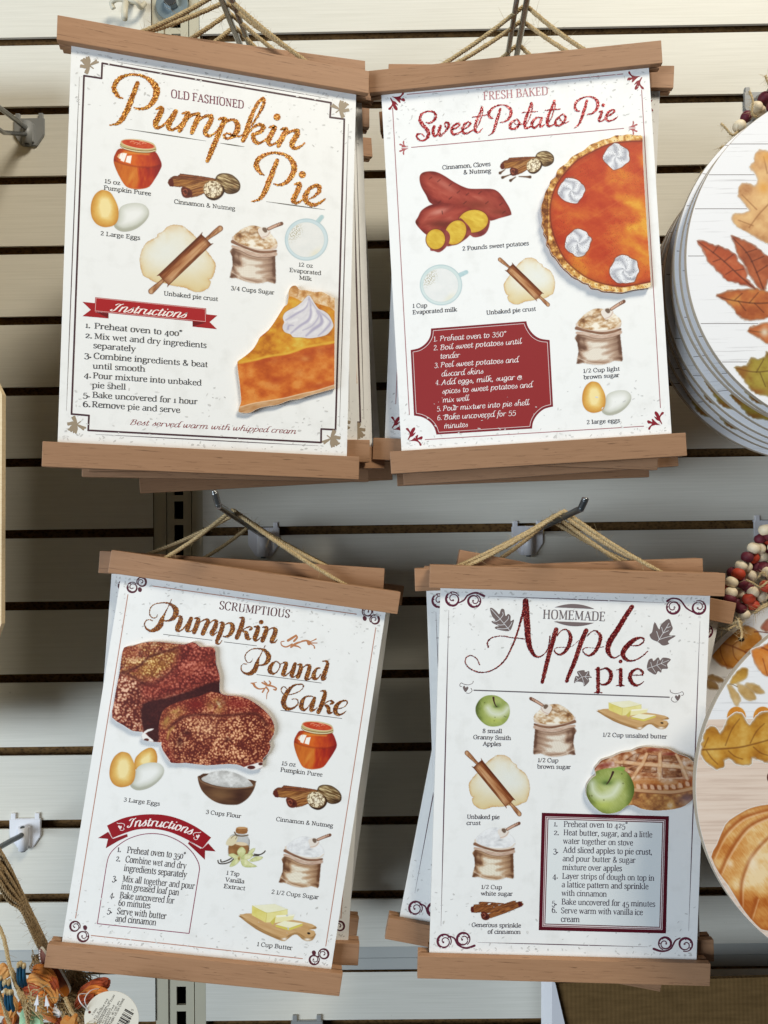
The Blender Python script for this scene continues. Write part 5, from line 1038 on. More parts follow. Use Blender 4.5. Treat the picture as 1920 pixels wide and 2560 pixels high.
def paint_half(s, m):
    cx, cy = 1430., 1075.; th = np.arctan2(s.V - cy, s.U - cx); n = s.fbm(300, 200, 3, 5, .4)
    s.over(rampc(np.clip(n * 1.5 - .28 + s.blob(1420, 1220, 320, 260) * .5 + s.blob(1100, 1780, 420, 110, .3) * .25 - s.blob(500, 700, 420, 420) * .22, 0, 1), (0, (176, 52, 24)), (.35, (190, 70, 32)), (.6, (204, 98, 40)), (.85, (216, 132, 44)), (1, (226, 160, 56))), m)
    st = s.fbm(400, 36, 9, 3, -.55); s.tint((226, 150, 76), np.clip(st * 2.6 - 1.5, 0, 1) * .22 * m)
    s.tint((92, 40, 18), (s.speck(30, 8) < .11) * np.clip(s.fbm(200, 200, 4) * 2.2 - .75, 0, 1) * .8 * m)
    inn = pts('1372,183 1150,193 950,225 760,310 560,420 420,560 300,720 235,880 210,1060 225,1260 290,1470 400,1680 560,1830 700,1920 900,1990 1150,2020 1500,1955 1700,1955 1700,183')
    q = s.poly(inn, 8, 2); d = s.sd.copy(); ring = (1 - q) * m
    s.tint((122, 40, 20), m * np.exp(-(np.clip(-d, 0, 999) / 26)) * q * .75); s.tint((60, 26, 22), m * q * np.clip(1 - np.abs(-d - 8) / 14, 0, 1) * .45)
    cr = s.fbm(44, 44, 21); s.tint(rampc(np.clip(cr * 1.7 - .3 + np.sin(th * 62) * .14 - np.clip((d - 55) / 60, 0, 1) * .45 + (np.abs(s.V - cy) / 1000) ** 3 * .3, 0, 1), (0, (110, 58, 24)), (.3, (164, 104, 48)), (.6, (206, 152, 80)), (.85, (228, 186, 112)), (1, (238, 214, 160))), ring)
    s.tint((80, 36, 16), (s.speck(40, 3) < .16) * ring * .5)
    for x, y, r, p in ((1045, 385, 158, .3), (485, 815, 160, 1.2), (570, 1465, 162, 1.0), (1150, 1805, 176, 2.2)): cream_rosette(s, x, y, r, m, p)
HF = (1330, 320, 5.027)
raised(2, 'raised_half_pie', HF, '1368,135 1290,125 1200,108 1120,125 1040,122 960,160 880,175 800,210 720,240 640,310 560,350 480,400 430,465 350,520 305,570 285,640 225,690 205,760 160,830 140,910 110,1000 112,1080 125,1160 115,1230 140,1290 140,1340 175,1400 175,1470 210,1520 240,1600 290,1650 340,1720 390,1780 450,1830 500,1880 580,1920 640,1960 700,1975 740,2025 830,2040 880,2065 1000,2075 1120,2085 1230,2055 1330,2040 1440,2025 1472,2000 1474,1900 1446,1500 1420,1120 1395,700 1375,300', paint_half, th=0.0038, edge=(150, 96, 52), smooth=3)
f_ = Ink(PL[2], -0.00003); flecks(f_, 2, 14); tag(f_.g.build('printed_flecks', BOARD[2]), kind='stuff')
# ---------------- sign 3
SWC = (88, 40, 50); i3 = Ink(PL[3]); CL = (186, 134, 116)
for a, b in (((382, 1465), (891, 1535.4)), ((319.8, 1486.6), (189, 2295)), ((939.4, 1569.6), (814.4, 2365)), ((228, 2338.5), (756, 2396.5))): i3.stroke([a, b], CL, 2.2)
def swirl(ink, c, r, a0, sg, col, w=2.2, tail=None):
    "scroll: a leafy ring that curls into a ball"
    th = np.linspace(0, 2 * math.pi * 1.7, 40); P = []
    for t in th:
        q = t / th[-1]; rr = r * (1 - max(0, q - .42) * 1.35); P.append((c[0] + math.cos(a0 + sg * t) * rr, c[1] + math.sin(a0 + sg * t) * rr, w * (0.8 + 1.1 * math.sin(min(1, q * 1.5) * math.pi) ** 2)))
    ink.stroke(P, col, smooth=2); e = P[-1]; ink.disc(e[:2], r * .15, col)
    for q in (5, 9, 13):
        p = P[q]; v = np.array((c[0] - p[0], c[1] - p[1])); v /= np.linalg.norm(v); t = np.array((-v[1], v[0])) * sg
        ink.poly([(p[0] - t[0] * r * .22, p[1] - t[1] * r * .22), (p[0] + v[0] * r * .34 + t[0] * r * .1, p[1] + v[1] * r * .34 + t[1] * r * .1), (p[0] + t[0] * r * .26, p[1] + t[1] * r * .26)], col)
    if tail: ink.stroke(tail, col)
for c, r, a, g_ in (((918, 1529), 12.5, 2.2, 1), ((936, 1549), 11.5, 2.6, 1), ((331, 1468), 12.5, -.8, -1), ((353.5, 1455), 11.5, 2.6, 1), ((188, 2316), 12.5, .4, -1), ((208, 2340), 13.5, -1.2, 1), ((808.4, 2385), 12.5, 2.6, 1), ((786, 2399), 12, -.8, 1)): swirl(i3, c, r, a, g_, SWC, 2.7)
for x, y in ((912, 1546), (350, 1474), (213, 2319), (785, 2382)): i3.poly([(x - 5, y - 4), (x + 1, y - 6), (x + 5, y), (x + 2, y + 6), (x - 4, y + 4)], SWC, 3)
for fr, a, b in ((E_, (272, 462), (762, 522)), (E_, (880, 538), (1208, 578)), (F_, (245, 385), (895, 470)), (F_, (485, 742), (1100, 825))): i3.stroke([fpt(fr, a), fpt(fr, b)], (92, 84, 82), 1.3)
CP = (188, 126, 84)
for st in '''600,80,14 545,108,14 500,95,11 490,60,9 520,52,9|590,110,20 640,75,22 700,55,12 740,48,10|560,45,26 600,20,24 640,-5,20|620,50,20 650,15,18 640,-10,10|600,90,22 660,105,14 690,125,5|700,52,18 740,45,16 765,60,34 772,75,36 790,70,14 850,70,9|775,60,10 810,45,9 840,30,12|775,75,10 815,95,9 825,120,14|190,470,9 215,478,22 230,505,20 270,528,14 330,522,12|210,470,8 245,462,6|300,465,14 350,490,20 400,500,16 440,520,14 435,538,18 415,532,10|320,450,9 345,478,16|370,448,9 385,470,14 372,490,18|340,510,16 365,545,14 350,575,9 345,632,5|330,520,12 305,560,16'''.split('|'):
    i3.stroke(pts(st), CP, fr=F_)
FI = (230, 2020, 3.998); bx = fp(FI, '53,1155 970,1253 1075,610 1060,540 1000,440 900,350 760,280 620,255 480,268 340,320 220,410 165,490 140,600')
BX = [bx[0], bx[1]] + [tuple(p) for p in crom(bx[2:], 5)] + [bx[0]]
for a, b in zip(BX[:-1], BX[1:]): i3.stroke([a, b], (146, 66, 92), 1.9, caps=False)
i3.g.build('printed_border', BOARD[3])
ib = Ink(PL[3], -0.0001); R3 = (150, 10, 24)
ib.poly(fp(FI, '60,300 160,238 210,308 350,258 358,285 260,330 138,402 160,308'), (138, 12, 24)); ib.poly(fp(FI, '975,328 1090,405 1160,350 1235,433 1130,425 1128,516 958,355'), (138, 12, 24))
tp = crom(pts('150,175 300,105 450,72 600,62 750,75 900,120 1050,195 1190,295'), 5); bt = crom(pts('205,300 330,250 450,215 580,208 700,220 820,255 960,320 1105,400'), 5)
ib.strip(np.array([fpt(FI, p) for p in tp]), np.array([fpt(FI, p) for p in bt]), R3)
ib.stroke(fp(FI, '205,303 168,238'), (230, 200, 200), 1.6, caps=False); ib.stroke(fp(FI, '1102,403 1160,350'), (230, 200, 200), 1.6, caps=False); ib.stroke(fp(FI, '208,306 350,257'), (230, 200, 200), 1.4, caps=False); ib.stroke(fp(FI, '965,330 1090,406'), (230, 200, 200), 1.4, caps=False)
ib.text('Instructions', fpt(FI, (358, 196)), fpt(FI, (985, 268)), 15, (250, 240, 236), font='script', slant=0.25, wt=(11.0, 4.0), arc=0.07)
for c, f in (((278, 188), 1), ((1060, 280), -1)):
    ib.poly([fpt(FI, (c[0] + f * x, c[1] + y)) for x, y in ((-18, -6), (-4, -14), (4, -4), (14, -12), (20, 4), (6, 22), (2, 26))], (246, 230, 228), 3)
    for st in ('-30,-40 -10,-34 20,-36 46,-24 44,-4', '2,30 24,36 42,24 36,8'): ib.stroke([fpt(FI, (c[0] + f * x, c[1] + y)) for x, y in pts(st)], (246, 230, 228), 1.4)
ib.g.build('ribbon_banner', BOARD[3])
i3 = Ink(PL[3], -0.0001); BK = (60, 56, 62)
i3.text('SCRUMPTIOUS', fpt(E_, (830, 210)), fpt(E_, (1533, 299)), 20.5, (88, 42, 52), ref=70, wt=(11, 3.2))
FE = (240, 1840, 3.998); FN = (540, 1780, 5.027)
lines(i3, FE, [('3 Large Eggs', (275, 653), (635, 696)), ('3 Cups Flour', (1097, 776), (1447, 820))], 7.0, BK, **SLAB)
lines(i3, FN, [('15 oz', (825, 667), (998, 686)), ('Pumpkin Puree', (808, 746), (1333, 812)), ('Cinnamon & Nutmeg', (755, 1368), (1467, 1452))], 7.2, BK, **SLAB)
lines(i3, FB, [('1 Tsp', (232, 736), (390, 755)), ('Vanilla', (218, 823), (452, 847)), ('Extract', (197, 903), (463, 934)), ('2 1/2 Cups Sugar', (795, 976), (1387, 1046)), ('1 Cup Butter', (615, 1633), (1055, 1682))], 7.4, BK, **SLAB)
lines(i3, FI, [('1.', (253, 438), (288, 440)), ('Preheat oven to 350°', (348, 448), (928, 508)), ('2.', (238, 530), (280, 535)), ('Combine wet and dry', (333, 540), (938, 607)), ('ingredients separately', (318, 628), (943, 694)), ('3.', (203, 722), (247, 728)), ('Mix all together and pour', (303, 735), (1022, 810)), ('into greased loaf pan', (290, 810), (865, 873)), ('4.', (178, 890), (222, 895)), ('Bake uncovered for', (275, 900), (818, 956)), ('60 minutes', (262, 975), (580, 1004)), ('5.', (150, 1043), (200, 1050)), ('Serve with butter', (247, 1058), (738, 1110)), ('and cinnamon', (233, 1132), (637, 1174))], 11.4, (58, 54, 62), wt=(10.6, 4.2))
i3.g.build('printed_text', BOARD[3])
pic(3, 'jar_picture', draw_jar, [(405, 130), (758, 170), (560, 570)], FN, [(1075, 190), (1470, 232), (1200, 718)], JAR)
pic(3, 'egg_picture', draw_eggs3, [(235, 580), (265, 950), (690, 800)], FE, [(270, 158), (270, 510), (680, 352)], (100, 535, 700, 1005))
pic(3, 'spice_picture', draw_spice, [(890, 500), (1600, 530), (1340, 685)], FN, [(728, 1020), (1573, 1050), (1285, 1232)], SPI)
pic(3, 'flour_bowl_picture', draw_bowl, None, FE, None, (1010, 335, 1600, 695)); pic(3, 'vanilla_picture', draw_vanilla, None, FB, None, (110, 130, 730, 655)); pic(3, 'butter_picture', draw_butter, None, FB, None, (395, 1095, 1362, 1580))
pic(3, 'sugar_sack_picture', lambda s: draw_sack(s, True), [(880, 200), (185, 930), (790, 1010)], FB, [(1535, 232), (890, 832), (1382, 902)], SAK)
def paint_loaf(s, m):
    def crumb(cell, seed, dark, mid, light, reg, k=1.0):
        a = s.speck(cell, seed); n = s.fbm(cell * 3.2, cell * 3.2, seed + 3); n2 = s.fbm(cell * .5, cell * .5, seed + 7, 2)
        t = np.clip(.86 - a * 1.25 + (n - .5) * 1.5 + (n2 - .5) * .9, 0, 1)
        s.tint(rampc(t, (0, dark), (.42, mid), (.75, light), (1, tuple(min(255, c + 36) for c in light))), reg * k)
    s.over((96, 34, 22), m); crumb(26, 3, (82, 22, 16), (142, 58, 42), (184, 108, 80), m)
    top = s.poly(pts('140,90 600,40 700,80 720,150 640,280 450,440 330,440 190,390 110,350'), 55, 2) * np.clip(s.fbm(90, 60, 61) * 2.2 - .35, 0, 1); crumb(24, 9, (112, 52, 28), (172, 110, 62), (216, 180, 128), top * m)
    s.tint((206, 160, 54), (s.blob(500, 260, 220, 90, -.35) + s.blob(230, 340, 130, 60)) * m * .3 * top); s.tint((150, 60, 40), s.blob(200, 170, 90, 70) * .4 * m)
    for st in ('130,350 300,290 420,190 640,120 740,85', '120,352 220,370 330,440 420,450', '320,470 480,440 620,330 760,210 900,160', '380,610 560,560 760,470 1050,350', '1060,300 980,340 900,400'): s.tint((72, 22, 14), s.line(pts(st), 20, 12) * .75 * m)
    rt = s.poly(pts('700,80 850,50 1045,130 1060,300 1085,400 900,470 600,560 380,600 340,480 480,440 640,330'), 40, 2); crumb(28, 15, (92, 24, 20), (140, 50, 40), (178, 92, 72), rt * m, .85); s.tint((150, 66, 44), s.line(pts('420,520 640,430 860,290 1000,200'), 40, 30) * .4 * m)
    lf = s.poly(pts('110,360 200,400 310,440 330,620 340,920 220,900 50,780 80,600'), 22, 2); crumb(30, 21, (90, 30, 22), (146, 72, 50), (206, 158, 128), lf * m)
    dk = s.poly(pts('350,640 560,590 800,520 1080,420 1090,560 900,580 700,640 560,720 500,860 500,1000 440,1010 360,900 330,780'), 12, 2); s.tint((52, 12, 12), dk * m * .9); s.tint((110, 40, 34), np.clip(s.fbm(40, 30, 41) * 3 - 1.9, 0, 1) * dk * m * .6)
    sl = s.poly(pts('500,860 520,760 560,690 680,630 900,570 1000,530 1130,560 1260,570 1380,600 1500,690 1610,850 1600,950 1570,1060 1500,1200 1300,1250 960,1240 620,1215 530,1090 510,960'), 6, 2); s.tint((118, 44, 26), sl * m)
    crumb(22, 27, (104, 30, 24), (152, 62, 44), (192, 120, 86), sl * m, .9); s.tint((186, 148, 74), (s.blob(640, 740, 110, 60, -.5) * .75 + s.blob(1050, 660, 90, 80) * .8 + s.blob(560, 840, 50, 70) * .6 + s.blob(1590, 880, 30, 50) * .5) * sl * np.clip(s.fbm(36, 36, 5) * 1.8 - .2, 0, 1))
    s.tint((210, 190, 150), s.blob(1070, 650, 70, 50) * np.clip(s.fbm(24, 24, 15) * 3 - 1.4, 0, 1) * .8); s.tint((124, 24, 20), (s.blob(860, 650, 80, 40) + s.blob(1260, 640, 110, 40)) * .6 * m)
    fc = s.poly(pts('620,870 720,790 880,770 1000,760 1180,770 1330,740 1470,760 1540,850 1580,960 1540,1100 1480,1190 1280,1230 960,1235 680,1205 620,1100 590,980'), 30, 2); crumb(25, 33, (96, 32, 22), (152, 76, 50), (208, 150, 108), fc * m)
    s.tint((66, 18, 12), s.line(pts('600,880 720,780 900,745 1100,760 1300,745 1440,745 1540,850'), 26, 14) * .7 * m); s.tint((214, 176, 140), s.blob(970, 880, 130, 90) * .22 * fc); s.tint((66, 20, 14), (s.blob(760, 920, 40, 26) + s.blob(1160, 985, 30, 20) + s.blob(700, 1010, 34, 50)) * .7)
    s.tint((216, 180, 90), s.line(pts('580,980 600,910 640,870'), 24, 10) * .5 * m)
    wt = s.poly(pts('340,930 390,890 450,882 430,900 370,930 440,990 440,1010 350,990 335,960'), 4, 2); s.tint((240, 236, 232), wt); s.tint((90, 40, 30), s.ell(380, 990, 24, 14))
    wt = s.poly(pts('1310,1255 1400,1225 1470,1205 1500,1215 1490,1250 1450,1270 1390,1280'), 4, 2); s.tint((240, 236, 232), wt); s.tint((84, 30, 24), s.ell(1385, 1255, 38, 18) + s.ell(1475, 1222, 22, 14)); s.tint((240, 236, 232), s.line(pts('520,1015 520,1060 545,1110 600,1190'), 9, 4) * m)
LF = (270, 1590, 3.858)
raised(3, 'raised_loaf', LF, '165,105 240,90 330,62 450,48 600,60 740,75 820,52 870,75 900,100 1000,100 1040,130 1045,240 1060,300 1085,400 1080,520 1130,560 1250,570 1360,600 1480,680 1560,760 1605,850 1600,940 1560,1010 1570,1060 1540,1130 1500,1170 1490,1250 1450,1270 1390,1278 1320,1255 1240,1225 1100,1225 960,1235 760,1212 620,1212 570,1150 540,1100 520,1040 515,1015 440,1010 350,990 335,950 345,915 250,905 160,850 50,775 65,650 90,500 120,350 140,200', paint_loaf, edge=(176, 150, 130), smooth=2)
f_ = Ink(PL[3], -0.00003); flecks(f_, 3, 21); tag(f_.g.build('printed_flecks', BOARD[3]), kind='stuff')
# ---------------- sign 4
i4 = Ink(PL[4]); SW4 = (96, 36, 56)
for a, b, w in (((1220, 1490.5), (1664, 1507), 2.4), ((1122, 1525), (1102.4, 2315), 3.0), ((1750, 1552.5), (1721.5, 2327.7), 3.0), ((1194, 2356), (1619, 2367), 2.4)): taper(i4, a, b, w, (92, 64, 78))
i4.stroke([(1185, 1725.5), (1673, 1743)], (100, 92, 96), 3.0)
for c, r, a, g_ in (((1132, 1497), 17, -.5, -1), ((1186, 1502), 15.5, -1.2, 1), ((1682.7, 1518), 16, -1.8, -1), ((1747, 1518), 16.5, -1.9, 1), ((1111, 2353), 17, .5, -1), ((1158.5, 2348), 16, .9, -1), ((1662, 2359), 15.5, 1.9, 1), ((1714, 2362), 16.5, 1.9, -1)): swirl(i4, c, r, a, g_, SW4, 3.2)
for st in ('1147,1507,3 1160,1500,4 1170,1488,4 1190,1482,5 1210,1490,6', '1668,1503,6 1680,1496,4 1700,1500,4 1716,1520,4 1734,1531,3', '1118,2339,3 1135,2345,4 1145,2362,4 1165,2370,5 1186,2364,6', '1634,2372,6 1655,2378,5 1676,2372,4 1688,2352,4 1700,2345,3'): i4.stroke(pts(st), SW4)
LG = (116, 102, 100); LV = (222, 222, 224)
def leafp(fr, out, veins, w=5):
    i4.poly(fp(fr, out), LG, 3)
    for v in veins.split('|'): i4.stroke(pts(v), LV, w, fr=fr, caps=False)
leafp(G_, '340,165 362,160 400,190 432,222 450,172 480,175 495,240 520,218 545,240 545,290 578,275 570,320 540,385 480,388 392,365 398,345 430,340 370,312 356,290 395,285 360,240', '352,172 440,270 538,385|440,270 470,230 465,200|480,312 520,270 525,240|440,272 400,295 370,295|485,325 440,330 410,320|520,362 460,368 410,362|520,362 545,330 560,300')
leafp(H_, '1025,300 1070,375 1090,325 1165,268 1195,330 1205,370 1170,430 1237,437 1160,490 1170,518 1110,535 1060,500 995,470 975,425 1000,400', '1055,498 1110,410 1170,310|1070,470 1045,390|1070,475 1150,450 1200,440|1110,410 1095,350|1110,412 1165,385|1140,360 1185,345')
leafp(H_, '948,765 965,680 1000,665 1015,690 1060,652 1080,685 1110,655 1187,672 1150,720 1157,765 1100,770 1090,805 1060,790 1035,825 990,805', '950,765 1050,730 1170,680|1000,748 985,700|1045,732 1060,680|1090,715 1110,675|1000,750 1035,805|1050,732 1090,780|1090,715 1140,740', 4)
leafp(H_, '220,910 235,840 270,845 250,795 320,780 330,800 370,790 375,830 398,855 365,860 370,895 320,943 310,905 250,895', '230,900 300,850 385,845|300,850 265,800|300,850 325,930|260,878 240,850|330,848 360,800|330,848 360,880', 4)
for c, f in (((1163, 1722), 1), ((1695, 1744), -1)):
    i4.poly([(c[0] + f * x, c[1] + y) for x, y in ((-6, -4), (-2, -8), (1, -3), (5, -6), (8, -2), (4, 5), (1, 8), (-3, 4))], LG, 3)
    for st in ('-14,-10 -10,-15 -4,-12 8,-10 18,-14 20,-20', '2,10 10,11 17,5 14,-2', '-14,-10 -12,-6 -8,-6'): i4.stroke([(c[0] + f * x, c[1] + y) for x, y in pts(st)], LG, 1.3)
def cap_(c0, c1, bow):
    a, b = np.array(fpt(G_, c0)), np.array(fpt(G_, c1)); t = np.linspace(0, 1, 16); L = a + (b - a) * t[:, None]; T = L.copy(); T[:, 1] += bow * (1 - (2 * t - 1) ** 2); i4.strip(L, T, (120, 106, 106))
cap_((985, 153), (1385, 170), -10.5); cap_((978, 292), (1380, 308), 10.5)
FQ = (1340, 2020, 3.998)
i4.poly(fp(FQ, '58,47 1328,82 1298,1253 27,1220'), (84, 8, 26))
for o, c in ((35, (226, 206, 206)), (40, (84, 8, 26)), (48, (230, 216, 216)), (57, (84, 8, 26)), (66, (226, 230, 230))):
    i4.poly(fp(FQ, '%g,%g %g,%g %g,%g %g,%g' % (58 + o, 47 + o, 1328 - o, 82 + o, 1298 - o, 1253 - o, 27 + o, 1220 - o)), c)
i4.g.build('printed_border', BOARD[4])
i4 = Ink(PL[4], -0.00018); BK = (66, 58, 68)
i4.text('HOMEMADE', fpt(G_, (868, 266)), fpt(G_, (1490, 290)), 23, (112, 100, 102), ref=70, wt=(11, 4.0))
FG = (1140, 1710, 5.027); FH = (1440, 1710, 5.027); FR = (1140, 1860, 6.38); FT = (1140, 2050, 7.375)
lines(i4, FG, [('8 small', (335, 612), (577, 616)), ('Granny Smith', (218, 690), (688, 702)), ('Apples', (338, 772), (565, 778)), ('1/2 Cup', (1030, 979), (1285, 985)), ('brown sugar', (1022, 1060), (1440, 1066))], 7.2, BK, **SLAB)
lines(i4, FH, [('1/2 Cup unsalted butter', (338, 660), (1140, 685))], 7.2, BK, **SLAB)
lines(i4, FR, [('Unbaked pie', (175, 1188), (692, 1195)), ('crust', (170, 1286), (390, 1290))], 7.2, BK, **SLAB)
lines(i4, FT, [('1/2 Cup', (468, 1268), (845, 1273)), ('white sugar', (462, 1388), (1042, 1394)), ('Generous sprinkle', (290, 1966), (1195, 1979)), ('of cinnamon', (585, 2090), (1188, 2098))], 7.2, BK, **SLAB)
lines(i4, FQ, [('1.', (178, 182), (215, 184)), ('Preheat oven to 425°', (277, 187), (912, 200)), ('2.', (178, 268), (228, 270)), ('Heat butter, sugar, and a little', (275, 270), (1160, 293)), ('water together on stove', (272, 355), (967, 374)), ('3.', (172, 447), (222, 448)), ('Add sliced apples to pie crust,', (270, 443), (1158, 466)), ('and pour butter & sugar', (267, 530), (992, 548)), ('mixture over apples', (265, 617), (857, 630)), ('4.', (165, 702), (218, 703)), ('Layer strips of dough on top in', (262, 705), (1180, 726)), ('a lattice pattern and sprinkle', (258, 790), (1122, 811)), ('with cinnamon', (257, 875), (705, 886)), ('5.', (157, 967), (208, 968)), ('Bake uncovered for 45 minutes', (255, 962), (1189, 986)), ('6.', (157, 1045), (208, 1047)), ('Serve warm with vanilla ice', (250, 1050), (1064, 1069)), ('cream', (250, 1135), (434, 1139))], 10.2, (72, 62, 74), wt=(10.8, 5.2))
i4.g.build('printed_text', BOARD[4])
pic(4, 'apple_picture', draw_apple, None, FG, None, (235, 130, 686, 545)); pic(4, 'sugar_sack_picture', draw_sack, [(880, 200), (185, 930), (790, 1010)], FG, [(938, 175), (1500, 888), (978, 882)], SAK)
pic(4, 'sugar_sack_picture', lambda s: draw_sack(s, True), [(880, 200), (185, 930), (790, 1010)], FT, [(1165, 50), (300, 1048), (1052, 1078)], SAK)
pic(4, 'pie_crust_picture', draw_crust, [(885, 110), (190, 765), (835, 490)], FR, [(170, 122), (1010, 1132), (206, 642)], CR)
pic(4, 'butter_picture', draw_butter, [(410, 1250), (950, 1565), (1352, 1490)], FH, [(283, 335), (795, 570), (1160, 500)], (395, 1095, 1362, 1580))
def draw_sticks(s):
    stick(s, pts('430,1530 460,1505 880,1535 800,1560 450,1560'), 3); stick(s, pts('330,1575 360,1555 780,1565 700,1600 340,1600'), 8); stick(s, pts('275,1620 330,1590 680,1590 640,1660 470,1700 290,1705'), 5); s.tint((80, 20, 22), s.poly(pts('272,1620 320,1592 330,1700 285,1706'), 6) * .85)
    stick(s, pts('470,1690 1050,1490 1095,1510 1080,1540 640,1710 540,1710'), 6); stick(s, pts('600,1730 1160,1505 1215,1530 1215,1590 640,1810'), 7); s.tint((72, 18, 20), s.poly(pts('1140,1515 1165,1503 1215,1530 1217,1585 1160,1605'), 12) * .9)
    s.over((92, 38, 28), s.poly(pts('455,1730 490,1690 545,1700 615,1760 615,1820 550,1848 480,1820'), 3, 3)); s.tint((170, 96, 74), s.line(pts('480,1740 520,1725 540,1770 500,1790'), 12, 5)); s.tint((50, 14, 14), s.blob(565, 1790, 26) + s.blob(500, 1745, 12))
pic(4, 'cinnamon_picture', draw_sticks, None, FT, None, (262, 1480, 1228, 1855))
def paint_applepie(s, m):
    n = s.fbm(110, 80, 3); s.over(rampc(np.clip(n * 1.6 - .3, 0, 1), (0, (120, 62, 36)), (.4, (164, 100, 56)), (.75, (198, 146, 96)), (1, (222, 186, 146))), m)
    base = s.poly(pts('640,1330 760,1340 1000,1350 1250,1360 1480,1300 1480,1600 600,1600'), 10); s.tint(rampc(np.clip(s.fbm(90, 70, 7) * 1.6 - .3 - np.clip((s.U - 1280) / 400, 0, .4), 0, 1), (0, (110, 66, 44)), (.4, (166, 108, 62)), (.75, (206, 152, 88)), (1, (222, 190, 150))), base * m); s.tint((140, 122, 134), s.blob(1380, 1440, 110, 90) * base * m * .6)
    top = s.poly(pts('220,1080 270,990 420,905 560,850 690,828 790,790 1000,785 1220,845 1440,950 1480,1000 1480,1240 1300,1290 1000,1270 720,1250 650,1110 560,1040'), 8); c = s.fbm(70, 60, 12)
    s.tint(rampc(np.clip(c * 1.7 - .35, 0, 1), (0, (140, 76, 44)), (.4, (188, 134, 94)), (.75, (216, 184, 156)), (1, (232, 212, 196))), top * m)
    s.tint((128, 44, 40), (s.blob(340, 1005, 110, 34, -.2) + s.blob(960, 808, 90, 22) + s.blob(1160, 865, 90, 26) + s.blob(1420, 1200, 90, 50)) * m * .75); s.tint((188, 110, 44), s.line(pts('700,1220 900,1200 1100,1245 1300,1240 1470,1190'), 70, 40) * .7 * m)
    for P in ('600,940 720,855 790,860 740,960', '850,960 890,865 1010,880 1005,960', '1060,960 1060,880 1230,880 1270,980', '640,1050 760,1000 800,1010 720,1090', '800,1090 850,1010 1000,1020 1000,1100', '1060,1100 1065,1030 1290,1040 1320,1150 1070,1160', '520,1000 560,985 740,1010 560,1030'):
        q = s.poly(pts(P), 8); s.tint(rampc(np.clip(s.fbm(80, 50, 31) * 1.8 - .4, 0, 1), (0, (92, 46, 28)), (.5, (158, 106, 70)), (1, (206, 178, 156))), q * m * .9); s.tint((90, 40, 24), np.clip(1 - np.abs(s.sd + 6) / 10, 0, 1) * q * .6)
    for st in ('560,960,34 760,985,40 1000,1000,44 1250,1020,44 1475,1050,36', '870,860,34 820,980,40 760,1060,40 690,1170,34', '1035,860,36 1035,980,40 1030,1100,40 1030,1180,30', '1240,870,30 1300,980,36 1340,1090,40 1380,1180,30', '480,960,30 560,970,30'):
        s.tint((150, 92, 50), s.line([(x + 4, y + 6, w + 8) for x, y, w in pts(st)], 1, 8) * .5 * m); s.tint(lerp((210, 156, 106), (242, 216, 186), s.fbm(50, 40, 17)), s.line(pts(st), 1, 8) * .9 * m)
    s.tint((206, 160, 118), s.line(pts('700,1310 900,1330 1200,1340 1470,1290'), 40, 6) * m)
    for i in range(9):
        x = 740 + i * 88; y = 1285 - abs(i - 3) * 5 - (i > 5) * (i - 5) * 14; s.tint((224, 182, 150), s.poly([(x, y - 34), (x + 40, y - 22), (x + 52, y + 26), (x + 6, y + 20)], 6, 2) * m * .9); s.tint((116, 52, 34), s.line([(x + 58, y - 26), (x + 66, y + 20)], 16, 8) * .6 * m)
    s.tint((120, 60, 36), s.line(pts('710,1335 900,1352 1200,1362 1470,1312'), 10, 6) * .6 * m); s.tint((236, 214, 190), s.line(pts('690,1155 900,1150 1100,1170 1400,1165'), 10, 10) * .5 * m)
    ap = s.poly(pts('235,1130 230,1085 330,1050 470,1035 560,1050 640,1110 700,1220 715,1330 680,1440 620,1520 530,1580 420,1610 310,1600 200,1520 140,1430 110,1340 130,1230 190,1160'), 3, 3) * m
    apple_skin(s, ap, 400, 1330, 310, 0, 0); s.tint((226, 232, 212), s.line(pts('190,1230 210,1330 300,1400 440,1370 520,1250'), 90, 44) * .8 * ap); s.tint((120, 146, 70), s.blob(370, 1200, 110, 50) * ap * .6); s.tint((60, 84, 36), s.blob(370, 1225, 60, 26) * .7); s.tint((60, 80, 26), np.clip((s.U - 600) / 110, 0, 1) * ap * .75); s.tint((206, 216, 110), s.blob(330, 1500, 120, 60) * ap * .5); s.tint((66, 40, 36), s.line(pts('450,1090,30 430,1140,22 400,1200,16 370,1240,10'), 1, 3)); s.tint((130, 170, 70), s.poly(pts('440,1060 520,1020 600,1030 580,1075 500,1060'), 5, 2) * .8)
    for x, y in ((155, 1388), (185, 1385), (335, 1438), (560, 1110), (575, 1230)): s.tint((70, 66, 30), s.blob(x, y, 8) * .8)
    s.tint((66, 52, 62), np.clip((s.U - 1452) / 14, 0, 1) * m)
raised(4, 'raised_apple_pie', FH, '228,1080 220,1045 265,990 310,940 420,905 460,890 560,845 690,825 760,790 880,772 1000,785 1130,795 1220,840 1290,870 1380,900 1440,950 1478,992 1476,1180 1472,1380 1400,1470 1300,1530 1130,1562 950,1568 800,1545 700,1500 620,1512 540,1575 430,1607 320,1600 210,1520 140,1430 113,1340 128,1240 190,1160 234,1128', paint_applepie, edge=(176, 164, 150), smooth=2)
f_ = Ink(PL[4], -0.00003); flecks(f_, 4, 28); tag(f_.g.build('printed_flecks', BOARD[4]), kind='stuff')
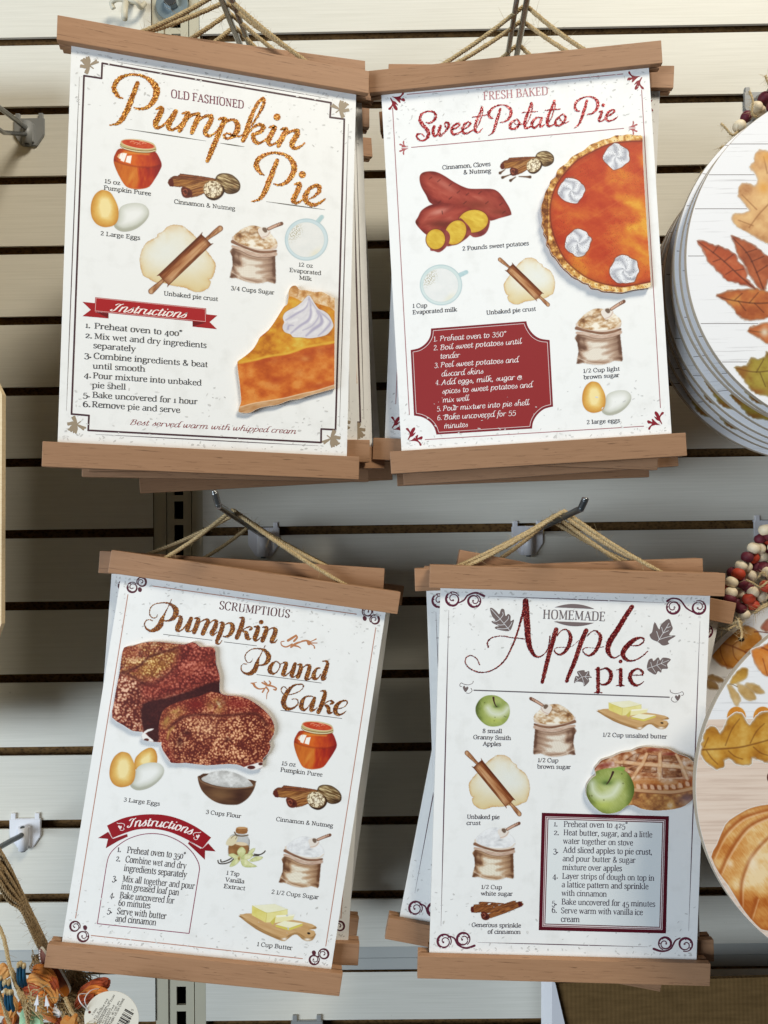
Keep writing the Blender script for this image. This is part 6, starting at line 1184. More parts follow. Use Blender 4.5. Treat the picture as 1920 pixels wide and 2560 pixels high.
# ================================================================ hooks, cords and the signs behind
def lineY(p, q, Y):
    "point at depth Y on the straight line through p and q"
    return p + (q - p) * (Y - p[1]) / (q[1] - p[1])
UL = (at(553, -5, -192.8), at(588, 82, -136)); UR = (at(1312, 28, -161.2), at(1305, 66, -143))
LLb, LLe = at(656, 1338, -10), at(546, 1264, -206); LRb, LRe = at(1322, 1334, -10), at(1452, 1272, -206)
def bracket(parent_loc, mat):
    "plate with two lugs in the groove and an upright barrel; local metres, origin at the plate centre on the wall"
    g = G(); P = [(-.0165, .014), (.0165, .014), (.0165, -.004), (.008, -.0165), (-.008, -.0165), (-.0165, -.004)]
    bm = bmesh.new(); v = [bm.verts.new((x, -.0028, z)) for x, z in P]; f = bm.faces.new(v); r = bmesh.ops.extrude_face_region(bm, geom=[f])
    for e in r['geom']:
        if isinstance(e, bmesh.types.BMVert): e.co.y = -.0002
    bmesh.ops.recalc_face_normals(bm, faces=bm.faces); bmesh.ops.bevel(bm, geom=bm.edges[:], offset=.0007, segments=2, affect='EDGES'); g.bm(bm, mat)
    for x in (-.0125, .0125): g.box(x - .0024, x + .0024, -.0024, .004, .0125, .0195, mat, .0006)
    g.tube([(0, -.0062, .007), (0, -.0062, -.0165)], [.0052, .0047], mat, 20, True); g.box(-.0062, .0062, -.0062, -.0012, -.0135, .0068, mat, .0008)
    g.tube([(0, -.0062, -.0163), (0, -.0062, -.0182)], .0026, M['darkwire'], 10)
    return g
def hook(label, base, tip, bend=None, mat='wplastic', wire='chrome', second=None, r=0.0027, name='wall_hook', endcap=True, brk=(0, 0)):
    h = empty(name, wm((base[0] + brk[0], 0, base[2] + brk[1])), label, 'display hook', 'display hooks on the wall'); o = np.array(h.location)
    bracket(None, M[mat]).build('bracket', h)
    g = G(); b = np.array(wm(base)) - o; t = np.array(wm(tip)) - o
    pp = [(0, -.0062, -.012), (0, -.0062, .002), (b[0] * .3, -.0085, .006), tuple(b + (t - b) * .03), tuple(b + (t - b) * .3), tuple(b + (t - b) * .65), tuple(t + (b - t) * .03)]
    if bend is not None: e = np.array(wm(bend)) - o; pp += [tuple(t), tuple(t + (e - t) * .22), tuple(e)]
    Q = crom(pp, 6); g.tube(Q, r, M[wire], 14)
    if second: 
        d = np.array(second); g.tube([b + d * .3, b + (t - b) * .5 + d, t + d], r * .85, M[wire], 12)
    if endcap and bend is not None: g.sphere(Vector(Q[-1]), r * 1.02, M['chrome'], 14, (1, 1, 0.6))
    g.build('wire', h); return h
ub = lineY(*UL, -8); ut = lineY(*UL, -225); hook('double wire hook holding the pumpkin pie stack, upper left, running out of the top', ub, ut, second=(.009, .004, -.001), brk=(0, 4))
vb = lineY(*UR, -8); vt = lineY(*UR, -225); hook('double wire hook holding the sweet potato pie stack, upper right, running out of the top', vb, vt, second=(-.0085, .004, -.001), brk=(0, 4))
hook('shiny wire hook with bent tip above the pound cake sign', LLb, LLe, at(536, 1230, -212), brk=(0, -6)); hook('dark wire hook with bent tip above the apple pie sign', LRb, LRe, at(1463, 1248, -212), wire='darkwire', brk=(0, -6))
HL = {1: UL, 2: UR, 3: (LLb, LLe), 4: (LRb, LRe)}; ATT = {1: (-70, 80), 2: (-70, 68), 3: (-82, 79), 4: (-95, 75)}
def cord(n, root, R, t, seed, dx=(0, 0)):
    a, b = ATT[n]; Y = t[1]; ap = lineY(*HL[n], Y) + np.array([0, 0, 4.4]); Ri = R.T
    P = lambda lx, lz: np.array((lx + 0.0, 1.0, SH / 2 + lz))
    A = P(a + dx[0], BARH - 3); B = P(b + dx[1], BARH - 3); apl = (ap - t) @ R; s = []
    e = np.array([1.0, 0, 0]); w = 2.6
    for q in np.linspace(0, 1, 7)[:-1]: s.append(A + (apl + (-w, 0, -1.2) - A) * q + np.array([0, 0, -2.2 * math.sin(q * math.pi)]))
    s += [apl + (-w, 0, -1.2), apl + (0, 0, .3), apl + (w, 0, -1.2)]
    for q in np.linspace(0, 1, 7)[1:]: s.append(apl + (w, 0, -1.2) + (B - apl - (w, 0, -1.2)) * q + np.array([0, 0, -2.2 * math.sin(q * math.pi)]))
    g = G(); twine(g, [np.array(p) / 1000 for p in s], 0.00185, M['jute'], 7, 110, seed); return g.build('hanging_cord', root)
for n in (1, 2, 3, 4):
    R, t = pose(*FRONT[n]); cord(n, SIGN[n], R, t, n)
NM = {'1b': 'second pumpkin pie sign, right edge peeking out of the upper left stack', '1c': 'third pumpkin pie sign, dark bar end under the front bar, upper left stack', '1d': 'fourth pumpkin pie sign, low brown bar end right of the upper left stack', '1e': 'rearmost pumpkin pie sign of the upper left stack, lower bar nearest the slotted upright',
      '2b': 'second sweet potato pie sign, tilted right behind the front one of the upper right stack', '2c': 'third sweet potato pie sign, bar end low at the left of the upper right stack', '2d': 'rearmost sweet potato pie sign, dark bar showing under the upper right stack',
      '3b': 'second pound cake sign, bar showing above the front one of the lower left stack', '3c': 'rearmost pound cake sign, dark bar ends at the right of the lower left stack',
      '4b': 'second apple pie sign, bar end just left of the front one, lower right stack', '4c': 'strongly tilted apple pie sign swinging out to the left behind the lower right stack', '4d': 'rearmost apple pie sign, level bar peeking above the lower right stack'}
for i, (kx, (rot, t, y)) in enumerate(BACK.items()):
    n = int(kx[0]); c = copy_tree(SIGN[n], None, ('hanging_cord',)); R, tt = pose(rot, t, y); c.matrix_world = mat4(R, tt); c['label'] = NM[kx]
    cord(n, c, R, tt, 20 + i, (random.uniform(-8, 8), random.uniform(-8, 8)))
# grey hook at the left border, white one below it, pegs
lb = at(66, 320, -8); hook('grey plastic bracket with two wires leaving at the left border', lb, at(-60, 225, -110), mat='gplastic', second=(0.000, .001, -.022), r=.0026)
wb = at(56, 2086, -8); hook('white plastic bracket with a dark wire at the lower left, over the jute cords', wb, at(-40, 2140, -90), wire='darkwire')
rb = at(1906, 254, -8); hook('grey bracket at the right border behind the upper beads', rb, at(1985, 130, -140), mat='gplastic')
rb = at(1932, 1334, -8); hook('white bracket at the right border above the lower beads', rb, at(2060, 1290, -150))
rb = at(766, 2596, -8); hook('small grey bracket at the bottom edge left of the box', rb, at(766, 2690, -60), mat='gplastic')
pg = empty('wall_peg', atm(320, 10, 0), 'white two-armed plastic peg at the top left of the wall', 'peg', None); o = np.array(pg.location); g = G()
L_ = lambda x, y, Y: np.array(atm(x, y, Y)) - o
g.tube(crom([L_(284, 22, -10), L_(279, 8, -12), L_(292, -2, -14), L_(318, 0, -15), L_(340, 6, -14), L_(352, 18, -8), L_(362, 8, -4)], 6), .0026, M['wplastic'], 12); g.tube([L_(315, 2, -14), L_(312, 22, -20), L_(311, 46, -26)], .0032, M['wplastic'], 12); g.tube([L_(330, 4, -14), L_(330, 4, 0)], .0028, M['wplastic'], 10)
M['cplastic'] = plain('cream_plastic', (204, 199, 180), .45, .4, 0, .02, 30); g.mats = [M['cplastic']]; g.build('peg_body', pg)
# ================================================================ round autumn signs on the right
k = NT('white_plank_print', 0.5, 0.35); v = k.coords((10, 1, 320)); f = k.noise(v, 1.3, 5, 0.65); f2 = k.noise(k.coords((6, 1, 30)), 3, 3)
k.base(k.mix(k.math('MULTIPLY', k.ramp(f, [(0.33, (1, 1, 1, 1)), (0.42, (0, 0, 0, 1))]), k.math('MULTIPLY', f2, 0.7)), L4(234, 234, 236), L4(150, 146, 148))); M['plank'] = k.m
k = NT('pale_wood_print', 0.5, 0.35); v = k.coords((8, 1, 260)); f = k.noise(v, 1.3, 6, 0.65)
k.base(k.ramp(f, [(0.3, L4(196, 172, 156)), (0.5, L4(222, 202, 186)), (0.75, L4(230, 214, 200))])); M['woodprint'] = k.m
M['discedge'] = plain('disc_edge', (168, 156, 138), 0.6, 0.3, 0, 0.06, 100); M['discback'] = plain('disc_back', (150, 128, 104), 0.7, 0.2, 0, 0.1, 60)
DR = 0.1435
def disc(parent, front, r=DR, th=0.004):
    g = G(); N = 160; q = np.linspace(0, 2 * math.pi, N, endpoint=False); b = .0004
    vs = [(math.cos(a) * (r - b), 0, math.sin(a) * (r - b)) for a in q] + [(math.cos(a) * r, b, math.sin(a) * r) for a in q] + [(math.cos(a) * r, th, math.sin(a) * r) for a in q]
    g.add(vs[:N], [list(range(N))], front); g.add(vs, [[i, N + i, N + (i + 1) % N, (i + 1) % N] for i in range(N)] + [[N + i, 2 * N + i, 2 * N + (i + 1) % N, N + (i + 1) % N] for i in range(N)], M['discedge']); g.add(vs[2 * N:], [list(range(N))[::-1]], M['discback'])
    return g.build('disc', parent)
def leaf_paint(s, P, cols, veins, seed, edge=(90, 50, 24), sm=3):
    m = s.poly(P, 3 * s.k, sm, 2 * s.k, seed); n = s.fbm(70 * s.k * .5, 60 * s.k * .5, seed); c = np.array(P).mean(0); d = np.clip(-s.sd / (40 * s.k), 0, 1)
    s.over(rampc(np.clip(n * 1.4 - .2 + (d - .5) * .2, 0, 1), (0, cols[0]), (.5, cols[1]), (1, cols[2])), m)
    for st in veins: s.tint(edge, s.line(pts(st), 4, 2 * s.k) * .75 * m)
    s.tint(edge, m * np.exp(np.minimum(s.sd, 0) / (1.6 * s.k)) * .6)
FU = (1620, 180, 2.213); FW = (1720, 1700, 2.57); FV = (1700, 1280, 4.255)
c0 = at(2161, 645, -185); t0 = c0; R0 = Rm(math.radians(0.5), math.radians(-1.0), 0); PD = Plane(R0, t0)
d1 = empty('round_sign', label='front white-plank round sign with tan oak leaf and red leaves, upper right', cat='round sign', group='round signs at the right border'); d1.matrix_world = mat4(R0, t0)
db = disc(d1, M['plank'])
ink = Ink(PD, -0.00004)
for y in (437, 522, 640, 809, 360, 905): 
    xa = 2161 - math.sqrt(max(0, 441 ** 2 - (y - 645) ** 2)); ink.stroke([(xa, y), (xa + 140, y), (2161, y + 2), (2560, y + 3)], (120, 112, 112), 1.6, caps=False)
ink.g.build('plank_line', db)
def dl1(s):
    leaf_paint(s, pts('760,440 664,438 640,432 605,440 592,470 586,500 565,525 600,570 608,605 590,630 530,615 505,640 500,680 530,720 562,762 540,780 480,785 465,815 490,855 540,880 610,920 664,945 760,960'), ((176, 122, 76), (212, 166, 112), (228, 190, 132)), ('560,860,5 620,780,6 700,700,8', '640,470,4 660,560,5', '520,680,4 600,760,5', '500,820,4 580,850,4'), 3, (140, 90, 50))
    s.tint((216, 150, 60), (s.blob(670, 470, 50, 30) + s.blob(640, 640, 30, 30)) * s.a * .7)
    leaf_paint(s, pts('462,910 500,920 540,935 590,960 650,1010 664,1020 700,1040 700,1140 664,1150 640,1210 600,1180 560,1120 530,1060 500,1020 480,960'), ((134, 62, 36), (170, 88, 52), (196, 118, 76)), ('470,920,4 560,1020,5 640,1205,6', '540,1000,3 600,980,3', '570,1050,3 640,1020,4', '600,1110,3 660,1070,4'), 5, (66, 26, 18))
    leaf_paint(s, pts('272,935 330,945 355,955 400,965 440,985 490,1020 500,1050 535,1080 550,1120 545,1140 560,1160 600,1205 560,1185 500,1170 430,1150 410,1120 380,1100 360,1075 340,1060 325,1030 315,1010 300,975'), ((138, 56, 32), (172, 78, 44), (192, 104, 66)), ('272,935,3 400,1030,5 520,1140,6 600,1205,6', '360,1000,3 390,960,3', '420,1050,3 470,1010,3', '400,1035,3 360,1050,3', '470,1095,3 430,1120,3', '480,1100,3 530,1090,3'), 7, (66, 26, 18))
    leaf_paint(s, pts('378,1238 410,1225 440,1212 520,1205 600,1200 664,1215 740,1225 740,1330 664,1360 600,1370 540,1370 490,1340 480,1320 470,1305 430,1270'), ((152, 74, 38), (184, 104, 54), (206, 148, 74)), ('378,1238,3 460,1262,5 600,1280,6 740,1270,6', '480,1262,3 520,1225,3', '560,1278,3 610,1220,3', '500,1268,3 540,1320,3', '590,1280,3 640,1330,3'), 9, (70, 30, 18))
    leaf_paint(s, pts('553,1430 620,1395 680,1390 740,1400 740,1490 680,1500 650,1500 610,1470'), ((160, 80, 40), (190, 110, 60), (210, 140, 90)), ('553,1430,3 640,1440,4 740,1430,4',), 11); s.over((216, 196, 170), s.blob(645, 1440, 24) * 1.0)
    leaf_paint(s, pts('480,1635 510,1630 545,1625 575,1585 610,1590 650,1575 655,1545 680,1560 760,1550 760,1830 700,1810 650,1790 600,1780 560,1745 530,1700'), ((122, 78, 30), (156, 136, 54), (182, 162, 76)), ('490,1640,3 600,1660,4 760,1640,5', '600,1660,3 640,1590,3', '620,1665,3 650,1740,3'), 13, (70, 44, 20), 2)
    s.tint((130, 66, 30), (s.blob(520, 1660, 40, 60) + s.blob(600, 1770, 60, 20)) * s.a * .6)
s = Cv((1728, 330, 1985, 1030), 1.0, frame(*FU)); dl1(s); s.build('leaf_picture', PD, db, y=-0.00008)
NMD = ('second round sign, thin white rim just behind the front upper right one', 'third round sign of the upper right stack, pale rim seen low', 'fourth round sign of the upper right stack, dark leaves showing low', 'fifth round sign in the shaded upper right stack', 'sixth round sign deep in the shaded upper right stack', 'seventh round sign, rim in deep shade at the upper right', 'rearmost round sign of the upper right stack, its edge lowest and farthest left')
offs = [(-1, -1.5), (-2.5, 1.5), (-1, -7), (-4, -9), (-2.5, -12), (-4.5, -13), (-6, -16)]
for i, (dx, dz) in enumerate(offs):
    c = copy_tree(d1); tt = t0 + np.array([dx, (i + 1) * 9.0, dz]); c.matrix_world = mat4(Rm(math.radians(0.5), math.radians(-1 - i * .3), math.radians((-3, 4, -6, 3, 8, -5, 6)[i])), tt); c['label'] = NMD[i]
# lower pair
t1 = at(2211, 1972, -213); R1 = Rm(math.radians(0.5), math.radians(0.5), 0); PE = Plane(R1, t1)
d2 = empty('round_sign', label='wood-toned round sign with gold oak leaf and painted pumpkin, lower right', cat='round sign', group='round signs at the right border'); d2.matrix_world = mat4(R1, t1)
de = disc(d2, M['plank'], DR, 0.005)
def zpx(y): return PE.loc(np.array([1900.]), np.array([float(y)]))[1][0]
g = G(); zt = zpx(1797); q = np.linspace(math.asin(zt / (DR - .0006)), math.pi * 2 + math.pi - math.asin(zt / (DR - .0006)) - 2 * math.pi, 2)
a0 = math.asin(zt / (DR - .0006)); an = np.linspace(math.pi - a0, 2 * math.pi + a0, 120); g.add([(math.cos(a) * (DR - .0006), -.00003, math.sin(a) * (DR - .0006)) for a in an], [list(range(120))], M['woodprint']); g.build('wood_print', de)
def dl2(s):
    leaf_paint(s, pts('90,445 90,410 100,380 110,335 125,310 145,302 170,305 190,325 207,342 222,325 240,285 260,250 285,225 310,215 335,215 352,228 362,255 375,280 395,290 415,275 430,250 450,228 470,215 514,205 570,220 570,520 514,525 480,520 450,510 412,498 405,520 405,535 370,548 340,545 310,535 285,515 262,504 238,508 230,530 230,550 215,565 195,570 170,563 150,550 120,530 100,510 85,480'), ((156, 98, 30), (192, 138, 52), (216, 178, 96)), ('92,448,9 300,436,8 420,412,7 570,370,6', '240,420,4 280,320,4 330,250,3', '400,405,4 440,330,4 490,280,3', '105,430,4 130,370,3', '120,455,4 150,500,4 190,540,3', '260,455,4 300,490,4 350,508,3', '420,430,4 470,470,4 540,490,3'), 21, (96, 52, 20), 2)
    P = s.poly(pts('150,1135 185,1060 240,930 290,885 330,860 380,832 430,815 514,800 640,800 640,1750 560,1660 514,1610 470,1600 400,1530 340,1450 260,1320 200,1240'), 4, 2); n = s.fbm(160, 120, 31); bl = s.fbm(30, 6, 33, 3, .9)
    s.over(rampc(np.clip(n * 1.2 - .1 + (bl - .5) * .35 + s.blob(460, 1200, 130, 120) * .35 - np.clip((s.V - 1300) / 500, 0, .5) * .8, 0, 1), (0, (176, 96, 36)), (.4, (206, 142, 74)), (.7, (224, 180, 116)), (1, (236, 210, 164))), P)
    for st, w in (('160,1140,6 230,1000,12 330,900,16 420,860,12 514,835,8', 1), ('205,1240,8 270,1100,16 380,950,18 514,880,14 600,860,8', 1), ('340,1450,8 345,1300,12 390,1170,14 450,1080,12 530,1000,10', 1), ('400,1530,6 440,1400,8', 1)):
        s.tint((146, 66, 24), s.line(pts(st), 1, 14) * .85 * P); s.tint((246, 214, 180), s.line([(x + 14, y + 10, w2 * .6) for x, y, w2 in pts(st)], 1, 6) * .6 * P)
    s.tint((242, 226, 200), (s.blob(270, 1180, 18, 24) + s.blob(420, 1180, 30, 50)) * .7); s.tint((150, 74, 28), np.exp(np.minimum(s.poly(pts('150,1135 185,1060 240,930 290,885 330,860 380,832 430,815 514,800 640,800 640,1750 514,1610 470,1600 340,1450 200,1240'), 4, 2) * 0 + s.sd, 0) / 10) * P * .6)
s = Cv((1744, 1770, 1985, 2345), 1.0, frame(*FW)); dl2(s); s.build('pumpkin_picture', PE, de, y=-0.00010)
def dl3(s):
    for P, c in (('535,1825 560,1760 620,1690 680,1660 720,1680 710,1740 670,1790 600,1825', 1), ('505,1850 530,1840 580,1890 620,1940 635,2000 615,2065 580,2040 540,1960', 0), ('610,1840 660,1835 720,1870 780,1920 808,1990 750,2000 690,1980 640,1920', 0), ('690,1835 760,1825 830,1850 895,1925 820,1925 750,1890', 0)):
        leaf_paint(s, pts(P), ((158, 112, 40), (190, 146, 66), (206, 172, 96)) if c else ((160, 122, 66), (188, 154, 98), (216, 190, 146)), (), 41, (140, 100, 44))
    s.over((120, 92, 50), s.line(pts('520,1828 560,1835 610,1860'), 7, 3))
    leaf_paint(s, pts('790,1560 760,1470 860,1440 960,1380 1100,1330 1100,1760 960,1750 870,1710 810,1640'), ((186, 94, 32), (206, 128, 56), (222, 160, 100)), ('870,1440,14 960,1480,12', '880,1560,6 930,1740,6'), 43, (110, 44, 24))
    for cx, cy in ((600, 2180), (880, 2180)): s.over(lerp((190, 110, 30), (222, 160, 70), s.fbm(60, 60, 3)), s.ell(cx, cy, 100, 110))
s = Cv((1800, 1580, 1985, 1800), 1.0, frame(*FV)); dl3(s); s.build('leaf_picture', PE, de, y=-0.00008)
ink = Ink(PE, -0.00012); th = np.linspace(0.6, 5.6, 24); ink.stroke([(1937 + 17 * math.cos(a), 1943 + 17 * math.sin(a)) for a in th] , (98, 58, 48), 6.0); ink.stroke([(1956, 1926), (1954, 1945), (1960, 1962)], (98, 58, 48), 6); ink.g.build('printed_text', de)
t2 = at(2080, 1871, -85); R2 = Rm(math.radians(.5), math.radians(-2), 0); PF = Plane(R2, t2)
d3 = empty('round_sign', label='shaded white round sign with a big orange leaf, behind the wood-toned one', cat='round sign', group='round signs at the right border'); d3.matrix_world = mat4(R2, t2); df = disc(d3, M['plank'])
def dl4(s):
    leaf_paint(s, pts('345,1540 370,1440 430,1370 520,1330 560,1300 610,1240 660,1205 760,1230 840,1290 875,1400 840,1480 780,1560 700,1640 620,1668 500,1655 420,1620'), ((160, 96, 30), (196, 132, 56), (214, 166, 112)), ('420,1380,12 560,1430,12 700,1490,12 800,1530,10', '420,1390,6 440,1520,5 500,1640,4', '560,1440,6 580,1540,5 660,1620,4', '690,1490,5 740,1560,4', '700,1470,5 800,1440,4', '560,1420,5 660,1340,4'), 51, (110, 44, 24))
    s.tint((40, 24, 16), s.ell(652, 1352, 34, 28)); s.tint((226, 170, 140), s.blob(500, 1450, 40, 90) * .35)
    for P in ('290,1750 340,1735 400,1750 475,1810 400,1810 330,1790', '280,1790 330,1790 390,1840 400,1880 330,1885 285,1850'): leaf_paint(s, pts(P), ((120, 90, 50), (150, 118, 74), (170, 140, 100)), (), 53)
    leaf_paint(s, pts('860,1240 900,1170 960,1130 1100,1100 1100,1260 960,1270 900,1260'), ((150, 80, 60), (176, 104, 84), (190, 130, 110)), (), 55); s.over((110, 50, 40), s.line(pts('790,1275 860,1275 960,1290'), 9, 3))
s = Cv((1690, 1490, 1985, 1780), 1.0, frame(*FV)); dl4(s); s.a *= np.hypot(s.X - 2080, s.Y - 1871) < 378; s.build('leaf_picture', PF, df, y=-0.00008)
# ---- bead strings
BC = {'c': plain('cream_wood_bead', (222, 206, 176), 0.5, 0.4, 0, 0.06, 120), 'm': plain('maroon_wood_bead', (92, 30, 42), 0.6, 0.3, 0, 0.12, 120), 'r': plain('rust_wood_bead', (176, 62, 40), 0.6, 0.3, 0, 0.1, 120)}
COLN = {'c': 'cream', 'm': 'maroon', 'r': 'rust red'}
def beads(name, label, fr, rows, depth, rad, cord_pts):
    b = empty(name, atm(*fpt(fr, rows[0][:2]), depth), label, 'bead garland'); o = np.array(b.location); rr = random.Random(3)
    for i, (x, y, c) in enumerate(rows):
        dY = depth + (i % 3) * 5 + rr.uniform(-2, 2); p = np.array(atm(*fpt(fr, (x, y)), dY)) - o; g = G(); r = rad * rr.uniform(.95, 1.06)
        bm = bmesh.new(); bmesh.ops.create_uvsphere(bm, u_segments=24, v_segments=16, radius=r)
        for v in bm.verts:
            q = math.hypot(v.co.x, v.co.y)
            if abs(v.co.z) > r * .9: v.co.z = math.copysign(r * .86, v.co.z)
        ax = Vector((rr.uniform(-.6, .6), rr.uniform(-.5, .5), 1)).to_track_quat('Z', 'Y').to_matrix()
        g.bm(bm, BC[c], Matrix.Translation(p) @ ax.to_4x4() @ Matrix.Diagonal((1, 1, .92, 1)), True); g.build('bead', b)
    for j, cp in enumerate(cord_pts):
        g = G(); twine(g, [np.array(atm(*fpt(fr, q[:2]), depth + q[2])) - o for q in cp], .0011, M['jute'], 5, 40, j, 2); g.build('cord', b)
beads('bead_garland', 'cream and maroon wooden beads on twine above the upper round signs', FU, [(505, 300, 'c'), (545, 248, 'm'), (615, 215, 'c'), (598, 195, 'c'), (645, 145, 'm'), (664, 160, 'm'), (690, 190, 'm')], -140, .0056, [[(404, 285, -4), (430, 310, -6), (470, 350, -5), (520, 300, 0)], [(560, 105, -6), (580, 160, -8), (575, 230, -8), (600, 250, -4)], [(650, 20, -4), (664, 60, -4), (700, 120, 0)], [(400, 420, 6), (440, 400, 8), (480, 380, 8)], [(290, 560, 20), (330, 540, 22), (370, 500, 22)]])
beads('bead_garland', 'cluster of cream, maroon and rust wooden beads beside the apple pie sign', FV, [(905, 190, 'c'), (855, 285, 'm'), (920, 300, 'r'), (785, 385, 'c'), (840, 390, 'c'), (910, 385, 'm'), (715, 480, 'm'), (770, 485, 'r'), (870, 480, 'c'), (650, 570, 'c'), (700, 578, 'c'), (815, 585, 'm'), (620, 660, 'r'), (570, 650, 'm'), (755, 672, 'c'), (550, 745, 'c'), (660, 755, 'm'), (715, 790, 'm'), (915, 790, 'r'), (500, 830, 'r'), (625, 870, 'c'), (545, 855, 'c'), (780, 850, 'c'), (860, 900, 'c'), (730, 925, 'r'), (775, 990, 'r'), (590, 965, 'm'), (530, 925, 'm'), (680, 1090, 'c'), (660, 1000, 'c'), (940, 640, 'c'), (885, 590, 'm'), (940, 560, 'c'), (960, 250, 'm'), (985, 700, 'm'), (965, 470, 'r'), (1000, 380, 'c'), (640, 1020, 'm'), (980, 860, 'm')], -120, .0057,
      [[(620, 1130, -30), (640, 1210, -34), (660, 1290, -46), (650, 1350, -50)], [(560, 1190, -20), (610, 1160, -26), (660, 1180, -30), (600, 1230, -26)], [(700, 720, -14), (780, 760, -14), (850, 800, -10), (930, 740, -8)], [(830, 700, -12), (880, 640, -12), (930, 690, -12)], [(420, 1230, -6), (520, 1240, -10), (600, 1200, -10)], [(800, 1060, -6), (880, 1000, -6), (960, 960, -6)], [(790, 1080, -6), (880, 1020, -8), (960, 985, -6)]])
# ================================================================ cardboard box at the lower right
k = NT('corrugated_card', 0.8, 0.15); v = k.coords(); w = k.n('ShaderNodeTexWave', bands_direction='X'); w.inputs['Scale'].default_value = 75; w.inputs['Distortion'].default_value = 0.6; w.inputs['Detail'].default_value = 2; k.l(v, w.inputs['Vector'])
f = k.noise(k.coords((1, 1, 6)), 40, 4); k.base(k.mix(0.07, k.ramp(f, [(0.3, L4(100, 77, 45)), (0.7, L4(120, 94, 58))]), w.outputs['Color'], 'MULTIPLY')); k.bump(w.outputs['Fac'], .14, .0008); M['card'] = k.m
M['cardwhite'] = plain('white_card', (226, 226, 230), .6, .3, 0, .02, 30)
bx_ = empty('cardboard_box', atm(1650, 2560, -60), 'open cardboard box with white outside and brown inside, bottom right corner', 'box'); o = np.array(bx_.location)
def P3(x, y, Y): return np.array(atm(x, y, Y)) - o
g = G(); a = [P3(1385, 2459, -62), P3(1990, 2441, -62), P3(1990, 2760, -62), P3(1466, 2760, -62)]; b = [p + np.array((0, .004, 0)) for p in a]
g.add(a + b, [[0, 3, 2, 1], [4, 5, 6, 7], [0, 1, 5, 4], [3, 7, 6, 2], [0, 4, 7, 3], [1, 2, 6, 5]], M['card']); g.build('inner_panel', bx_)
g = G(); a = [P3(1380, 2452, -66), P3(1388, 2457, -66), P3(1414, 2568, -66), P3(1462, 2760, -66), P3(1380, 2760, -66)]; b = [p + np.array((0, .05, 0)) for p in a]
g.add(a + b, [[0, 4, 3, 2, 1], [0, 1, 6, 5], [1, 2, 7, 6], [2, 3, 8, 7], [4, 0, 5, 9]], M['cardwhite']); g.build('side_panel', bx_)
# ================================================================ jute cords and autumn picks at the lower left
FZ = (0, 2040, 4.253)
def zp(x, y, Y): return np.array(atm(FZ[0] + x / FZ[2], FZ[1] + y / FZ[2], Y))
jb = empty('jute_bundle', Vector(zp(300, 1000, -140)), 'thick bundle of brown jute cords slanting down from the left border', 'jute cords'); o = np.array(jb.location)
rr = random.Random(5)
k = NT('brown_jute', .92, .08); f = k.noise(k.coords(), 700, 3); k.base(k.ramp(f, [(.3, L4(120, 98, 70)), (.7, L4(182, 156, 118))])); M['jute2'] = k.m
for i in range(8):
    u = i / 7; g = G(); y0 = 330 + u * 400; w = rr.uniform(-14, 14)
    P = [zp(-60, y0 - 60 + w, -178 + i % 3 * 4), zp(90, y0 + 190 - u * 20 + w * .5, -170 + i % 2 * 4), zp(260 - u * 30, 870 + u * 140 + w, -158), zp(420 - u * 50, 1200 + u * 110, -142), zp(555 - u * 75, 1480 + u * 30, -124), zp(700 - u * 60, 1700 + u * 40, -112)]
    twine(g, [p - o for p in P], .00135, M['jute2'], 8, 50, i, 3); g.build('cord', jb)
for nm, x, lab in (('jute_string', [(-40, 1120), (40, 1300), (105, 1600), (190, 1850), (270, 2060), (300, 2240)], 'single jute cord hanging at the left border beside the picks'), ('jute_string', [(120, 1620), (180, 1760), (250, 1930), (300, 2080), (290, 2200)], 'short jute cord tied to the mint green piece'), ('jute_string', [(-20, 1860), (30, 1980), (70, 2120), (120, 2260)], 'jute cord at the bottom left corner over the orange leaves'), ('jute_string', [(690, 1930), (750, 2060), (840, 2180), (900, 2260)], 'jute cord running down beside the white hang tag')):
    o2 = zp(*x[0], -165); g = G(); twine(g, [zp(*p, -165 - j * 3) - o2 for j, p in enumerate(x)], .0016, M['jute'], 6, 40, len(lab)); q = g.build(nm, None, Vector(o2)); tag(q, lab, 'cord', 'loose jute cords')
def huskmat(nm, a, b):
    k = NT(nm, .6, .3); f = k.noise(k.coords((60, 60, 60)), 1.5, 5); k.base(k.ramp(f, [(.3, L4(*a)), (.7, L4(*b))])); return k.m
M['or1'] = huskmat('orange_husk', (176, 84, 24), (216, 138, 60)); M['or2'] = huskmat('rust_husk', (122, 44, 20), (168, 76, 34)); M['or3'] = huskmat('amber_husk', (196, 120, 50), (222, 166, 96)); M['teal'] = huskmat('teal_dyed_jute', (8, 40, 62), (26, 78, 104)); M['mint'] = huskmat('mint_paint', (142, 190, 150), (176, 214, 176)); M['tan'] = huskmat('mauve_wood', (120, 84, 70), (150, 108, 88))
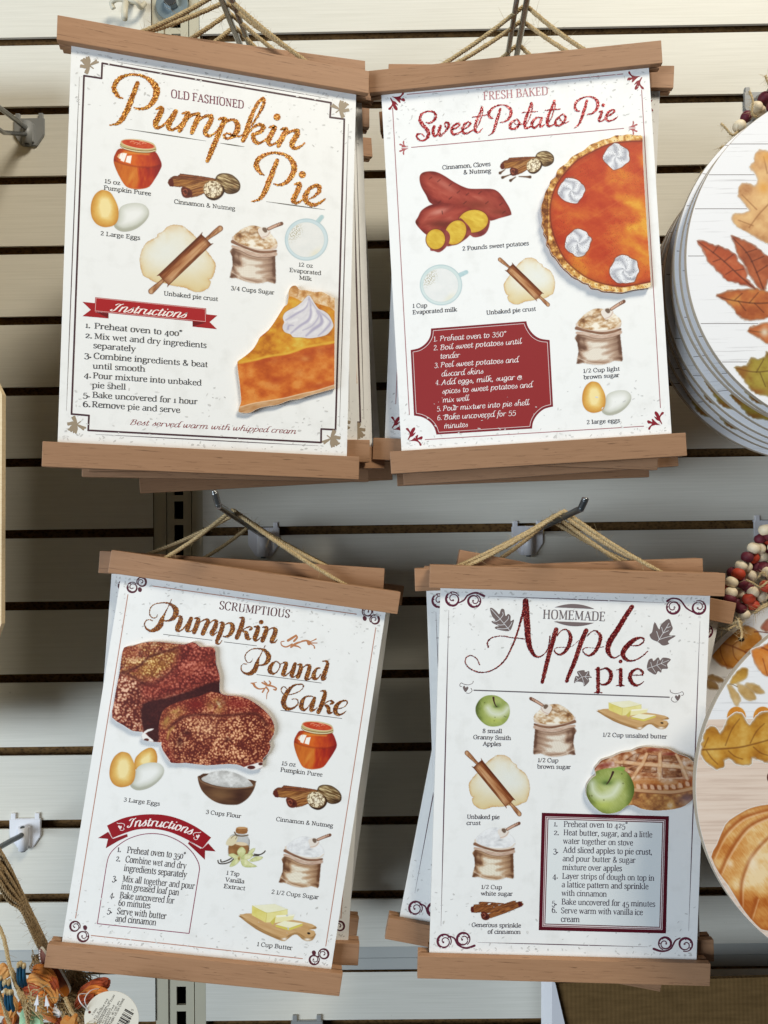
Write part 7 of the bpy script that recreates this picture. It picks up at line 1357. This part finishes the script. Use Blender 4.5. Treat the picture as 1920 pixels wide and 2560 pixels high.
def blade(P, w, m, name, lab, grp, Y=-140, cup=.35, cat='leaf pick'):
    "curled husk: a strip with a raised middle and real thickness"
    Q = crom([zp(x, y, Y + d) for x, y, d in P], 6); n = len(Q); o = Q[0].copy(); Q = Q - o; T = np.gradient(Q, axis=0); T /= np.linalg.norm(T, axis=1)[:, None]; view = np.array((0, -1, 0)); A = np.cross(T, view); A /= np.linalg.norm(A, axis=1)[:, None]; N = np.cross(A, T)
    g = G(); vs = []; K = 9
    for th in (0, .0009):
        for i in range(n):
            u = i / (n - 1); ww = w * (math.sin(math.pi * min(1, .12 + u * .88)) ** .6) + .0006
            for j in range(K): q = (j / (K - 1) - .5) * 2; vs.append(Q[i] + A[i] * ww * q - N[i] * (cup * ww * (q * q) + .0006 * math.sin(j * 2.4 + i * .25) ) - N[i] * th)
    fs = []
    for s in (0, 1):
        for i in range(n - 1):
            for j in range(K - 1): a = s * n * K + i * K + j; f = [a, a + 1, a + K + 1, a + K]; fs.append(f if s else f[::-1])
    for i in range(n - 1):
        for j in (0, K - 1): a = i * K + j; b = a + n * K; fs.append([a, a + K, b + K, b])
    g.add(vs, fs, m, None, False); ob = g.build(name, None, Vector(o)); tag(ob, lab, cat, grp)
GP = 'autumn picks in the lower left corner'
for P, w, m, lab in (
    ([(-20.0, 1720.0, -4.1), (40.0, 1660.0, -9.2), (80.0, 1615.0, -10.8)], 0.006, 'or3', 'amber husk tip at the very left edge, above the teal tufts'),
    ([(345.0, 1650.0, -4.8), (420.0, 1672.0, -9.5), (520.0, 1730.0, -10.8), (600.0, 1840.0, -10.7)], 0.0052, 'or1', 'orange husk poking up highest beside the tall teal tuft'),
    ([(330.0, 1700.0, 0.4), (440.0, 1712.0, -3.9), (540.0, 1790.0, -12.2), (600.0, 1900.0, -13.7)], 0.005, 'or2', 'rust husk tucked under the highest orange one'),
    ([(300.0, 1750.0, -3.8), (420.0, 1760.0, -8.6), (530.0, 1850.0, -13.2), (590.0, 1990.0, -16.3)], 0.0055, 'or3', 'amber husk third from the top beside the tall teal tuft'),
    ([(240.0, 1815.0, 1.4), (360.0, 1815.0, -3.4), (480.0, 1870.0, -7.5), (570.0, 1990.0, -11.6)], 0.0055, 'or1', "long orange husk starting at the tall teal tuft's foot"),
    ([(235.0, 1860.0, -4.5), (350.0, 1870.0, -7.5), (470.0, 1925.0, -9.0), (560.0, 2040.0, -12.1)], 0.005, 'or2', 'rust husk just under the long orange one'),
    ([(225.0, 1920.0, 0.8), (340.0, 1915.0, -3.0), (460.0, 1980.0, -13.3), (560.0, 2080.0, -13.2)], 0.0058, 'or1', 'orange husk behind the white plastic arrows'),
    ([(215.0, 1985.0, -0.6), (330.0, 1975.0, -6.0), (450.0, 2040.0, -12.6), (560.0, 2120.0, -14.2)], 0.0055, 'or3', 'amber husk crossing just below the white arrows'),
    ([(190.0, 2050.0, -5.3), (310.0, 2030.0, -2.5), (450.0, 2095.0, -7.1), (600.0, 2180.0, -13.6)], 0.0058, 'or1', 'lowest orange husk above the mint green piece'),
    ([(380.0, 2140.0, -3.6), (470.0, 2110.0, -2.7), (560.0, 2140.0, -9.4), (640.0, 2210.0, -10.9)], 0.005, 'or2', 'rust husk at the bottom right of the mint green piece'),
    ([(-30.0, 2000.0, 0.8), (50.0, 1985.0, -5.9), (110.0, 2050.0, -10.7), (90.0, 2150.0, -13.2)], 0.006, 'or3', 'amber husk in the bottom left corner, upper one'),
    ([(-30.0, 2090.0, -2.6), (40.0, 2090.0, -8.7), (90.0, 2170.0, -11.6), (60.0, 2260.0, -11.5)], 0.006, 'or1', 'orange husk in the bottom left corner, lower one'),
    ([(860.0, 1890.0, -5.7), (980.0, 1845.0, -9.6), (1080.0, 1800.0, -9.0), (1150.0, 1745.0, -15.8)], 0.0055, 'or2', 'dark rust leaf pointing up right above the white tag'),
    ([(840.0, 1940.0, -1.7), (920.0, 1880.0, -6.2), (1030.0, 1830.0, -11.3), (1168.0, 1800.0, -10.0)], 0.005, 'or2', 'rust leaf lying right under the pointed one by the tag'),
    ([(830.0, 1990.0, -4.4), (900.0, 1910.0, -6.7), (1000.0, 1870.0, -12.4), (1150.0, 1880.0, -12.9)], 0.0045, 'or1', 'orange leaf third down between the tassel and the tag'),
    ([(800.0, 2040.0, -3.8), (870.0, 1970.0, -7.2), (940.0, 1960.0, -8.0), (1000.0, 1915.0, -15.4)], 0.004, 'or2', 'small rust leaf against the left rim of the white tag'),
    ([(420.0, 2170.0, -1.5), (480.0, 2100.0, -2.8), (560.0, 2095.0, -13.2), (640.0, 2120.0, -17.5)], 0.004, 'cardwhite', 'white paper strip with curled end among the husks'),
    ([(30.0, 2250.0, -4.2), (120.0, 2200.0, -3.9), (200.0, 2230.0, -9.1)], 0.006, 'tan', 'greyish wooden piece at the bottom, left of the mint one'),):
    blade(P, w, M[m], 'husk_pick', lab, GP, -150)
def tuft(cx, y0, y1, n, lab, Y=-160):
    o = zp(cx, (y0 + y1) / 2, Y); root = empty('teal_tuft', Vector(o), lab, 'tuft', 'teal tufts among the picks'); g = G(); g2 = G()
    for i in range(n):
        x = cx + (i - (n - 1) / 2) * 13 + rr.uniform(-4, 4); a = zp(x, y0 + rr.uniform(0, 26), Y - rr.uniform(0, 5)) - o; b = zp(x + rr.uniform(10, 36), y1 + rr.uniform(-10, 20), Y) - o
        g.tube(crom([a, (a + b) / 2 + np.array((.0008 * rr.uniform(-1, 1), -.001, 0)), b], 5), .0013, M['teal'], 8); d = (a - b) / np.linalg.norm(a - b); g2.tube([a - d * .001, a + d * .0016, a + d * .003], [.0015, .0015, .0010], M['jute'], 8)
    g.build('strand', root); g2.build('jute_tip', root)
tuft(225, 1575, 1800, 6, 'tall teal dyed tuft with jute tips standing among the husks', -172); tuft(0, 1730, 1830, 4, 'teal tuft cut by the left border', -168); tuft(75, 1765, 1900, 5, 'low teal tuft left of the tall one', -176); tuft(95, 1870, 2050, 6, 'front teal tuft hanging down over the amber husk', -182)
def fuzz(cx, cy, rx, ry, n, lab, Y, m='jute', ang=0):
    o = zp(cx, cy, Y); g = G()
    for i in range(n):
        a = rr.uniform(0, 6.28); q = rr.random() ** .5; p = zp(cx + rx * q * math.cos(a), cy + ry * q * math.sin(a), Y + rr.uniform(-8, 8)) - o; d = np.array((math.cos(ang + rr.uniform(-1, 1)), rr.uniform(-.6, .6), -math.sin(ang + rr.uniform(-1, 1)))); l = rr.uniform(.006, .018); e = np.array([rr.uniform(-1, 1) for _ in range(3)]) * l * .5
        g.tube(crom([p, p + d * l * .5 + e, p + d * l + e * .5], 4), .00032, M[m], 4, False)
    tag(g.build('jute_tassel', None, Vector(o)), lab, 'tassel', 'frayed jute tassels')
fuzz(760, 1740, 110, 130, 420, 'frayed jute tassel under the lower bar of the pound cake sign', -118, 'jute2', 1.1); fuzz(720, 2010, 120, 90, 380, 'frayed jute tassel left of the white hang tag', -136, 'jute', .7); fuzz(330, 1960, 70, 60, 50, 'small jute knot among the orange husks', -178, 'jute', .4); fuzz(930, 2210, 90, 60, 260, 'jute fray at the lower edge of the white hang tag', -176, 'jute', .5); fuzz(400, 1500, 50, 30, 90, 'jute fray where the cords meet the wooden feather', -124, 'jute2', 1)
# wooden feather with a white dashed edge
def feather():
    out = pts('415,1420 440,1412 480,1470 520,1540 600,1600 660,1690 715,1790 740,1860 720,1910 690,1925 640,1905 580,1840 520,1760 470,1660 430,1560 412,1490'); C = crom(out, 3, True); o = zp(560, 1700, -150); V = [zp(x, y, -150) - o for x, y in C]; n = len(V); g = G()
    B = [v + np.array((0, .003, 0)) for v in V]
    from mathutils.geometry import tessellate_polygon
    t = [list(f) for f in tessellate_polygon([[Vector((v[0], v[2], 0)) for v in V]])]
    root = empty('wooden_feather', Vector(o), 'mauve wooden feather with orange tip and white stitched edge below the sign bar', 'wooden feather')
    k = NT('feather_paint', .55, .3); sx = k.n('ShaderNodeSeparateXYZ'); k.l(k.coords(), sx.inputs[0]); f = k.noise(k.coords(), 120, 3); k.base(k.ramp(k.math('ADD', k.math('MULTIPLY', sx.outputs[2], 18.0), k.math('MULTIPLY', f, .5)), [(-.0, L4(196, 116, 40)), (.12, L4(142, 92, 72)), (.7, L4(132, 88, 80))])); M['feather'] = k.m
    g.add(V, t, M['feather']); g.add(B, [f[::-1] for f in t], M['tan']); g.add(V + B, [[i, n + i, n + (i + 1) % n, (i + 1) % n] for i in range(n)], M['boardedge']); ob = g.build('feather_board', root); bm = bmesh.new(); bm.from_mesh(ob.data); bmesh.ops.recalc_face_normals(bm, faces=bm.faces); bm.to_mesh(ob.data); bm.free()
    g = G(); E = crom([zp(x, y, -150.6) - o for x, y in pts('425,1425 420,1490 440,1580 480,1670 530,1770 590,1850 645,1910')], 8)
    for i in range(0, len(E) - 2, 3): g.tube([E[i], E[i + 1], E[i + 2]], .0005, M['cardwhite'], 5)
    g.build('stitched_edge', root)
feather()
def flat_piece(name, lab, out, Y, th, m, tilt=0):
    from mathutils.geometry import tessellate_polygon
    C = crom(pts(out), 3, True); o = zp(*C.mean(0), Y); V = [zp(x, y, Y + (y - C[:, 1].mean()) * tilt) - o for x, y in C]; n = len(V); B = [v + np.array((0, th, 0)) for v in V]; t = [list(f) for f in tessellate_polygon([[Vector((v[0], v[2], 0)) for v in V]])]
    g = G(); g.add(V, t, m); g.add(B, [f[::-1] for f in t], m); g.add(V + B, [[i, n + i, n + (i + 1) % n, (i + 1) % n] for i in range(n)], m); ob = g.build(name, None, Vector(o)); bm = bmesh.new(); bm.from_mesh(ob.data); bmesh.ops.recalc_face_normals(bm, faces=bm.faces); bm.to_mesh(ob.data); bm.free(); tag(ob, lab, 'painted shape', GP)
flat_piece('painted_shape', 'mint green wavy painted piece tied with jute at the bottom edge', '215,2100 240,2060 300,2040 360,2070 375,2130 420,2170 430,2240 420,2330 200,2330 205,2200', -176, .005, M['mint'], -.03)
flat_piece('painted_shape', 'amber wooden piece like a small bow at the bottom edge beside the tag', '640,2190 680,2160 720,2180 770,2140 800,2160 790,2220 810,2280 770,2330 660,2330 650,2260', -184, .005, M['or3'], .02)
# round paper hang tag
tg = empty('hang_tag', Vector(zp(1190, 2130, -185)), 'round white paper hang tag with small print and a barcode, bottom left', 'hang tag'); o = np.array(tg.location)
TR, tt = Rm(math.radians(-4), math.radians(10), 0), np.array([o[0] * 1000, o[1] * 1000, o[2] * 1000 - ZOFF]); tg.matrix_world = mat4(TR, tt); PT = Plane(TR, tt)
g = G(); N = 72; X, Z = PT.loc(np.array([FZ[0] + (1185 + 290 * math.cos(a)) / FZ[2] for a in np.linspace(0, 6.2832, N, endpoint=False)]), np.array([FZ[1] + (2150 + 288 * math.sin(a)) / FZ[2] for a in np.linspace(0, 6.2832, N, endpoint=False)]))
V = [(X[i], 0, Z[i]) for i in range(N)] + [(X[i], .0004, Z[i]) for i in range(N)]; g.add(V, [list(range(N)), list(range(N, 2 * N))[::-1]] + [[i, N + i, N + (i + 1) % N, (i + 1) % N] for i in range(N)], plain('tag_card', (226, 222, 210), .55, .3, 0, .02, 40)); g.build('tag_card', tg)
ink = Ink(PT, -.00008); BKT = (44, 42, 44)
for t, a, b, h in (('3 2003', (985, 2120), (1035, 2050), 4), ('AUX E.-U.:', (1005, 2165), (1085, 2030), 4.3), ('BY / DISTRIBUE PAR', (1010, 2205), (1152, 1945), 4.3), ('INTERNATIONAL, INC.', (1035, 2215), (1177, 1958), 4.3), ('CHESAPEAKE, VA 23320', (1045, 2245), (1222, 1905), 4.3), ('/ AU CANADA', (1085, 2225), (1180, 2045), 4.3), ('/ IMPORTE PAR', (1105, 2245), (1222, 2010), 4.3), ('BURNABY, BC V5G 4P3', (1125, 2255), (1278, 1970), 4.3), ('FABRIQUE EN CHINE', (1180, 2220), (1325, 1945), 5.6)):
    ink.text(t, fpt(FZ, a), fpt(FZ, b), h, BKT, font='sans', wt=(8.5, 7.5), ref=70, old=False)
d = np.array((140., -245.)); d /= np.linalg.norm(d); nn = np.array((-d[1], d[0])); p = np.array((1225., 2235.)); u = 0
bw = [3, 2, 1, 3, 2, 4, 1, 2, 3, 1, 1, 2, 4, 2, 1, 3, 2, 1, 2, 3, 1, 4, 2, 1, 3]
for i, w in enumerate(bw):
    if i % 2 == 0: q = p + d * u; ink.poly([fpt(FZ, q), fpt(FZ, q + d * w * 4), fpt(FZ, q + d * w * 4 + nn * 105), fpt(FZ, q + nn * 105)], BKT)
    u += w * 4
ink.text('3251', fpt(FZ, (1325, 2290)), fpt(FZ, (1400, 2150)), 8, BKT, font='sans', wt=(9, 8), ref=70, old=False); ink.text('5', fpt(FZ, (1412, 2075)), fpt(FZ, (1420, 2060)), 6, BKT, font='sans', wt=(9, 8), ref=70, old=False); ink.disc(fpt(FZ, (952, 2085)), 3.6, (96, 50, 40)); ink.g.build('printed_text', tg)
g = G(); g.tube(crom([zp(955, 2085, -186), zp(900, 1960, -190), zp(960, 1860, -180), zp(1060, 1840, -160), zp(1100, 1900, -150)], 8) , .00035, M['wplastic'], 6); g.tube(crom([zp(960, 2085, -186), zp(860, 1990, -192), zp(840, 1900, -185), zp(940, 1890, -170)], 8), .00035, M['wplastic'], 6); q = g.build('tag_loop', None); tag(q, 'thin clear plastic loops holding the white hang tag', 'tag loop')
for x, y, lab in ((385, 1980, 'white plastic tag arrow pointing up among the husks'), (500, 1990, 'white plastic tag arrow leaning left among the husks')):
    o = zp(x, y, -196); s_ = 1 if x < 450 else -1; g = G(); L = [(-10 * s_, 100), (-4, 30), (-26, 36), (14 * s_, -80), (24, 30), (6, 34), (4, 100)]; V = [zp(x + a, y + b, -196) - o for a, b in L]; n = len(V); B = [v + np.array((0, .0008, 0)) for v in V]
    from mathutils.geometry import tessellate_polygon
    t = [list(f) for f in tessellate_polygon([[Vector((v[0], v[2], 0)) for v in V]])]; g.add(V, t, M['wplastic']); g.add(V + B, [[i, n + i, n + (i + 1) % n, (i + 1) % n] for i in range(n)], M['wplastic']); tag(g.build('tag_arrow', None, Vector(o)), lab, 'plastic arrow', 'plastic arrows')
